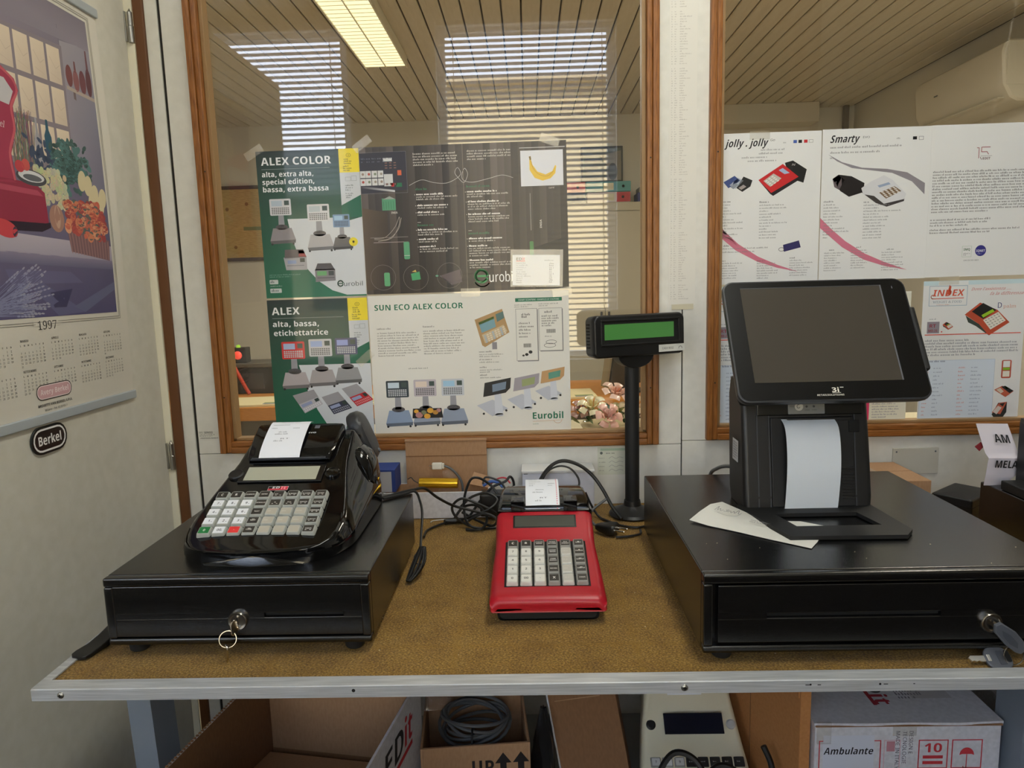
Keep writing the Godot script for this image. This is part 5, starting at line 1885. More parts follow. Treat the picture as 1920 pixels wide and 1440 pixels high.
	# tangle of cords between the drawer and the red register
	var tangle := [
		[Vector3(-0.125, 0.9235, 0.14), Vector3(-0.15, 0.942, 0.14), Vector3(-0.157, 0.963, 0.14), Vector3(-0.139, 0.979, 0.14), Vector3(-0.113, 0.971, 0.14), Vector3(-0.078, 0.953, 0.14), Vector3(-0.068, 0.94, 0.135)],
		[Vector3(-0.069, 0.9235, 0.15), Vector3(-0.105, 0.924, 0.155), Vector3(-0.128, 0.934, 0.15), Vector3(-0.135, 0.97, 0.13), Vector3(-0.123, 1.008, 0.12), Vector3(-0.107, 1.013, 0.115), Vector3(-0.085, 0.998, 0.11), Vector3(-0.07, 0.98, 0.115)],
		[Vector3(-0.099, 0.995, 0.1), Vector3(-0.093, 1.008, 0.095), Vector3(-0.067, 1.0, 0.095), Vector3(-0.055, 0.986, 0.1), Vector3(-0.044, 0.97, 0.11), Vector3(-0.05, 0.945, 0.12)],
		[Vector3(-0.16, 0.924, 0.11), Vector3(-0.14, 0.95, 0.105), Vector3(-0.11, 0.958, 0.12), Vector3(-0.09, 0.942, 0.145), Vector3(-0.1, 0.926, 0.165), Vector3(-0.13, 0.924, 0.16)],
		[Vector3(-0.15, 0.93, 0.13), Vector3(-0.12, 0.946, 0.15), Vector3(-0.085, 0.96, 0.15), Vector3(-0.07, 0.972, 0.13), Vector3(-0.09, 0.983, 0.12), Vector3(-0.12, 0.976, 0.12), Vector3(-0.145, 0.955, 0.125)],
		[Vector3(-0.14, 0.945, 0.12), Vector3(-0.11, 0.935, 0.14), Vector3(-0.08, 0.93, 0.16), Vector3(-0.07, 0.945, 0.165), Vector3(-0.095, 0.955, 0.16), Vector3(-0.125, 0.94, 0.155)],
		[Vector3(-0.13, 0.925, 0.09), Vector3(-0.1, 0.965, 0.085), Vector3(-0.08, 0.985, 0.085), Vector3(-0.055, 0.995, 0.082), Vector3(-0.045, 1.004, 0.08), Vector3(-0.038, 0.99, 0.08), Vector3(-0.04, 0.96, 0.09)]]
	for i in tangle.size():
		cord("tangled_cord", "black cord in the tangle left of the red register", tangle[i], 0.0026 if i != 2 else 0.002, blk, "cable", "tangled cords behind the red register")
	cord("coloured_lead", "thin blue lead on the cord tangle", [Vector3(-0.1, 0.986, 0.08), Vector3(-0.085, 0.994, 0.078), Vector3(-0.07, 0.992, 0.08), Vector3(-0.06, 0.984, 0.085)], 0.003, plain("lead_blue", srgb(58, 96, 170), 0.5))
	cord("coloured_lead", "thin red lead on the cord tangle", [Vector3(-0.085, 0.988, 0.075), Vector3(-0.07, 0.999, 0.075), Vector3(-0.055, 1.001, 0.078), Vector3(-0.045, 0.992, 0.085)], 0.0016, plain("lead_red", srgb(186, 40, 50), 0.5))
	var ad := thing("power_adapter", "black power adapter block sitting in the cord tangle", "adapter", Vector3(-0.079, y + 0.008, 0.085))
	part("block", bx(Vector3(-0.027, 0.0, -0.02), Vector3(0.027, 0.046, 0.02), 0.004), mats.soft_black, ad)
	part("label", bx(Vector3(-0.016, 0.0458, -0.012), Vector3(0.012, 0.0463, 0.012)), mats.slate_plastic, ad)
	# wide flat loop standing behind the red register
	cord("looped_cable", "thick black cable looping up behind the red register", [Vector3(0.001, 0.945, 0.082), Vector3(0.013, 0.99, 0.078), Vector3(0.034, 1.02, 0.074), Vector3(0.061, 1.032, 0.07), Vector3(0.094, 1.022, 0.068), Vector3(0.121, 1.0, 0.07), Vector3(0.141, 0.972, 0.08), Vector3(0.156, 0.945, 0.1), Vector3(0.172, 0.9265, 0.125)], 0.0036, blk)
	cord("looped_cable", "thin black cable forming small loop behind the red register", [Vector3(0.012, 0.975, 0.09), Vector3(0.026, 1.01, 0.086), Vector3(0.05, 1.024, 0.083), Vector3(0.074, 1.02, 0.082), Vector3(0.09, 1.002, 0.085), Vector3(0.092, 0.985, 0.09), Vector3(0.08, 0.965, 0.1)], 0.002, blk)
	cord("floor_cable", "black cable lying on felt round the pole display's base", [Vector3(0.105, 0.97, 0.085), Vector3(0.116, 0.945, 0.09), Vector3(0.13, 0.9245, 0.1), Vector3(0.145, 0.9235, 0.125), Vector3(0.17, 0.9235, 0.155), Vector3(0.198, 0.9235, 0.165), Vector3(0.222, 0.9235, 0.15)], 0.0024, blk)
	# mains plug
	var plug := thing("mains_plug", "black two-pin mains plug lying right of the red register", "plug", Vector3(0.135, y + 0.012, 0.19))
	g = Geo.new()
	rings = []
	for s in [[-0.02, 0.006, 0.0045], [-0.012, 0.01, 0.007], [0.004, 0.016, 0.0095], [0.016, 0.0165, 0.0105], [0.02, 0.014, 0.009]]:
		var ring := []
		for q in rounded(s[1] * 2, s[2] * 2, s[2] * 0.6, 3):
			ring.append(Vector3(q.x, q.y, s[0]))
		rings.append(ring)
	g.loft(rings, true, true, 40.0)
	plug.rotation.y = deg_to_rad(62)
	part("body", g, mats.soft_black, plug)
	for x in [-0.0085, 0.0085]:
		g = Geo.new()
		g.at = moved(Vector3(x, 0, 0.02), 0, 90)
		g.lathe([Vector2(0.002, 0.0), Vector2(0.002, 0.017), Vector2(0.0012, 0.0185)], 10)
		part("pin", g, mats.chrome, plug)
	part("cord", Geo.new().tube(smooth_path([Vector3(0, 0, -0.019), Vector3(0.012, 0.004, -0.035), Vector3(0.04, 0.01, -0.05), Vector3(0.075, 0.03, -0.03)]), 0.0026, 8), mats.cable_grey, plug)
	cord("floor_cable", "black cable lying on the felt between plug and larger drawer", [Vector3(0.15, 0.9235, 0.215), Vector3(0.172, 0.9235, 0.212), Vector3(0.196, 0.9235, 0.2), Vector3(0.2, 0.9235, 0.178)], 0.0022, blk)
	# low-voltage lead with barrel connector
	var bl := thing("barrel_lead", "black low-voltage lead with barrel connector lying by left drawer", "cable", Vector3.ZERO)
	part("cord", Geo.new().tube(smooth_path([Vector3(-0.205, 0.9255, 0.2), Vector3(-0.205, 0.924, 0.165), Vector3(-0.192, 0.924, 0.14), Vector3(-0.172, 0.9255, 0.122)]), 0.0023, 7), blk, bl)
	part("connector", Geo.new().tube([Vector3(-0.175, 0.9265, 0.1225), Vector3(-0.168, 0.9265, 0.118), Vector3(-0.148, 0.9265, 0.1155), Vector3(-0.139, 0.9265, 0.1145)], 0.0055, 12), mats.soft_black, bl)
	part("barrel", Geo.new().tube([Vector3(-0.139, 0.9265, 0.1145), Vector3(-0.127, 0.9265, 0.1135)], 0.0032, 12), mats.chrome, bl)
	cord("thin_wire", "thin pale wire lying on felt along the white tray", [Vector3(-0.205, 0.922, 0.11), Vector3(-0.2, 0.922, 0.1), Vector3(-0.173, 0.922, 0.094), Vector3(-0.14, 0.922, 0.1)], 0.001, mats.cable_white)


# ------------------------------------------------------------ things at the right edge
func build_right_edge() -> void:
	var y := TABLE_Y + 0.001
	var ct := thing("brown_carton", "brown cardboard carton behind the touch terminal", "box", Vector3(0.66, y, 0.085))
	part("carton", bx(Vector3(-0.088, 0, -0.07), Vector3(0.088, 0.08, 0.07), 0.0008), mats.carton, ct)
	part("tape", bx(Vector3(-0.02, 0.0798, -0.07), Vector3(0.02, 0.0803, 0.0704)), mats.clear_tape, ct)
	part("seam", bx(Vector3(-0.088, 0.0796, -0.0006), Vector3(0.088, 0.0802, 0.0006)), mats.carton_dark, ct)
	var sb := thing("black_box", "small flat black box lying by the wall near the right edge", "box", Vector3(0.832, y, 0.115))
	sb.rotation.y = deg_to_rad(38)
	part("case", bx(Vector3(-0.052, 0, -0.036), Vector3(0.052, 0.046, 0.036), 0.004), mats.soft_black, sb)
	part("seam", bx(Vector3(-0.0523, 0.03, -0.0363), Vector3(0.0523, 0.031, 0.0363)), mats.deep_slot, sb)
	# third cash drawer, cut by the picture's edge
	var d := thing("cash_box", "third black cash drawer cut off by the right edge", "cash drawer", Vector3(1.0, TABLE_Y, 0.64))
	drawer_body(d, 0.42, 0.088, 0.41, 0.012)
	front_with_slot(d, -0.19, 0.192, 0.024, 0.088, -0.11, 0.06, 0.055, -0.0015)
	var pr := thing("receipt_printer", "black receipt printer on the third drawer behind lettered paper", "printer", Vector3(0.912, TABLE_Y + 0.1005, 0.33))
	var g := Geo.new()
	g.at = Transform3D(Basis(Vector3(0, 0, 1), Vector3.UP, Vector3(-1, 0, 0)), Vector3.ZERO)
	g.slab(PackedVector2Array([Vector2(-0.07, 0.0), Vector2(0.08, 0.0), Vector2(0.08, 0.05), Vector2(0.06, 0.1), Vector2(-0.07, 0.118)]), -0.085, 0.085, 0.005)
	g.at = Transform3D.IDENTITY
	part("case", g, mats.soft_black, pr)
	part("lid", bx(Vector3(-0.07, 0.1, -0.06), Vector3(0.07, 0.122, 0.03), 0.004), mats.matt_black, pr)
	part("foot_step", bx(Vector3(-0.12, 0, -0.05), Vector3(-0.084, 0.016, 0.03), 0.002), mats.matt_black, pr)
	# folded paper leaning on the printer, black capitals
	var o := thing("folded_paper", "creased white paper with bold black capitals hanging by the printer", "paper", Vector3(0.805, TABLE_Y + 0.1008, 0.245))
	var rows := [[0.002, 0.03, 0.0, 0.012], [0.002, 0.05, 0.022, 0.016], [0.003, 0.054, 0.05, 0.019], [0.0, 0.05, 0.058, 0.013], [-0.008, 0.04, 0.106, -0.004]]
	var rings := []
	g = Geo.new()
	g.paint(srgb(214, 206, 212))
	for r in rows:
		var a := Vector3(r[0] - 0.028, r[2], r[3])
		var b := Vector3(r[1] - 0.018, r[2] - 0.003, r[3] - 0.006)
		rings.append([a, b, b - Vector3(0, 0, 0.0006), a - Vector3(0, 0, 0.0006)])
	g.loft(rings, true, true, 20.0)
	part("sheet", g, mats.paper_print, o)
	var k := Ink.new(self, 40, 24)
	k.text("AM", 6, 17, 14, 27, srgb(20, 18, 20), "sans_bold", -0.3)
	put("lettering", k.mesh(), mats.paper_print, o, moved(Vector3(0.004, 0.079, 0.0085), 6, -19, -6))
	k = Ink.new(self, 50, 20)
	k.text("MELA", 4, 16, 13, 42, srgb(20, 18, 20), "sans_bold", -0.05)
	put("lettering", k.mesh(), mats.paper_print, o, moved(Vector3(0.006, 0.038, 0.0195), 7, 6, -5))
	part("tag", Geo.new().slab(PackedVector2Array([Vector2(-0.008, 0.0), Vector2(0.002, 0.008), Vector2(0.007, 0.0), Vector2(0.0, -0.008)]), -0.0008, 0.0008), plain("tag_red", srgb(126, 26, 36), 0.6), o, Transform3D(Basis.IDENTITY, Vector3(-0.03, 0.066, 0.0)))


# ------------------------------------------------------------ boxes below the table
func build_under_table() -> void:
	var y := 0.4755
	# big open carton on the left: brown inside, white outside
	var b1 := thing("open_carton", "open cardboard box, white outside and brown inside, under the table's left", "box", Vector3(-0.352, y, 0.545))
	b1.rotation.y = deg_to_rad(-9.5)
	open_carton(b1, 0.272, 0.285, 0.34, mats.carton_dark, mats.white_board)
	for s in [[-0.045, -8.0], [0.055, 10.0]]:
		part("inner_flap", bx(Vector3(-0.128, 0.0, -0.05), Vector3(0.128, 0.004, 0.05), 0.0006), mats.carton, b1, moved(Vector3(0, 0.145, s[0] - 0.055), 0, s[1]))
	part("inner_panel", bx(Vector3(-0.13, 0.14, -0.1655), Vector3(0.13, 0.284, -0.164)), mats.carton, b1)
	# the corrugated raw edge of the left wall
	var g := Geo.new()
	for i in 56:
		var z := -0.168 + i * 0.006
		g.box(Vector3(-0.1357, 0.2845, z), Vector3(-0.1323, 0.2864, z + 0.003))
	part("corrugated_edge", g, mats.carton_dark, b1)
	var k := Ink.new(self, 300, 150)
	k.text("ED", 150, 60, 40, 76, srgb(36, 32, 36), "sans_bold", 0.15); k.text("it", 232, 60, 42, 34, srgb(190, 44, 54), "sans_bold", 0.15); k.rect(150, 66, 116, 8, srgb(190, 44, 54))
	k.small(60, 110, 90, 2, 14, 6, srgb(120, 112, 118))
	put("box_print", k.mesh(), mats.carton_print, b1, Transform3D(Basis(Vector3(0, 0, -1), Vector3.UP, Vector3(1, 0, 0)), Vector3(0.1364, 0.205, -0.005)))
	# carton with UP arrows, holding coiled cables
	var b2 := thing("up_carton", "brown carton printed UP with arrows, full of cables, under the table", "box", Vector3(-0.106, y, 0.372))
	b2.rotation.y = deg_to_rad(5)
	open_carton(b2, 0.172, 0.198, 0.15, mats.carton, mats.carton)
	k = Ink.new(self, 172, 120)
	k.text("UP", 80, 46, 24, 34, srgb(32, 26, 22), "sans_bold")
	for x in [118.0, 146.0]:
		k.poly([x + 11, 10, x + 24, 28, x - 2, 28], srgb(32, 26, 22)); k.rect(x + 6, 28, 10, 20, srgb(32, 26, 22))
	put("box_print", k.mesh(), mats.carton_print, b2, Transform3D(Basis.IDENTITY, Vector3(0.0, 0.134, 0.0753)))
	var coil := thing("cable_coil", "grey network cable coiled in the UP carton", "cable", Vector3(-0.106, y + 0.178, 0.37))
	for i in 7:
		var rr := 0.046 + 0.0045 * (i % 4)
		var pts := []
		for a in 25:
			var t := TAU * a / 24.0
			pts.append(Vector3(cos(t) * rr, 0.004 * i + 0.012 * sin(t + i), sin(t) * rr * 0.9))
		part("turn", Geo.new().tube(pts, 0.0028, 7), mats.cable_grey, coil)
	part("band", wire_ring(Vector3(0.0, 0.012, 0.046), 0.017, 0.0018, 90, 90), mats.cable_black, coil)
	var rl := thing("network_lead", "grey lead with a red plug boot rising over the coil", "cable", Vector3.ZERO)
	part("cord", Geo.new().tube(smooth_path([Vector3(-0.185, 0.71, 0.36), Vector3(-0.15, 0.716, 0.34), Vector3(-0.1, 0.716, 0.325), Vector3(-0.06, 0.712, 0.32)]), 0.003, 8), mats.cable_white, rl)
	part("boot", Geo.new().tube([Vector3(-0.065, 0.708, 0.32), Vector3(-0.04, 0.703, 0.318)], 0.0065, 10, 0.0055), plain("boot_red", srgb(206, 54, 48), 0.4), rl)
	part("clip", bx(Vector3(-0.079, 0.705, 0.312), Vector3(-0.071, 0.726, 0.322), 0.001), mats.soft_black, rl)
	# clear bag behind the coil
	var bag := thing("clear_bag", "crumpled clear plastic bag behind the coiled cable", "bag", Vector3(-0.18, y + 0.2, 0.335))
	g = Geo.new()
	var rings := []
	for i in 6:
		var ring := []
		for j in 12:
			var a := TAU * j / 12.0
			var rr := (0.036 + rng.randf_range(-0.008, 0.008)) * (1.0 - i * 0.12)
			ring.append(Vector3(cos(a) * rr, i * 0.011 + rng.randf_range(-0.003, 0.003), sin(a) * rr * 0.6))
		rings.append(ring)
	g.loft(rings, true, true, 20.0)
	part("film", g, mats.clear_film, bag)
	# black crumpled bag
	var bb := thing("black_bag", "crumpled black plastic bag between the UP carton and brown board", "bag", Vector3(0.008, y + 0.005, 0.39))
	g = Geo.new()
	rings = []
	for i in 9:
		var ring := []
		var t := i / 8.0
		for j in 18:
			var a := TAU * j / 18.0
			var rr := (0.026 * sqrt(maxf(0.03, 1.0 - t * t * 0.95))) * (1.0 + 0.16 * sin(a * 3.0 + i) + rng.randf_range(-0.07, 0.07))
			ring.append(Vector3(cos(a) * rr * 0.85, 0.22 * t + rng.randf_range(-0.004, 0.004), sin(a) * rr))
		rings.append(ring)
	g.loft(rings, true, true, 25.0)
	part("film", g, plain("bin_black", srgb(22, 23, 26), 0.3), bb)
	# tall brown carton, its broad face to the viewer
	var b3 := thing("flat_carton", "tall narrow brown carton leaning under the table's middle", "box", Vector3(0.112, y + 0.006, 0.35))
	b3.rotation = Vector3(deg_to_rad(-4), deg_to_rad(-4), deg_to_rad(9.5))
	part("carton", bx(Vector3(-0.056, 0.012, -0.05), Vector3(0.056, 0.39, 0.05), 0.001), mats.carton_dark, b3)
	part("torn_edge", bx(Vector3(-0.0575, 0.1, 0.046), Vector3(-0.0545, 0.388, 0.0512), 0.0008), mats.white_board, b3)
	for q in [0.29, 0.23]:
		part("crease", bx(Vector3(-0.045, q, 0.0499), Vector3(0.03, q + 0.0012, 0.0505)), mats.carton, b3)
	# cream register standing tilted
	var reg := thing("cream_register", "cream cash register with black keys under the table", "cash register", Vector3(0.256, y + 0.08, 0.378))
	reg.rotation = Vector3(deg_to_rad(43), 0, 0)
	g = Geo.new()
	rings = []
	for s in [[0.11, 0.092, 0.03], [0.105, 0.094, 0.036], [0.0, 0.09, 0.04], [-0.07, 0.082, 0.045], [-0.12, 0.074, 0.06], [-0.19, 0.07, 0.065]]:
		var ring := []
		for q in rounded(s[1] * 2, s[2], 0.01, 3, 0.0, s[2] / 2):
			ring.append(Vector3(q.x, q.y, s[0]))
		rings.append(ring)
	g.loft(rings, true, true, 40.0)
	part("shell", g, mats.cream_plastic, reg)
	part("display_glass", bx(Vector3(-0.046, 0.051, -0.098), Vector3(0.052, 0.0545, -0.066), 0.0006), plain("lcd_navy", srgb(24, 26, 38), 0.15), reg, moved(Vector3.ZERO, 0, 6))
	for x in [-0.066, 0.068]:
		g = Geo.new()
		g.at = Transform3D(Basis.IDENTITY, Vector3(x, 0.044, -0.078))
		g.lathe([Vector2(0.008, 0.0), Vector2(0.008, 0.005), Vector2(0.005, 0.007)], 18)
		part("round_button", g, mats.soft_black if x < 0 else plain("button_clear", srgb(190, 190, 188), 0.15), reg)
	part("receipt", paper_strip(0.058, [Vector2(-0.122, 0.06), Vector2(-0.15, 0.07), Vector2(-0.185, 0.072)], Color.WHITE), mats.thermal_paper, reg, Transform3D(Basis.IDENTITY, Vector3(-0.005, 0, 0)))
	for r in 4:
		for cidx in 8:
			var white := cidx < 3 and r < 3
			put("key", key_cap(0.0175, 0.0155, 0.006, srgb(206, 206, 204) if white else srgb(40, 40, 42), srgb(80, 80, 84) if white else srgb(200, 200, 198), [str(7 - r * 3 + cidx)] if white and r < 3 else ["~"], 3.6 if white else 1.8, srgb(160, 160, 156) if white else srgb(46, 46, 48)), mats.key_plastic, reg, Transform3D(Basis.IDENTITY, Vector3((cidx - 3.5) * 0.0195 + 0.004, 0.0395, -0.022 + r * 0.0185)))
	for p in [
		["thick black cable heaped on cream register's keys", [Vector3(0.178, 0.58, 0.475), Vector3(0.184, 0.63, 0.46), Vector3(0.208, 0.66, 0.45), Vector3(0.238, 0.655, 0.455), Vector3(0.255, 0.628, 0.47), Vector3(0.243, 0.605, 0.478), Vector3(0.218, 0.61, 0.478)]],
		["black cable looping over cream register's middle keys", [Vector3(0.243, 0.585, 0.48), Vector3(0.255, 0.628, 0.467), Vector3(0.278, 0.646, 0.46), Vector3(0.306, 0.636, 0.465), Vector3(0.326, 0.61, 0.472), Vector3(0.333, 0.58, 0.475)]],
		["black cable hanging beside cream register's right flank", [Vector3(0.348, 0.668, 0.446), Vector3(0.358, 0.64, 0.456), Vector3(0.356, 0.6, 0.468), Vector3(0.34, 0.572, 0.478), Vector3(0.31, 0.566, 0.488)]]]:
		cord("heaped_cable", p[0], p[1], 0.0048, mats.cable_black)
	# flat brown carton standing on edge against the white box
	var b4 := thing("flapped_carton", "orange-brown flat carton standing on edge beside the white box", "box", Vector3(0.359, y, 0.33))
	b4.rotation.y = deg_to_rad(11)
	part("carton", bx(Vector3(-0.006, 0.0, -0.16), Vector3(0.011, 0.39, 0.165), 0.001), mats.carton_orange, b4)
	part("flap", bx(Vector3(-0.009, 0.3, -0.158), Vector3(-0.006, 0.388, 0.163), 0.0006), mats.carton_orange, b4)
	part("crease", bx(Vector3(-0.0064, 0.02, 0.02), Vector3(-0.0058, 0.3, 0.0212)), mats.carton_dark, b4)
	# the white box with handling marks
	var b5 := thing("marked_box", "white box with red handling marks and a label reading Ambulante", "box", Vector3(0.538, y, 0.382))
	part("carton", bx(Vector3(-0.134, 0, -0.118), Vector3(0.134, 0.2625, 0.118), 0.0015), mats.white_board, b5)
	g = Geo.new()
	g.at = Transform3D(Basis(Vector3(1, 0, 0), Vector3(0, 0, -1), Vector3(0, 1, 0)), Vector3.ZERO)
	g.slab(PackedVector2Array([Vector2(-0.136, -0.119), Vector2(-0.06, -0.121), Vector2(0.0, -0.1195), Vector2(0.07, -0.1215), Vector2(0.136, -0.118), Vector2(0.136, 0.118), Vector2(-0.136, 0.118)]), 0.2625, 0.2665)
	g.at = Transform3D.IDENTITY
	part("top_flap", g, mats.white_board, b5)
	part("torn_lip", bx(Vector3(-0.134, 0.2605, 0.1165), Vector3(0.134, 0.2632, 0.1205), 0.0006), mats.carton_dark, b5)
	part("tape_scrap", bx(Vector3(-0.022, 0.245, 0.1182), Vector3(0.012, 0.2668, 0.1186)), mats.clear_tape, b5)
	part("tape_scrap", bx(Vector3(-0.132, 0.235, 0.1183), Vector3(-0.112, 0.268, 0.1215)), mats.clear_tape, b5)
	k = Ink.new(self, 268, 262)
	var red := srgb(196, 54, 62)
	k.frame(6, 24, 90, 46, 1.5, red); k.frame(100, 24, 24, 46, 1.2, srgb(214, 170, 178)); k.rect(104, 26, 12, 16, srgb(186, 130, 140))
	k.frame(150, 24, 43, 46, 1.6, red); k.mid("10", 171.5, 44, 14, 25, red, "sans_bold"); k.rect(157, 49, 29, 5, red); k.rect(157, 58, 29, 5, red)
	k.frame(198, 24, 44, 46, 1.6, red); k.frame(150, 78, 43, 46, 1.6, red); k.frame(6, 78, 90, 46, 1.6, red); k.frame(198, 78, 44, 46, 1.6, red)
	k.up()
	k.rect(12, 16, 74, 84, srgb(206, 208, 218)); k.up()
	k.text("Ambulante", 13, 46, 10.5, 71, srgb(22, 20, 24), "sans_bold", 0.2)
	for p in [["DESIGN E", 136.0, 36.0], ["TECNOLOGIE", 127.0, 52.0], ["MADE IN ITALY", 117.0, 60.0]]:
		k.text(p[0], p[1], 10, 5.6, p[2], srgb(96, 90, 100), "sans", 0.0, PI / 2)
	put("box_print", k.mesh(), mats.carton_print, b5, Transform3D(Basis.IDENTITY, Vector3(0.0, 0.1312, 0.1184)))
	# umbrella mark: drawn wholly inside its frame
	k = Ink.new(self, 26, 46)
	var dome := []
	for i in 13:
		dome.append(13 - cos(PI * i / 12.0) * 10.5); dome.append(25 - sin(PI * i / 12.0) * 12)
	for x in [20.0, 13.0, 6.0]:
		dome.append(x); dome.append(23.5)
	k.poly(dome, red); k.line([13, 24, 13, 43], 1.3, red); k.ring(10.8, 43, 2.2, 3.2, 1.3, red, 0.0, PI)
	put("umbrella_mark", k.mesh(), mats.carton_print, b5, Transform3D(Basis.IDENTITY, Vector3(0.086, 0.2155, 0.1186)))
	k = Ink.new(self, 268, 236)
	k.text("ED", 112, 118, 22, 44, srgb(40, 36, 40), "sans_bold", 0.0, PI / 2); k.text("it", 110, 166, 24, 26, srgb(160, 40, 50), "sans_bold", 0.0, PI / 2); k.rect(104, 118, 6, 76, srgb(160, 40, 50)); k.small(150, 160, 40, 3, 9, 5, srgb(120, 116, 124)); k.rect(170, 128, 60, 50, srgb(190, 186, 186))
	put("lid_print", k.mesh(), mats.carton_print, b5, Transform3D(Basis(Vector3(1, 0, 0), Vector3(0, 0, -1), Vector3(0, 1, 0)), Vector3(0, 0.2667, 0.0)))
	# the next white box, cut off by the picture's edge
	var b6 := thing("white_carton", "plain white carton half hidden behind the right table leg", "box", Vector3(0.87, y, 0.34))
	part("carton", bx(Vector3(-0.13, 0, -0.12), Vector3(0.13, 0.235, 0.12), 0.0015), mats.white_board, b6)
	k = Ink.new(self, 60, 40)
	k.line([4, 8, 12, 30], 3, srgb(60, 56, 60)); k.line([14, 10, 22, 32], 3, srgb(60, 56, 60)); k.line([24, 14, 32, 34], 3, srgb(60, 56, 60))
	put("box_print", k.mesh(), mats.carton_print, b6, Transform3D(Basis.IDENTITY, Vector3(-0.08, 0.15, 0.1204)))
	part("lid_seam", bx(Vector3(-0.13, 0.218, 0.1198), Vector3(0.13, 0.2195, 0.1204)), mats.grey_plastic, b6)


# ------------------------------------------------------------ papers stuck to the partition
func on_wall(x: float, y: float, z := 0.0002, roll := 0.0) -> Transform3D:
	return moved(Vector3(x, y, z), 0, 0, roll)


func build_wall_papers() -> void:
	# the long list between the two windows
	var k := Ink.new(self, 54, 780)
	for i in 168:
		var y := 8.0 + i * 4.55
		if i % 23 == 22:
			continue
		var cx := 4.0
		k.small(cx, y, 2.5, 1, 1, 1.6, srgb(176, 173, 166), 0.0)
		k.small(cx + 6, y, rng.randf_range(2, 8), 1, 1, 1.6, srgb(176, 171, 164), 0.0)
		k.small(cx + 16, y, rng.randf_range(6, 30), 1, 1, 1.6, srgb(180, 174, 166), 0.1)
	sheet("paper_list", k, srgb(222, 219, 210), "long narrow paper list of tiny print on the post between windows", "paper", on_wall(0.3125, 1.725))
	k = Ink.new(self, 44, 11)
	sheet("tape_strip", k, srgb(206, 198, 172), "yellowed tape strip at the foot of the long paper list", "tape", on_wall(0.314, 1.3315, 0.0008, 1.0))
	# small adhesive label left of the first window
	k = Ink.new(self, 44, 17)
	k.text("EDIL", 1, 4.6, 3, 8, srgb(80, 78, 74)); k.text("SERVICE", 12, 5.2, 4, 18, srgb(60, 58, 56), "sans_bold")
	k.small(2, 9, 38, 2, 3, 1.6, srgb(120, 116, 110)); k.text("ASSISTENZA TECNICA", 3, 16.2, 2.2, 38, srgb(56, 54, 52), "sans_bold")
	sheet("adhesive_label", k, srgb(214, 212, 202), "tiny printed label on the panel left of the first window", "label", on_wall(-0.6855, 1.0865))
	# filled-in form taped below the window
	k = Ink.new(self, 64, 60)
	k.rect(6, 3, 52, 5, srgb(168, 186, 160)); k.oval(8, 13, 3, 3, srgb(90, 96, 90)); k.small(18, 15, 36, 1, 1, 2.6, srgb(110, 112, 104))
	for i in 4:
		k.small(3, 25 + i * 9, 18, 1, 1, 1.8, srgb(140, 142, 130)); k.curve([24, 25 + i * 9, 30, 21 + i * 9, 38, 25 + i * 9, 46, 22 + i * 9, 54, 24 + i * 9], 0.8, srgb(150, 150, 142))
	sheet("taped_form", k, srgb(206, 208, 190), "small greenish handwritten form taped to the wall behind the pole", "paper", on_wall(0.17, 1.012))
	# grey blank plate at the right
	var o := thing("blank_plate", "plain beige cover plate on the wall above the small black box", "plate", Vector3(0.799, 0.999, 0.0))
	part("plate", bx(Vector3(-0.0475, -0.028, 0.0), Vector3(0.0475, 0.028, 0.004), 0.0015), plain("plate_beige", srgb(190, 186, 174), 0.5), o)
	for x in [-0.04, 0.04]:
		var g := Geo.new()
		g.at = moved(Vector3(x, 0.02, 0.004), 0, 90)
		g.lathe([Vector2(0.002, 0.0), Vector2(0.0016, 0.0006), Vector2(0.0, 0.0008)], 8)
		part("screw", g, mats.grey_plastic, o)


# ------------------------------------------------------------ brochures on the glass
# a tower scale as printed: head, column, tray
func tower_scale(k: Ink, x: float, y: float, s: float, head: Color, tray: Color, screen: Color) -> void:
	k.poly([x + 18 * s, y + 34 * s, x + 30 * s, y + 34 * s, x + 31 * s, y + 62 * s, x + 17 * s, y + 62 * s], srgb(150, 150, 156))
	k.oval(x + 24 * s, y + 62 * s, 14 * s, 6 * s, srgb(84, 80, 82))
	k.poly([x + 4 * s, y + 64 * s, x + 46 * s, y + 64 * s, x + 54 * s, y + 90 * s, x - 4 * s, y + 92 * s], tray)
	k.up()
	k.poly([x - 4 * s, y + 92 * s, x + 54 * s, y + 90 * s, x + 53 * s, y + 97 * s, x - 2 * s, y + 99 * s], tray.darkened(0.35))
	for q in [0.0, 48.0]:
		k.oval(x + q * s, y + 99 * s, 2.4 * s, 2.4 * s, srgb(40, 40, 42))
	k.round_rect(x, y, 48 * s, 36 * s, 2.5 * s, head)
	k.up()
	k.rect(x + 4 * s, y + 4 * s, 24 * s, 12 * s, screen)
	k.rect(x + 33 * s, y + 4 * s, 11 * s, 10 * s, srgb(58, 74, 70))
	for r in 4:
		for q in 9:
			k.rect(x + (4 + q * 4.5) * s, y + (19 + r * 3.8) * s, 3.3 * s, 2.6 * s, head.darkened(0.45) if head.get_luminance() > 0.4 else srgb(190, 192, 196))


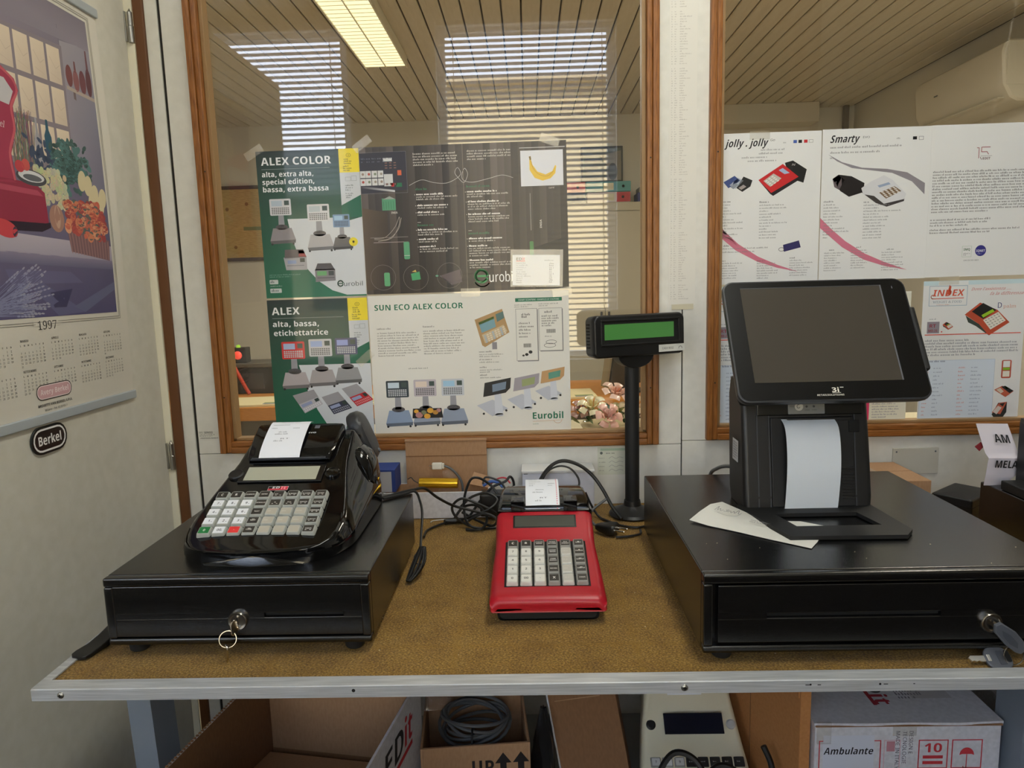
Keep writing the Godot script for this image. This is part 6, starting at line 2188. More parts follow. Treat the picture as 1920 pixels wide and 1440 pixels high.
func flat_scale(k: Ink, p: Array, body: Color) -> void:
	# p: four corners back-left, back-right, front-right, front-left
	k.poly(p, body)
	k.up()
	var a := Vector2(p[0], p[1]); var b := Vector2(p[2], p[3]); var d := Vector2(p[4], p[5]); var e := Vector2(p[6], p[7])
	var at := func(u: float, v: float) -> Vector2:
		return a.lerp(b, u).lerp(e.lerp(d, u), v)
	var q := func(u0: float, v0: float, u1: float, v1: float, col: Color) -> void:
		var w := [at.call(u0, v0), at.call(u1, v0), at.call(u1, v1), at.call(u0, v1)]
		k.poly([w[0].x, w[0].y, w[1].x, w[1].y, w[2].x, w[2].y, w[3].x, w[3].y], col)
	q.call(0.0, 0.0, 1.0, 0.5, srgb(158, 156, 160))
	q.call(0.06, 0.56, 0.6, 0.72, srgb(150, 160, 196))
	q.call(0.76, 0.54, 0.96, 0.72, srgb(50, 66, 62))
	for r in 2:
		for c in 9:
			q.call(0.06 + c * 0.1, 0.78 + r * 0.1, 0.13 + c * 0.1, 0.85 + r * 0.1, body.lightened(0.45))


func green_brochure(k: Ink, swoop: Array) -> void:
	k.tint([0, 0, 211, 0, 211, 297, 0, 297], [srgb(32, 46, 44), srgb(38, 56, 52), srgb(30, 116, 84), srgb(24, 104, 76)])
	k.up()
	k.poly(swoop, srgb(208, 212, 216))
	k.poly([170, 47, 211, 47, 211, 96, 182, 112, 170, 112], srgb(200, 204, 208))
	k.up()
	k.poly([170, 112, 211, 92, 211, 136, 170, 136], srgb(26, 100, 74))
	k.rect(170, 0, 41, 47, srgb(236, 214, 38)); k.up()
	k.ring(190, 13, 4.6, 3.4, 0.7, srgb(120, 106, 20)); k.rect(189, 12.2, 2, 1.4, srgb(110, 98, 20))
	for i in 3:
		k.small(180, 22 + i * 4.2, 22, 1, 1, 2.0, srgb(120, 106, 20), 0.2, 0.6)
	for i in 3:
		k.small(178, 36 + i * 4.0, 25, 1, 1, 2.0, srgb(120, 106, 20), 0.2, 0.6)
	k.frame(181, 56, 11, 8, 0.6, srgb(140, 146, 148)); k.frame(193, 54, 11, 10, 0.6, srgb(140, 146, 148))
	for i in 3:
		k.small(180, 74 + i * 4.6, 24, 1, 1, 2.0, srgb(120, 126, 128), 0.2, 0.6)
	for i in 3:
		k.small(180, 90 + i * 4.0, 22, 1, 1, 1.8, srgb(120, 126, 128), 0.2, 0.6)


func euro_logo(k: Ink, x: float, base: float, cap: float, wide: float, e_col: Color, rest: Color) -> void:
	var r := cap * 0.62
	k.ring(x + r, base - r, r, r, cap * 0.26, e_col, 0.35, TAU - 0.05)
	k.rect(x + r * 0.3, base - r - cap * 0.12, r * 1.6, cap * 0.22, e_col)
	k.text("urobil", x + r * 2.3, base, cap, wide - r * 2.3, rest, "sans")


func build_posters() -> void:
	var zg := -0.0215
	var white := srgb(232, 234, 234)
	# --- top left: dark green, ALEX COLOR
	var k := Ink.new(self, 211, 294)
	green_brochure(k, [56, 136, 153, 136, 154, 150, 211, 136, 211, 294, 170, 294, 140, 284, 112, 264, 90, 238, 72, 205, 62, 175])
	k.text("ALEX COLOR", 10, 28, 15, 144, white, "sans_bold")
	k.rect(10, 35.5, 140, 0.7, srgb(150, 160, 156))
	k.text("alta, extra alta,", 10, 51, 10, 106, white, "sans_bold"); k.text("special edition,", 10, 66, 10, 107, white, "sans_bold"); k.text("bassa, extra bassa", 10, 81, 10, 135, white, "sans_bold")
	tower_scale(k, 21, 95, 0.92, srgb(206, 206, 210), srgb(142, 136, 140), srgb(176, 190, 204))
	tower_scale(k, 98, 108, 0.95, srgb(214, 214, 216), srgb(176, 174, 176), srgb(186, 196, 200))
	tower_scale(k, 150, 130, 0.72, srgb(120, 150, 186), srgb(96, 92, 92), srgb(160, 196, 222))
	k.up(); k.oval(190, 186, 9, 9, srgb(232, 214, 40)); k.oval(190, 186, 2.4, 2.4, srgb(40, 40, 30))
	k.poly([46, 198, 84, 198, 90, 214, 44, 216], srgb(92, 84, 86)); k.poly([74, 200, 84, 200, 90, 213, 74, 213], srgb(170, 40, 52)); k.poly([42, 214, 90, 214, 90, 240, 46, 240], srgb(166, 164, 168)); k.up(); k.rect(50, 220, 18, 7, srgb(140, 156, 190)); k.rect(76, 216, 10, 8, srgb(60, 64, 60)); k.rect(48, 230, 36, 1.6, srgb(120, 120, 124))
	k.poly([112, 228, 140, 228, 148, 242, 106, 242], srgb(84, 78, 78)); k.poly([106, 240, 148, 240, 148, 264, 106, 266], srgb(132, 126, 130)); k.up(); k.rect(110, 244, 20, 9, srgb(110, 170, 110)); k.rect(134, 244, 11, 9, srgb(70, 74, 72)); k.rect(110, 257, 36, 1.6, srgb(90, 88, 92))
	euro_logo(k, 152, 276, 9, 52, srgb(70, 110, 90), srgb(90, 98, 98))
	k.round_rect(9, 259, 18, 9, 1.5, srgb(196, 204, 202)); k.round_rect(9, 277, 24, 9, 1.5, srgb(196, 204, 202)); k.small(10, 250, 70, 2, 4, 1.6, srgb(120, 168, 150)); k.small(10, 273, 46, 1, 1, 1.6, srgb(180, 196, 190)); k.up()
	k.small(11, 265.5, 14, 1, 1, 3.4, srgb(60, 84, 76)); k.small(12, 283.5, 18, 1, 1, 3.4, srgb(60, 84, 76))
	sheet("brochure", k, srgb(214, 216, 216), "dark green brochure headed ALEX COLOR, top left on the first window", "poster", on_wall(-0.443, 1.521, zg, 0.2), "gloss_print")

	# --- lower left: dark green, ALEX
	k = Ink.new(self, 211, 297)
	green_brochure(k, [58, 138, 211, 138, 211, 297, 136, 297, 112, 270, 92, 236, 74, 196])
	k.text("ALEX", 9, 31, 15, 59, white, "sans_bold"); k.rect(9, 38, 151, 0.7, srgb(160, 168, 164))
	k.text("alta, bassa,", 9, 56, 11, 98, white, "sans_bold"); k.text("etichettatrice", 10, 75, 11, 115, white, "sans_bold")
	tower_scale(k, 24, 88, 1.02, srgb(206, 52, 50), srgb(176, 168, 170), srgb(170, 184, 220))
	tower_scale(k, 82, 84, 1.02, srgb(196, 196, 200), srgb(168, 162, 164), srgb(160, 178, 220))
	tower_scale(k, 138, 83, 0.98, srgb(72, 76, 110), srgb(150, 150, 152), srgb(150, 160, 214))
	k.poly([40, 203, 86, 191, 104, 223, 64, 242], srgb(186, 184, 190)); k.up()
	flat_scale(k, [40, 203, 86, 191, 104, 223, 64, 242], srgb(186, 184, 190))
	flat_scale(k, [102, 208, 138, 197, 166, 233, 126, 246], srgb(50, 54, 74))
	flat_scale(k, [146, 191, 179, 181, 213, 216, 177, 230], srgb(196, 44, 50))
	k.round_rect(8, 262, 18, 9, 1.5, srgb(170, 190, 184)); k.small(9, 275, 40, 1, 1, 1.6, srgb(150, 180, 170))
	euro_logo(k, 152, 282, 9, 52, srgb(70, 110, 90), srgb(90, 98, 98))
	sheet("brochure", k, srgb(214, 216, 216), "dark green brochure headed ALEX, behind the black register", "poster", on_wall(-0.4425, 1.2185, zg, 0.2), "gloss_print")

	# --- top middle: dark wood double page
	k = Ink.new(self, 421, 296)
	for i in 30:
		var x0 := i * 421.0 / 30.0
		var s := rng.randf_range(0.55, 1.2) * (1.35 if i < 5 or i in [13, 19, 20] else 1.0)
		var a := srgb(58 * s + 10, 52 * s + 10, 48 * s + 12)
		var b := srgb(44 * s + 10, 38 * s + 9, 34 * s + 9)
		k.tint([x0, 0, x0 + 14.1, 0, x0 + 14.1, 296, x0, 296], [a, a.lightened(0.04), b, b.darkened(0.1)])
	k.up()
	k.tint([0, 120, 52, 130, 50, 280, 0, 290], [srgb(96, 80, 66), srgb(64, 54, 46), srgb(46, 38, 34), srgb(84, 70, 58)])
	k.poly([0, 12, 95, 10, 97, 86, 0, 92], srgb(46, 44, 58)); k.up()
	k.tint([0, 80, 70, 90, 70, 86, 0, 76], [srgb(60, 58, 66), srgb(200, 200, 202), srgb(190, 190, 194), srgb(60, 58, 66)])
	for r in 2:
		for q in 4:
			k.rect(-1.0 + q * 12.6 if q else 0.0, 46.5 + r * 15.5, 11.2, 13.6, srgb(206, 206, 206)); k.up(); k.oval(6 + q * 12.6, 53 + r * 15.5, 2.6, 2.6, [srgb(150, 130, 120), srgb(170, 70, 60), srgb(120, 130, 110), srgb(150, 140, 130)][(q + r) % 4]); k.layer -= 0.00002
	k.rect(49, 54, 18, 24, srgb(200, 202, 204)); k.rect(49, 22, 18, 7, srgb(206, 206, 206)); k.rect(77, 47, 8, 10, srgb(212, 96, 56)); k.rect(73, 72, 12, 8, srgb(30, 110, 74)); k.rect(63, 72, 6, 7, srgb(190, 40, 46))
	for r in 5:
		for q in 3:
			k.rect(52 + q * 9, 31 + r * 5 if r < 3 else 66 + r * 2, 5, 2, srgb(128, 92, 84))
	k.up()
	for i in 6:
		k.small(4 + i * 11, 24, 8, 2, 6, 2, srgb(110, 112, 130))
	k.frame(0, 10, 96, 82, 0.5, srgb(120, 118, 124))
	var pale := srgb(206, 200, 192)
	k.small(110, 18, 92, 5, 5.5, 2.4, pale, 0.05); k.small(220, 16, 92, 4, 5.4, 2.4, pale, 0.05)
	k.curve([100, 78, 125, 68, 150, 74, 175, 76, 196, 68, 206, 58, 200, 46, 194, 56, 202, 68, 212, 76, 220, 60, 214, 48, 208, 62, 212, 72, 230, 76, 262, 70, 290, 64, 312, 70], 0.7, srgb(212, 208, 204))
	k.poly([42, 102, 70, 104, 70, 126, 42, 126], srgb(82, 150, 112)); k.up()
	for i in 5:
		k.rect(45 + i * 5, 108, 1, 16, srgb(56, 116, 84))
	k.poly([44, 104, 58, 98, 70, 104], srgb(150, 160, 150)); k.text("INEA", 60, 133, 4, 13, pale, "sans_bold")
	k.curve([22, 182, 45, 180, 66, 160, 76, 140, 74, 158, 58, 182, 30, 188], 0.8, srgb(180, 170, 158)); k.curve([22, 184, 50, 184, 72, 166, 80, 142], 0.8, srgb(180, 170, 158)); k.rect(20, 190, 72, 0.8, srgb(190, 170, 170)); k.rect(14, 180, 78, 0.8, srgb(150, 140, 136))
	k.round_rect(82, 190, 12, 36, 3, srgb(88, 158, 116)); k.up(); k.rect(82, 218, 12, 1, srgb(190, 200, 190))
	for q in [[30, 262, 26], [98, 264, 26], [168, 262, 26]]:
		k.ring(q[0] + 6, q[1], q[2], q[2], 0.6, srgb(128, 120, 116))
	k.round_rect(38, 252, 12, 28, 3, srgb(96, 170, 120)); k.poly([94, 256, 112, 252, 114, 268, 96, 270], srgb(70, 160, 106)); k.poly([96, 252, 104, 248, 106, 253], srgb(210, 180, 90)); k.poly([154, 262, 196, 250, 200, 276, 178, 282], srgb(96, 84, 88)); k.line([154, 262, 178, 280], 0.8, srgb(200, 196, 196)); k.oval(148, 262, 3, 2, srgb(110, 170, 140))
	var head := srgb(54, 110, 78)
	for p in [[112, 88, 46, 98], [216, 86, 88, 96]]:
		k.small(p[0], p[1], p[2], 1, 1, 3.0, head, 0.0, 0.6)
	for p in [[113, 98, 86, 3], [114, 120, 86, 2], [114, 134, 84, 2], [217, 96, 86, 3], [218, 116, 86, 4], [218, 141, 86, 4], [113, 169, 84, 3], [114, 188, 84, 2], [115, 203, 82, 3], [217, 190, 86, 2], [217, 205, 86, 5], [217, 234, 86, 4]]:
		k.oval(p[0] - 3, p[1] - 1, 0.8, 0.8, pale); k.small(p[0], p[1], p[2], 1, 1, 2.5, srgb(230, 226, 220), 0.0, 0.75); k.small(p[0], p[1] + 5.0, p[2], p[3] - 1 if p[3] > 1 else 1, 4.9, 2.3, pale, 0.05)
	k.small(113, 160, 40, 1, 1, 3.0, head, 0.0, 0.6); k.small(217, 180, 82, 1, 1, 3.0, head, 0.0, 0.6); k.rect(113, 152, 7, 0.8, pale); k.rect(217, 172, 7, 0.8, pale)
	k.rect(210.4, 0, 1.0, 296, srgb(126, 116, 106))
	k.rect(326, 12, 92, 1.2, srgb(210, 208, 208)); k.rect(328, 18, 86, 70, srgb(216, 218, 224)); k.up()
	k.poly([346, 32, 349, 34, 352, 46, 362, 60, 378, 66, 392, 60, 398, 48, 400, 50, 398, 64, 388, 74, 372, 78, 356, 72, 346, 56], srgb(226, 186, 52)); k.up(); k.curve([349, 38, 354, 54, 366, 66, 382, 69, 394, 60], 0.9, srgb(188, 140, 36)); k.poly([345, 30, 349, 29, 350, 36, 347, 37], srgb(120, 96, 30))
	k.text("curvi", 384, 94, 4, 11, pale); k.rect(345, 102, 1.4, 74, srgb(140, 136, 130)); k.text("INEA", 368, 172, 4, 17, pale, "sans_bold", 0.0, -PI / 2); k.round_rect(342, 198, 8, 30, 2, srgb(70, 130, 74))
	k.tint([352, 210, 421, 190, 421, 296, 352, 296], [srgb(26, 24, 24), srgb(36, 34, 34), srgb(14, 13, 13), srgb(12, 12, 12)]); k.up()
	euro_logo(k, 228, 278, 20, 82, srgb(46, 150, 86), srgb(236, 236, 234))
	k.ring(242, 270, 17, 17, 2.6, srgb(214, 60, 56), 0.6, 1.3); k.ring(242, 270, 17, 17, 2.6, srgb(230, 230, 226), 1.3, 1.9); k.ring(242, 270, 17, 17, 2.6, srgb(46, 150, 86), 1.9, 2.7)
	sheet("brochure", k, srgb(30, 27, 26), "dark wood-grained double page brochure with a banana, on the first window", "poster", on_wall(-0.1265, 1.5222, zg, 0.3), "gloss_print")

	# --- price card in a clear pocket on that double page
	k = Ink.new(self, 98, 62)
	k.text("ED", 8, 11, 5.5, 11, srgb(40, 36, 40), "sans_bold"); k.text("it", 20, 11, 6, 5.5, srgb(206, 54, 60), "sans_bold"); k.rect(8, 12, 18, 1.4, srgb(206, 54, 60)); k.small(66, 12, 24, 1, 1, 1.8, srgb(120, 124, 132))
	for i in 10:
		k.small(8, 18 + i * 4.4, rng.randf_range(24, 44), 1, 1, 2.0, srgb(150, 154, 162)); k.small(76, 19 + i * 4.2, 12, 1, 1, 2.2, srgb(110, 116, 130), 0.0)
	var card := sheet("price_card", k, srgb(218, 222, 226), "white price list card in clear pocket on the dark brochure", "card", on_wall(0.0175, 1.414, zg + 0.0011, -1.6))
	part("pocket", bx(Vector3(-0.053, -0.034, 0.0006), Vector3(0.055, 0.042, 0.0011)), mats.clear_film, card)

	# --- lower middle: white double page SUN ECO ALEX COLOR
	k = Ink.new(self, 419, 297)
	var green := srgb(34, 112, 82)
	k.text("SUN ECO ALEX COLOR", 13, 31, 11.5, 186, green, "sans_bold")
	var grey := srgb(128, 126, 120)
	k.small(16, 71, 48, 1, 1, 2.4, srgb(100, 98, 94)); k.small(16, 80, 92, 10, 5.3, 2.2, grey); k.small(113, 69, 32, 1, 1, 2.4, srgb(100, 98, 94)); k.small(113, 78, 88, 10, 5.3, 2.2, grey)
	k.small(78, 156, 66, 1, 1, 2.0, grey, 0.0)
	tower_scale(k, 28, 180, 1.0, srgb(46, 58, 62), srgb(142, 160, 186), srgb(196, 212, 222))
	tower_scale(k, 87, 179, 1.0, srgb(186, 178, 184), srgb(150, 160, 178), srgb(222, 206, 190))
	tower_scale(k, 146, 179, 1.0, srgb(196, 200, 206), srgb(146, 158, 178), srgb(160, 200, 226))
	k.up(); k.poly([83, 241, 144, 241, 147, 262, 81, 262], srgb(24, 20, 20)); k.up()
	for q in [[90, 247, 5, 0], [96, 255, 8, 1], [113, 258, 7, 0], [120, 246, 7, 0], [131, 250, 6, 2], [106, 250, 6, 3], [138, 246, 5, 1]]:
		k.oval(q[0], q[1], q[2], q[2] * 0.8, [srgb(226, 166, 56), srgb(186, 132, 128), srgb(196, 140, 60), srgb(120, 124, 92)][q[3]])
	# the tilted beige register
	k.poly([222, 56, 280, 35, 284, 50, 294, 84, 242, 114, 236, 110], srgb(176, 142, 96)); k.up()
	k.poly([230, 62, 262, 50, 266, 72, 236, 84], srgb(120, 160, 170)); k.poly([230, 62, 262, 50, 263, 55, 231, 67], srgb(140, 170, 90)); k.poly([266, 46, 282, 40, 284, 54, 269, 62], srgb(90, 120, 116)); k.poly([236, 88, 282, 68, 290, 82, 242, 106], srgb(196, 176, 142)); k.up()
	for r in 4:
		for c in 8:
			k.poly([240 + c * 5.6 + r * 1.2, 90 - c * 2.5 + r * 4.2, 244 + c * 5.6 + r * 1.2, 88.4 - c * 2.5 + r * 4.2, 245 + c * 5.6 + r * 1.2, 91 - c * 2.5 + r * 4.2, 241 + c * 5.6 + r * 1.2, 92.8 - c * 2.5 + r * 4.2], srgb(160, 180, 196) if c % 3 == 0 else srgb(216, 204, 180))
	k.rect(257, 104, 10, 15, srgb(140, 136, 140))
	for i in 4:
		k.small(229, 125 + i * 16.5, 34, 1, 1, 2.2, srgb(100, 98, 94)); k.small(229, 130.5 + i * 16.5, 54, 2 if i % 2 == 0 else 1, 4.4, 1.9, grey)
	k.rect(308, 14, 97, 7.5, green); k.up(); k.text("ESEMPI SCONTRINI - EXAMPLES OF COUPONS", 315, 19.4, 3.2, 84, srgb(220, 232, 226)); k.small(306, 29, 42, 2, 4, 1.6, grey); k.small(356, 28, 44, 2, 4, 1.6, grey)
	k.frame(308, 36, 45, 109, 0.7, srgb(120, 120, 118)); k.frame(356, 36, 49, 89, 0.7, srgb(120, 120, 118)); k.rect(353, 38, 1.4, 108, srgb(140, 140, 138)); k.rect(310, 145, 44.4, 1.6, srgb(140, 140, 138)); k.rect(405, 38, 1.4, 88, srgb(140, 140, 138)); k.rect(358, 125, 48, 1.6, srgb(140, 140, 138))
	k.small(320, 50, 20, 2, 5, 2.8, srgb(80, 80, 78)); k.small(314, 68, 32, 5, 7, 2.6, srgb(90, 90, 88), 0.3); k.small(368, 46, 22, 1, 1, 3.0, srgb(80, 80, 78)); k.small(362, 54, 36, 5, 5, 2.6, srgb(100, 100, 98), 0.3)
	for i in 10:
		k.rect(323 + i * 1.6, 109, 0.9, 8, srgb(60, 60, 58)); k.rect(372 + i * 1.9, 80, 1.0, 8, srgb(60, 60, 58))
	k.oval(329, 132, 3.6, 3, srgb(30, 30, 30)); k.oval(337, 127, 4, 3.4, srgb(40, 40, 40)); k.oval(322, 134, 2.6, 2, srgb(60, 60, 60)); k.ring(381, 107, 11, 4, 0.8, srgb(80, 80, 80)); k.ring(378, 114, 12, 4.4, 0.8, srgb(80, 80, 80)); k.small(368, 96, 22, 1, 1, 1.8, srgb(120, 120, 118))
	for q in [[236, 180, srgb(36, 34, 36), srgb(120, 136, 156)], [300, 172, srgb(158, 152, 160), srgb(150, 160, 110)], [358, 160, srgb(190, 150, 102), srgb(90, 150, 130)]]:
		var x: float = q[0]
		var y: float = q[1]
		var s := 1.0 if x < 250 else 0.94 if x < 320 else 0.86
		k.poly([x - 16 * s, y + 58 * s, x + 18 * s, y + 46 * s, x + 50 * s, y + 66 * s, x + 16 * s, y + 82 * s], srgb(186, 190, 200)); k.up()
		k.poly([x + 22 * s, y + 36 * s, x + 36 * s, y + 34 * s, x + 40 * s, y + 78 * s, x + 22 * s, y + 80 * s], srgb(204, 208, 216))
		k.oval(x + 31 * s, y + 79 * s, 9 * s, 3.4 * s, srgb(180, 184, 194)); k.oval(x - 2 * s, y + 76 * s, 2.4, 2.4, srgb(30, 30, 32)); k.oval(x + 46 * s, y + 70 * s, 2.4, 2.4, srgb(30, 30, 32))
		k.poly([x + 2 * s, y + 10 * s, x + 58 * s, y, x + 56 * s, y + 22 * s, x + 46 * s, y + 32 * s, x - 2 * s, y + 40 * s], q[2]); k.up()
		k.poly([x + 18 * s, y + 14 * s, x + 48 * s, y + 8 * s, x + 46 * s, y + 24 * s, x + 18 * s, y + 30 * s], q[3])
	k.text("Eurobil", 338, 270, 14, 65, green, "sans_bold"); k.line([338, 275.5, 402, 273.5], 0.6, srgb(206, 150, 100)); k.ring(391, 274, 8, 6, 0.7, srgb(206, 150, 100), 0.0, PI); k.small(338, 282, 16, 1, 1, 1.8, srgb(150, 170, 160))
	sheet("brochure", k, srgb(222, 220, 212), "white double page brochure headed SUN ECO ALEX COLOR", "poster", on_wall(-0.1255, 1.2225, zg, 0.25), "paper_print")

	# --- right window, upper row
	var pink := srgb(206, 116, 138)
	k = Ink.new(self, 212, 299)
	k.text("jolly . jolly", 20, 26, 14, 84, srgb(20, 18, 22), "sans_bold", 0.28); k.text("Go", 110, 17, 4.5, 9, srgb(60, 60, 60), "sans", 0.2); k.small(136, 22, 12, 1, 1, 2.2, srgb(150, 150, 150))
	k.rect(156, 16.5, 7, 6, srgb(70, 96, 170)); k.rect(166, 16.5, 7, 6, srgb(16, 16, 18)); k.rect(177, 16.5, 7, 6, srgb(196, 40, 46)); k.frame(187, 16.5, 8, 6, 0.5, srgb(90, 90, 90))
	for i in 4:
		k.small([92, 88, 54, 66][i], 35 + i * 7.0, [100, 104, 138, 126][i], 1, 1, 2.6, srgb(140, 140, 140), 0.0)
	k.poly([18, 94, 40, 82, 52, 92, 28, 106], srgb(58, 76, 132)); k.poly([30, 100, 48, 86, 58, 92, 42, 108], srgb(178, 184, 196)); k.poly([44, 106, 58, 84, 76, 92, 72, 104, 56, 114], srgb(24, 22, 26)); k.up(); k.poly([32, 104, 42, 96, 48, 100, 38, 108], srgb(140, 146, 156)); k.poly([48, 106, 58, 100, 64, 104, 54, 110], srgb(160, 150, 146))
	k.poly([88, 92, 136, 62, 168, 90, 166, 96, 118, 124, 112, 120], srgb(26, 20, 22)); k.poly([140, 60, 156, 56, 184, 74, 178, 100, 166, 96, 146, 78], srgb(20, 18, 20)); k.up(); k.poly([88, 92, 136, 62, 168, 88, 114, 118], srgb(200, 32, 38)); k.up(); k.poly([98, 94, 118, 80, 134, 90, 112, 106], srgb(192, 186, 176)); k.poly([128, 74, 136, 70, 150, 80, 140, 82], srgb(160, 178, 210)); k.text("N", 154, 66, 4, 6, srgb(160, 160, 162), "sans_bold", 0.3); k.up()
	for r in 4:
		for c in 3:
			k.poly([101 + c * 6 + r * 3.6, 94.5 - c * 4 + r * 2.8, 104.6 + c * 6 + r * 3.6, 92 - c * 4 + r * 2.8, 107 + c * 6 + r * 3.6, 93.6 - c * 4 + r * 2.8, 103.4 + c * 6 + r * 3.6, 96.2 - c * 4 + r * 2.8], srgb(224, 222, 216))
	k.tint([0, 168, 6, 176, 50, 222, 0, 196], [pink, pink, pink, pink])
	k.poly([0, 168, 20, 190, 50, 218, 90, 244, 130, 262, 172, 277, 130, 268, 88, 254, 44, 230, 14, 204, 0, 190], pink); k.up()
	green_paras(k, 14, 134, 70, 12, 5.9); green_paras(k, 91, 137, 108, 12, 5.9)
	k.small(14, 222, 34, 1, 1, 2.2, srgb(80, 80, 80)); k.small(14, 227.5, 96, 2, 7, 1.9, srgb(130, 130, 130)); k.poly([140, 222, 172, 214, 176, 228, 142, 236], srgb(46, 40, 96)); k.ring(137, 231, 5.5, 3.6, 0.9, srgb(70, 70, 80))
	for p in [[14, 252], [88, 254], [154, 250]]:
		k.small(p[0], p[1], 22, 1, 1, 2.0, srgb(90, 90, 90)); k.small(p[0], p[1] + 5, 46, 7, 5, 1.8, srgb(140, 140, 140), 0.5)
	sheet("brochure", k, srgb(224, 224, 222), "white brochure page with a red register, headed jolly", "poster", on_wall(0.4875, 1.5235, zg, 0.2), "paper_print")

	k = Ink.new(self, 215, 299)
	k.text("Smarty", 15, 26, 14, 56, srgb(20, 18, 22), "sans_bold", 0.28); k.text("EVO", 80, 19, 3.8, 13, srgb(60, 60, 60)); k.small(146, 23, 13, 1, 1, 2.2, srgb(150, 150, 150)); k.rect(178, 19, 8, 6, srgb(16, 16, 18)); k.frame(190, 19, 9, 7, 0.6, srgb(90, 90, 90))
	k.small(16, 37, 180, 1, 1, 2.8, srgb(128, 128, 128), 0.0); k.small(16, 47, 180, 1, 1, 2.8, srgb(128, 128, 128), 0.0); k.small(16, 57, 16, 1, 1, 2.8, srgb(128, 128, 128), 0.0)
	k.poly([12, 48, 40, 64, 80, 76, 130, 80, 170, 88, 206, 110, 206, 132, 180, 106, 140, 88, 100, 82, 60, 76, 30, 62], srgb(140, 134, 140)); k.up()
	k.poly([22, 96, 34, 88, 60, 92, 86, 106, 84, 124, 56, 132, 38, 120], srgb(26, 20, 20)); k.poly([22, 96, 34, 90, 46, 98, 36, 118, 26, 112], srgb(104, 92, 96)); k.poly([78, 122, 96, 108, 122, 94, 142, 104, 168, 128, 166, 144, 132, 154, 110, 146], srgb(60, 54, 54)); k.up(); k.poly([80, 116, 98, 104, 124, 92, 142, 102, 170, 130, 166, 140, 126, 148, 106, 132, 84, 128], srgb(212, 212, 214)); k.up(); k.poly([116, 126, 146, 114, 160, 124, 130, 138], srgb(120, 96, 70)); k.poly([112, 112, 134, 106, 138, 110, 116, 116], srgb(150, 164, 190)); k.up()
	for r in 4:
		for c in 4:
			k.rect(120 + c * 7.5 + r * 3, 124 - c * 2.8 + r * 3.0, 5, 2.0, srgb(226, 222, 214))
	k.poly([0, 172, 22, 194, 52, 220, 92, 246, 132, 264, 178, 281, 132, 272, 90, 258, 46, 232, 16, 206, 0, 192], pink); k.up()
	green_paras(k, 6, 142, 72, 12, 5.9); green_paras(k, 86, 145, 104, 12, 5.9)
	for p in [[10, 244], [64, 240], [126, 246]]:
		k.small(p[0] + 10, p[1] - 6, 18, 1, 1, 2.0, srgb(90, 90, 90)); k.small(p[0], p[1], 46, 8, 5, 1.8, srgb(140, 140, 140), 0.5)
	sheet("brochure", k, srgb(224, 224, 222), "white brochure page with a grey swoosh, headed Smarty", "poster", on_wall(0.7025, 1.5255, zg + 0.0005, 0.2), "paper_print")

	k = Ink.new(self, 212, 299)
	var wine := srgb(150, 50, 60)
	k.line([90, 46, 94, 46, 94, 66], 1.2, wine); k.line([116, 45, 99, 45, 99, 54, 110, 54, 113, 59], 1.2, wine); k.line([98, 62, 120, 62], 0.6, srgb(120, 110, 110)); k.text("EDIT", 102, 69, 4.4, 15, srgb(80, 40, 44), "sans_bold"); k.line([97, 64, 100, 69], 1.0, srgb(90, 40, 44))
	k.small(6, 92, 200, 15, 5.6, 2.5, srgb(96, 96, 96), 0.06); k.small(5, 186, 140, 3, 5.6, 2.4, srgb(96, 96, 96), 0.3); k.small(5, 206, 196, 2, 5.6, 2.4, srgb(96, 96, 96), 0.1)
	k.frame(72, 238, 19, 22, 0.6, srgb(170, 190, 170)); k.text("IMQ", 75, 247, 4.4, 13, srgb(40, 90, 50), "sans_bold"); k.small(75, 254, 14, 2, 3, 1.5, srgb(140, 140, 140)); k.oval(109, 248, 11, 11, srgb(52, 48, 130)); k.up(); k.mid("IQNET", 109, 250.5, 4.6, 18, srgb(220, 220, 232), "sans_bold"); k.small(103, 255, 12, 1, 1, 1.5, srgb(170, 170, 200)); k.text("UNI EN ISO 9001", 76, 268, 2.6, 30, srgb(90, 90, 90))
	sheet("brochure", k, srgb(224, 224, 222), "white text page with round blue seal, rightmost in the upper row", "poster", on_wall(0.9165, 1.527, zg, 0.2), "paper_print")

	# --- right window, lower row: two sheets of the same kind, the left one mostly behind the terminal
	for p in [[0.486, "white product sheet with red rule, mostly hidden behind the terminal"], [0.914, "white product sheet headed INDEX with an orange handheld register"]]:
		k = Ink.new(self, 208, 300)
		index_sheet(k)
		sheet("product_sheet", k, srgb(222, 222, 220), p[1], "poster", on_wall(p[0], 1.2195, zg + 0.0003, 0.1), "paper_print", "product sheets on the second window")
	k = Ink.new(self, 190, 270)
	k.rect(0, 0, 190, 270, srgb(226, 222, 204)); k.up(); k.rect(62, 196, 52, 74, srgb(222, 58, 104)); k.rect(0, 190, 62, 80, srgb(222, 214, 220)); k.up()
	k.small(120, 218, 56, 9, 5.6, 2.2, srgb(140, 136, 150))
	sheet("leaflet", k, srgb(226, 222, 204), "cream leaflet with bright pink block, behind the terminal", "poster", on_wall(0.691, 1.2155, zg), "paper_print")
	# tape over the corners
	for p in [[-0.552, 1.666, 30.0, "at the top left corner of the ALEX COLOR brochure"], [-0.33, 1.676, 35.0, "at the top left corner of the dark double page"], [0.05, 1.672, -20.0, "near the top right corner of the dark double page"], [-0.348, 1.24, 40.0, "between the ALEX brochure and the white double page"], [-0.12, 1.372, 0.0, "above the middle of the white double page"], [0.07, 1.368, 8.0, "at the top right of the white double page"], [0.47, 1.668, 0.0, "over the heading jolly"], [0.86, 1.37, 2.0, "above the INDEX logo"]]:
		var o := thing("tape_piece", "clear tape " + p[3], "tape", Vector3.ZERO, "clear tape pieces on the glass")
		o.transform = on_wall(p[0], p[1], zg + 0.0012, p[2])
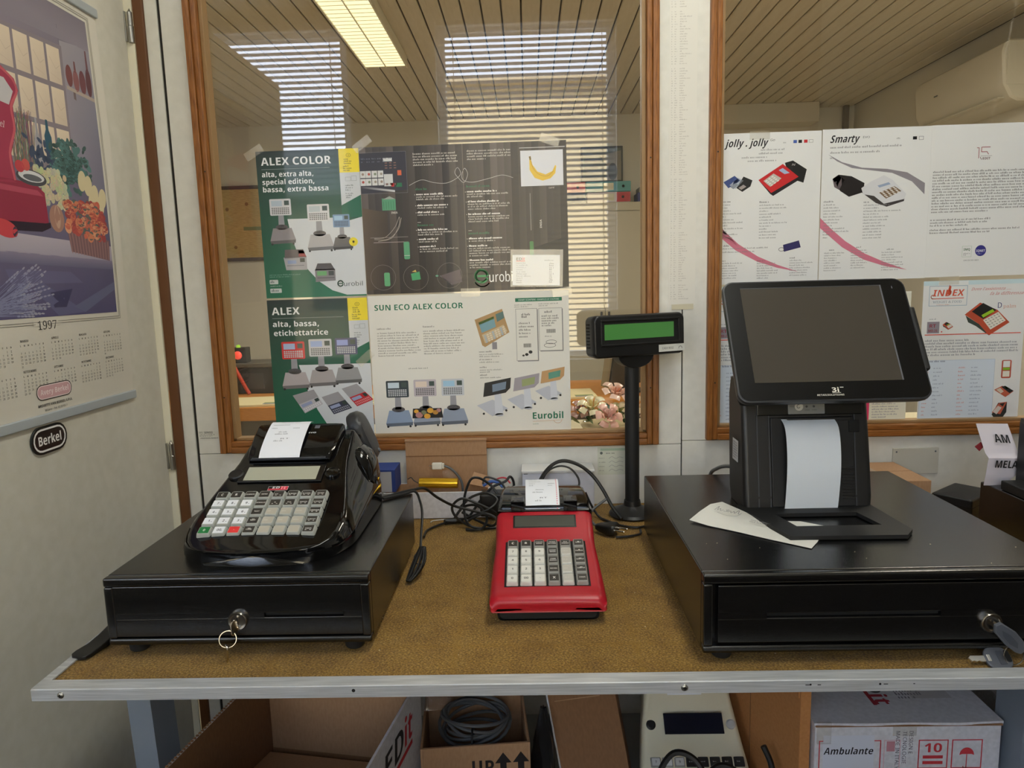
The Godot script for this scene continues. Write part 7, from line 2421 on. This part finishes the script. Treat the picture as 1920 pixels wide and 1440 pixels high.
		part("strip", bx(Vector3(-0.02, -0.0085, 0.0), Vector3(0.02, 0.0085, 0.0002)), mats.clear_tape, o)


func green_paras(k: Ink, x: float, y: float, w: float, rows: int, lead: float) -> void:
	k.small(x, y, 26, 1, 1, 2.2, srgb(80, 80, 80), 0.0)
	for i in rows:
		k.small(x, y + 6 + i * lead, w * rng.randf_range(0.3, 1.0), 1, 1, 1.9, srgb(132, 132, 132), 0.0)


func handheld(k: Ink, x: float, y: float, s: float) -> void:
	k.poly([x, y + 24 * s, x + 30 * s, y, x + 66 * s, y + 16 * s, x + 92 * s, y + 42 * s, x + 52 * s, y + 68 * s, x + 30 * s, y + 44 * s], srgb(186, 78, 50)); k.up()
	k.poly([x + 2 * s, y + 26 * s, x + 30 * s, y + 44 * s, x + 52 * s, y + 68 * s, x + 46 * s, y + 64 * s, x + 24 * s, y + 48 * s, x + 8 * s, y + 40 * s], srgb(60, 70, 62))
	k.poly([x + 14 * s, y + 18 * s, x + 36 * s, y + 1 * s, x + 64 * s, y + 16 * s, x + 38 * s, y + 34 * s], srgb(24, 24, 26)); k.up()
	k.poly([x + 34 * s, y + 26 * s, x + 56 * s, y + 14 * s, x + 60 * s, y + 19 * s, x + 38 * s, y + 31 * s], srgb(150, 190, 40))
	k.poly([x + 38 * s, y + 36 * s, x + 68 * s, y + 20 * s, x + 84 * s, y + 38 * s, x + 54 * s, y + 56 * s], srgb(222, 218, 206)); k.up()
	for r in 4:
		for c in 5:
			k.rect(x + (42 + c * 5.6 + r * 3.8) * s, y + (36 - c * 3.0 + r * 4.4) * s, 3.6 * s, 1.6 * s, srgb(140, 136, 128))


func index_sheet(k: Ink) -> void:
	var red := srgb(206, 84, 56)
	k.rect(0, 0, 208, 9, srgb(196, 216, 220)); k.up(); k.rect(30, 1, 60, 8, srgb(222, 224, 222))
	k.frame(12, 10, 77, 41, 0.9, srgb(130, 160, 180)); k.text("INDEX", 19, 31, 13, 62, red, "sans_bold", 0.2); k.line([18, 36, 82, 35.5], 1.5, red); k.ring(21, 32, 5, 4, 1.4, red, 1.6, 4.6); k.poly([48, 28, 52, 8, 56, 12, 54, 28], red); k.text("WEIGHT & FOOD", 20, 45, 4.6, 58, srgb(112, 132, 148), "serif"); k.small(28, 49.5, 42, 1, 1, 1.6, srgb(206, 150, 130))
	var script := srgb(196, 96, 90)
	k.text("Dove l'assistenza ....", 96, 21, 5.6, 80, script, "serif", 0.5); k.text("fa la differenza!", 134, 31, 5.8, 70, script, "serif", 0.5)
	handheld(k, 86, 46, 1.0)
	k.text("D", 152, 58, 11, 8, srgb(40, 52, 110), "sans"); k.text("palm", 163, 58, 6.4, 26, srgb(206, 150, 130), "serif")
	k.rect(11, 83, 25, 24, srgb(140, 132, 140)); k.up(); k.text("RT", 16, 95, 7, 13, srgb(140, 50, 62), "sans_bold"); k.text("MD.IS", 14, 104, 5, 18, srgb(140, 50, 62), "sans_bold")
	k.small(15, 79, 26, 1, 1, 2.2, srgb(150, 150, 156)); handheld(k, 42, 84, 0.24); k.oval(41, 104, 1.4, 1.4, srgb(196, 50, 50)); k.rect(7, 109, 195, 1.8, srgb(214, 78, 54))
	k.small(8, 124, 124, 1, 1, 2.8, srgb(120, 124, 134), 0.0); k.small(8, 130, 194, 5, 6.0, 2.8, srgb(120, 124, 134), 0.03)
	k.rect(2, 163, 152, 126, srgb(208, 218, 230)); k.up(); k.frame(2, 163, 152, 126, 0.7, srgb(170, 186, 206)); k.small(20, 167, 44, 1, 1, 2.8, srgb(84, 92, 120), 0.0)
	for i in 13:
		k.small(8, 181 + i * 8.2, 12, 1, 1, 2.2, srgb(206, 140, 140), 0.3); k.small(29, 181 + i * 8.2, rng.randf_range(16, 42), 1, 1, 2.2, srgb(140, 152, 176), 0.0)
		k.small(80, 181 + i * 8.2, 18, 1, 1, 2.2, srgb(206, 140, 140), 0.4); k.small(106, 181 + i * 8.2, rng.randf_range(18, 42), 1, 1, 2.2, srgb(140, 152, 176), 0.0)
	k.round_rect(168, 166, 20, 38, 3, srgb(180, 84, 64)); k.up(); k.rect(171, 168, 14, 13, srgb(222, 226, 222)); k.rect(171, 182, 14, 5, srgb(130, 180, 40)); k.rect(171, 189, 14, 12, srgb(226, 220, 208))
	k.poly([156, 228, 172, 220, 196, 232, 180, 244], srgb(186, 90, 66)); k.up(); k.poly([170, 222, 178, 220, 196, 231, 188, 236], srgb(36, 36, 36)); k.poly([160, 228, 168, 224, 176, 232, 170, 236], srgb(206, 190, 170)); k.poly([176, 222, 180, 222, 186, 226, 182, 228], srgb(130, 180, 40))
	k.poly([154, 280, 166, 256, 184, 254, 184, 276, 176, 288, 158, 286], srgb(40, 46, 44)); k.up(); k.poly([154, 276, 168, 256, 184, 254, 172, 280], srgb(190, 96, 70)); k.up(); k.poly([156, 274, 166, 262, 174, 266, 164, 280], srgb(206, 196, 184)); k.poly([168, 258, 180, 256, 176, 264], srgb(34, 34, 34))


# ------------------------------------------------------------ things seen in the office behind
func build_far_things() -> void:
	# pale wooden panel between dark battens, on the far wall
	var o := thing("wood_panel", "pale wooden wall panel between two dark battens, far wall", "panel", Vector3(-2.2, 1.955, FAR_Z + 0.002))
	grained("pale_wood", [[0.0, srgb(166, 138, 78)], [0.5, srgb(196, 168, 104)], [1.0, srgb(208, 182, 120)]], 0.03, Vector3(1.0, 9, 2), 0.5)
	part("board", bx(Vector3(-0.7, -0.29, 0.0), Vector3(0.7, 0.29, 0.02), 0.002), mats.pale_wood, o)
	for y in [-0.305, 0.295]:
		part("batten", bx(Vector3(-0.7, y - 0.012, 0.0), Vector3(0.7, y + 0.016, 0.03), 0.002), plain("batten_dark", srgb(64, 48, 34), 0.5), o)
	for p in [[-0.35, 0.12], [-0.18, 0.16], [-0.3, -0.2]]:
		var g := Geo.new()
		g.at = moved(Vector3(p[0], p[1], 0.0195), 0, 90)
		g.lathe([Vector2(0.016, 0.0), Vector2(0.014, 0.0012)], 12)
		part("knot", g, plain("knot_brown", srgb(140, 106, 56), 0.5), o)
	part("green_stain", bx(Vector3(-0.22, -0.06, 0.02), Vector3(0.1, -0.03, 0.0206)), plain("stain_green", srgb(122, 132, 84), 0.5), o)

	# tall cabinet with lying binders on top
	var cab := thing("office_cabinet", "tall beige office cabinet with binders on top, far wall", "cabinet", Vector3(0.62, 0, -4.5))
	part("body", bx(Vector3(-0.5, 0.0, -0.19), Vector3(0.5, 2.0, 0.17), 0.003), plain("cabinet_beige", srgb(196, 190, 168), 0.5), cab)
	part("top_band", bx(Vector3(-0.5, 1.935, 0.17), Vector3(0.5, 2.0, 0.188), 0.002), mats.cabinet_beige, cab)
	for x in [-0.5, 0.002]:
		var dr := part("door", bx(Vector3(x, 0.05, 0.17), Vector3(x + 0.498, 1.93, 0.188), 0.002), mats.cabinet_beige, cab)
		part("handle", bx(Vector3(x + (0.46 if x < 0 else 0.02), 1.0, 0.188), Vector3(x + (0.475 if x < 0 else 0.035), 1.14, 0.2), 0.002), mats.grey_plastic, dr)
	for p in [
		[0.395, 2.001, 0.15, "dark grey binder lying at the left of the lower row", srgb(70, 70, 68), srgb(54, 54, 52)],
		[0.655, 2.001, 0.34, "white and red binder lying in the lower row", srgb(206, 196, 186), srgb(186, 50, 56)],
		[0.395, 2.083, 0.15, "red binder lying at the left of the upper row", srgb(206, 84, 62), srgb(196, 70, 54)],
		[0.652, 2.083, 0.352, "teal binder with pale label lying in the upper row", srgb(64, 142, 144), srgb(84, 156, 156)]]:
		var b := thing("ring_binder", p[3] + " on the cabinet", "binder", Vector3(p[0], p[1], -4.42), "binders on the cabinet")
		var w: float = p[2]
		part("cover", bx(Vector3(-w / 2, 0, -0.13), Vector3(w / 2, 0.078, 0.11), 0.003), plain("binder_%d" % taken["ring_binder"], p[4], 0.5), b)
		part("spine_patch", bx(Vector3(w / 2 - 0.11, 0.002, 0.11), Vector3(w / 2 - 0.001, 0.076, 0.1112)), plain("binder_patch_%d" % taken["ring_binder"], p[5], 0.5), b)
		if w > 0.2:
			part("spine_label", bx(Vector3(-0.04, 0.012, 0.11), Vector3(0.04, 0.066, 0.1113)), plain("spine_paper", srgb(206, 200, 160), 0.7), b)
		var g := Geo.new()
		g.at = moved(Vector3(w / 2 - 0.06, 0.039, 0.1112), 0, 90)
		g.lathe([Vector2(0.011, 0.0), Vector2(0.011, 0.001)], 14)
		part("finger_hole", g, mats.deep_slot, b)
	var bl := thing("blue_folder", "dark blue folder box at the cabinet's right end", "box", Vector3(0.93, 2.001, -4.44))
	part("body", bx(Vector3(-0.045, 0, -0.1), Vector3(0.12, 0.072, 0.1), 0.003), plain("folder_blue", srgb(58, 60, 120), 0.5), bl)
	part("papers", bx(Vector3(-0.03, 0.072, -0.09), Vector3(0.11, 0.115, 0.08), 0.002), plain("folder_grey", srgb(150, 148, 140), 0.6), bl)
	var pic := thing("framed_picture", "dark framed picture hanging above the binders", "picture", Vector3(0.64, 2.35, FAR_Z))
	part("frame", bx(Vector3(-0.175, -0.145, 0.0), Vector3(0.175, 0.145, 0.02), 0.003), plain("frame_dark", srgb(48, 50, 44), 0.5), pic)
	var k := Ink.new(self, 320, 260)
	k.rect(0, 0, 320, 260, srgb(86, 92, 82)); k.up(); k.poly([150, 60, 320, 20, 320, 260, 200, 260, 210, 150], srgb(150, 142, 122)); k.up(); k.oval(250, 190, 40, 70, srgb(72, 74, 66)); k.rect(10, 80, 150, 30, srgb(60, 66, 60)); k.rect(10, 150, 120, 20, srgb(64, 68, 62))
	put("image", k.mesh(), mats.paper_print, pic, Transform3D(Basis.IDENTITY, Vector3(0, 0, 0.0205)))

	# split air conditioner on the right wall
	var ac := thing("air_conditioner", "white split air conditioner mounted on the far room's right wall", "air conditioner", Vector3(2.72, 2.27, -2.93))
	var g2 := Geo.new()
	g2.slab(PackedVector2Array([Vector2(0.0, 0.0), Vector2(0.0, 0.31), Vector2(-0.17, 0.31), Vector2(-0.205, 0.29), Vector2(-0.215, 0.25), Vector2(-0.2, 0.09), Vector2(-0.16, 0.02), Vector2(-0.12, 0.0)]), -0.43, 0.43, 0.012, 40.0)
	part("body", g2, plain("ac_white", srgb(214, 208, 190), 0.4), ac)
	part("outlet_flap", bx(Vector3(-0.196, 0.022, -0.38), Vector3(-0.12, 0.03, 0.38), 0.003), mats.ac_white, ac, moved(Vector3.ZERO, 0, 0, 0))
	part("badge", bx(Vector3(-0.2165, 0.17, -0.2), Vector3(-0.2135, 0.176, -0.165)), mats.grey_plastic, ac)
	part("end_cap", bx(Vector3(-0.19, 0.08, 0.43), Vector3(-0.01, 0.3, 0.434), 0.002), mats.ac_white, ac)
	var con := thing("pipe_duct", "grey vertical pipe duct in the far room's right corner", "pipe", Vector3(2.63, 1.2, FAR_Z + 0.05))
	part("duct", bx(Vector3(-0.02, 0, -0.02), Vector3(0.02, 1.55, 0.02), 0.004), plain("duct_grey", srgb(120, 112, 96), 0.5), con)

	# long desk with papers, a shelf of devices, a screen seen from behind
	var d := thing("office_desk", "long wooden desk with thick orange edge behind the glass", "desk", Vector3(-0.6, 0, -2.75))
	grained("desk_wood", [[0.0, srgb(196, 128, 58)], [1.0, srgb(216, 150, 78)]], 0.03, Vector3(1.2, 10, 3), 0.4)
	part("desk_top", bx(Vector3(-2.0, 0.675, -0.38), Vector3(2.1, 0.75, 0.41), 0.004), mats.desk_wood, d)
	for x in [-1.95, 0.0, 2.02]:
		part("side_panel", bx(Vector3(x, 0.0, -0.36), Vector3(x + 0.04, 0.675, 0.36), 0.002), plain("desk_grey", srgb(120, 116, 106), 0.6), d)
	part("modesty_panel", bx(Vector3(-1.9, 0.25, 0.2), Vector3(2.0, 0.675, 0.22)), mats.desk_grey, d)
	for p in [[-1.62, -2.5, 6.0, "cream paper pad lying on the desk behind the left frame"], [-1.08, -2.5, -4.0, "cream paper pad lying on the desk behind the lower green brochure"], [0.12, -2.52, 3.0, "cream paper pad lying on the desk behind the ceramic flowers"]]:
		var pad := thing("paper_pad", p[3], "paper", Vector3(p[0], 0.7505, p[1]))
		pad.rotation.y = deg_to_rad(p[2])
		part("sheets", bx(Vector3(-0.24, 0, -0.15), Vector3(0.24, 0.012, 0.15), 0.001), plain("pad_cream", srgb(234, 222, 176), 0.7), pad)
		var lk := Ink.new(self, 100, 60)
		lk.rect(0, 0, 100, 60, srgb(150, 164, 110)); lk.up(); lk.rect(0, 40, 100, 20, srgb(130, 128, 160))
		put("printed_corner", lk.mesh(), mats.paper_print, pad, Transform3D(Basis(Vector3(1, 0, 0), Vector3(0, 0, -1), Vector3(0, 1, 0)), Vector3(0.17, 0.0124, 0.11)))
	var dev := thing("network_cabinet", "dark low equipment cabinet on the desk behind the left frame", "cabinet", Vector3(-1.6, 0.7505, -2.98))
	part("case", bx(Vector3(-0.45, 0, -0.12), Vector3(0.45, 0.165, 0.12), 0.004), plain("case_dark", srgb(46, 44, 42), 0.45), dev)
	part("lid", bx(Vector3(-0.46, 0.165, -0.13), Vector3(0.46, 0.19, 0.13), 0.003), plain("case_lid", srgb(96, 92, 84), 0.5), dev)
	for x in [-0.2, 0.02, 0.22]:
		part("panel", bx(Vector3(x, 0.03, 0.12), Vector3(x + 0.15, 0.13, 0.124), 0.002), plain("case_panel", srgb(62, 60, 60), 0.4), dev)
	var led := thing("router", "small dark device with glowing red and green lamps on the equipment cabinet", "device", Vector3(-1.815, 0.941, -2.93))
	part("case", bx(Vector3(-0.045, 0, -0.04), Vector3(0.05, 0.095, 0.04), 0.004), mats.case_dark, led)
	var g3 := Geo.new()
	g3.at = moved(Vector3(0.0, 0.048, 0.04), 0, 90)
	g3.lathe([Vector2(0.026, 0.0), Vector2(0.024, 0.006), Vector2(0.012, 0.012), Vector2(0.0, 0.013)], 18, 60.0)
	part("red_lamp", g3, mats.led_red, led)
	g3 = Geo.new()
	g3.at = Transform3D(Basis.IDENTITY, Vector3(-0.005, 0.095, 0.01))
	g3.lathe([Vector2(0.014, 0.0), Vector2(0.012, 0.014), Vector2(0.0, 0.018)], 14, 60.0)
	var gl := plain("led_green", srgb(170, 220, 70), 0.4)
	gl.emission_enabled = true
	gl.emission = srgb(150, 210, 60)
	gl.emission_energy_multiplier = 0.5
	part("green_lamp", g3, gl, led)
	var strap := thing("red_strap", "orange-red strap hanging down before the equipment cabinet", "strap", Vector3(-1.76, 0.7505, -2.825))
	part("band", Geo.new().tube(smooth_path([Vector3(-0.06, 0.17, -0.015), Vector3(-0.03, 0.12, 0.0), Vector3(0.0, 0.06, 0.004), Vector3(0.03, 0.006, 0.01)]), 0.011, 8), plain("strap_red", srgb(196, 70, 46), 0.6), strap)
	var scr := thing("office_screen", "dark computer screen seen from behind, beyond the ceramic flowers", "monitor", Vector3(0.56, 0.7505, -2.6))
	scr.rotation = Vector3(0, deg_to_rad(35), 0)
	part("foot", bx(Vector3(-0.12, 0, -0.08), Vector3(0.12, 0.012, 0.08), 0.004), plain("screen_grey", srgb(70, 68, 62), 0.5), scr)
	part("stem", bx(Vector3(-0.03, 0.012, -0.02), Vector3(0.03, 0.2, 0.02), 0.004), mats.screen_grey, scr)
	part("panel", bx(Vector3(-0.19, 0.06, -0.02), Vector3(0.19, 0.4, 0.03), 0.006), mats.screen_grey, scr, moved(Vector3(0, 0, 0.02), 0, 12))
	part("rim", bx(Vector3(-0.205, 0.05, -0.03), Vector3(-0.19, 0.41, 0.02), 0.003), plain("screen_rim", srgb(140, 126, 98), 0.5), scr, moved(Vector3(0, 0, 0.02), 0, 12))

	# porcelain flowers on the inner sill
	var sill := setting("trim_3", Vector3(0, 0, 0))
	part("inner_sill", bx(Vector3(-0.66, 1.0, -0.42), Vector3(1.2, 1.02, -0.045), 0.003), plain("sill_cream", srgb(210, 200, 170), 0.5), sill)
	var fl := thing("flower_basket", "basket of pale porcelain roses standing on the inner sill", "ornament", Vector3(0.195, 1.0205, -0.2))
	var gb := Geo.new()
	gb.lathe([Vector2(0.05, 0.0), Vector2(0.066, 0.01), Vector2(0.078, 0.03), Vector2(0.07, 0.032), Vector2(0.0, 0.03)], 24, 40.0)
	part("basket", gb, plain("basket_white", srgb(206, 190, 150), 0.35), fl)
	for p in [
		[-0.022, 0.055, 0.062, 0.032, srgb(206, 140, 124), srgb(226, 178, 160)],
		[-0.052, 0.072, 0.03, 0.028, srgb(222, 204, 140), srgb(232, 224, 190)],
		[0.005, 0.098, 0.0, 0.03, srgb(222, 150, 120), srgb(232, 200, 184)],
		[0.042, 0.07, 0.03, 0.028, srgb(222, 160, 104), srgb(232, 214, 176)],
		[0.078, 0.05, 0.02, 0.026, srgb(214, 170, 150), srgb(230, 206, 190)],
		[-0.078, 0.06, 0.0, 0.024, srgb(150, 110, 110), srgb(186, 150, 140)],
		[0.012, 0.06, 0.028, 0.022, srgb(206, 206, 140), srgb(222, 222, 176)]]:
		rose(fl, Vector3(p[0], p[1], p[2]), p[3], p[4], p[5])
	for i in 26:
		var a := rng.randf_range(0, TAU)
		var r := rng.randf_range(0.03, 0.085)
		leaf(fl, Vector3(cos(a) * r, rng.randf_range(0.03, 0.075), absf(sin(a)) * r * 0.7), a, rng.randf_range(0.018, 0.03))


func rose(o: Node3D, at: Vector3, size: float, inner: Color, outer: Color) -> void:
	var b := Node3D.new()
	b.name = "rose"
	o.add_child(b, true)
	b.position = at
	b.rotation = Vector3(rng.randf_range(0.5, 1.0), rng.randf_range(-0.5, 0.5), 0)
	var n := 0
	for ring in 3:
		var count: int = [3, 5, 6][ring]
		var rr: float = [0.22, 0.5, 0.9][ring] * size * rng.randf_range(0.9, 1.1)
		for i in count:
			var a: float = TAU * i / count + ring * 0.6
			var g := Geo.new()
			g.paint(inner.lerp(outer, ring / 2.0))
			var rings := []
			var lift := rng.randf_range(-0.12, 0.12)
			for s in 5:
				var v := s / 4.0
				var row := []
				for u in 5:
					var w := (u - 2) / 2.0
					var spread: float = (0.45 + 0.55 * v - 0.45 * v * v * v) * [0.95, 0.75, 0.62][ring]
					var ang: float = a + w * spread
					var rad: float = rr * (0.35 + 0.65 * v) * (1.0 + 0.25 * v * v * ring / 2.0)
					var hh: float = size * ([0.78, 0.72, 0.62][ring] * sin(v * [1.5, 1.75, 2.25][ring]) - 0.1 * w * w * v + lift)
					row.append(Vector3(cos(ang) * rad, hh, sin(ang) * rad))
				rings.append(row)
			g.loft(rings, false, false, 70.0, false)
			part("petal", g, inked("porcelain", 0.2), b)
			n += 1


func leaf(o: Node3D, at: Vector3, a: float, size: float) -> void:
	var g := Geo.new()
	g.paint([srgb(70, 104, 66), srgb(104, 132, 84), srgb(48, 76, 52), srgb(150, 160, 110)][rng.randi() % 4])
	var rings := []
	for s in 5:
		var v := s / 4.0
		var w := size * 0.42 * sin(v * PI * 0.94 + 0.1)
		rings.append([Vector3(-w, -0.1 * size * v, v * size), Vector3(0, 0.12 * size * sin(v * PI), v * size), Vector3(w, -0.1 * size * v, v * size)])
	g.loft(rings, false, false, 70.0, false)
	part("leaf", g, inked("porcelain", 0.2), o, moved(at, rad_to_deg(-a) + 90, rng.randf_range(-60, 10)))
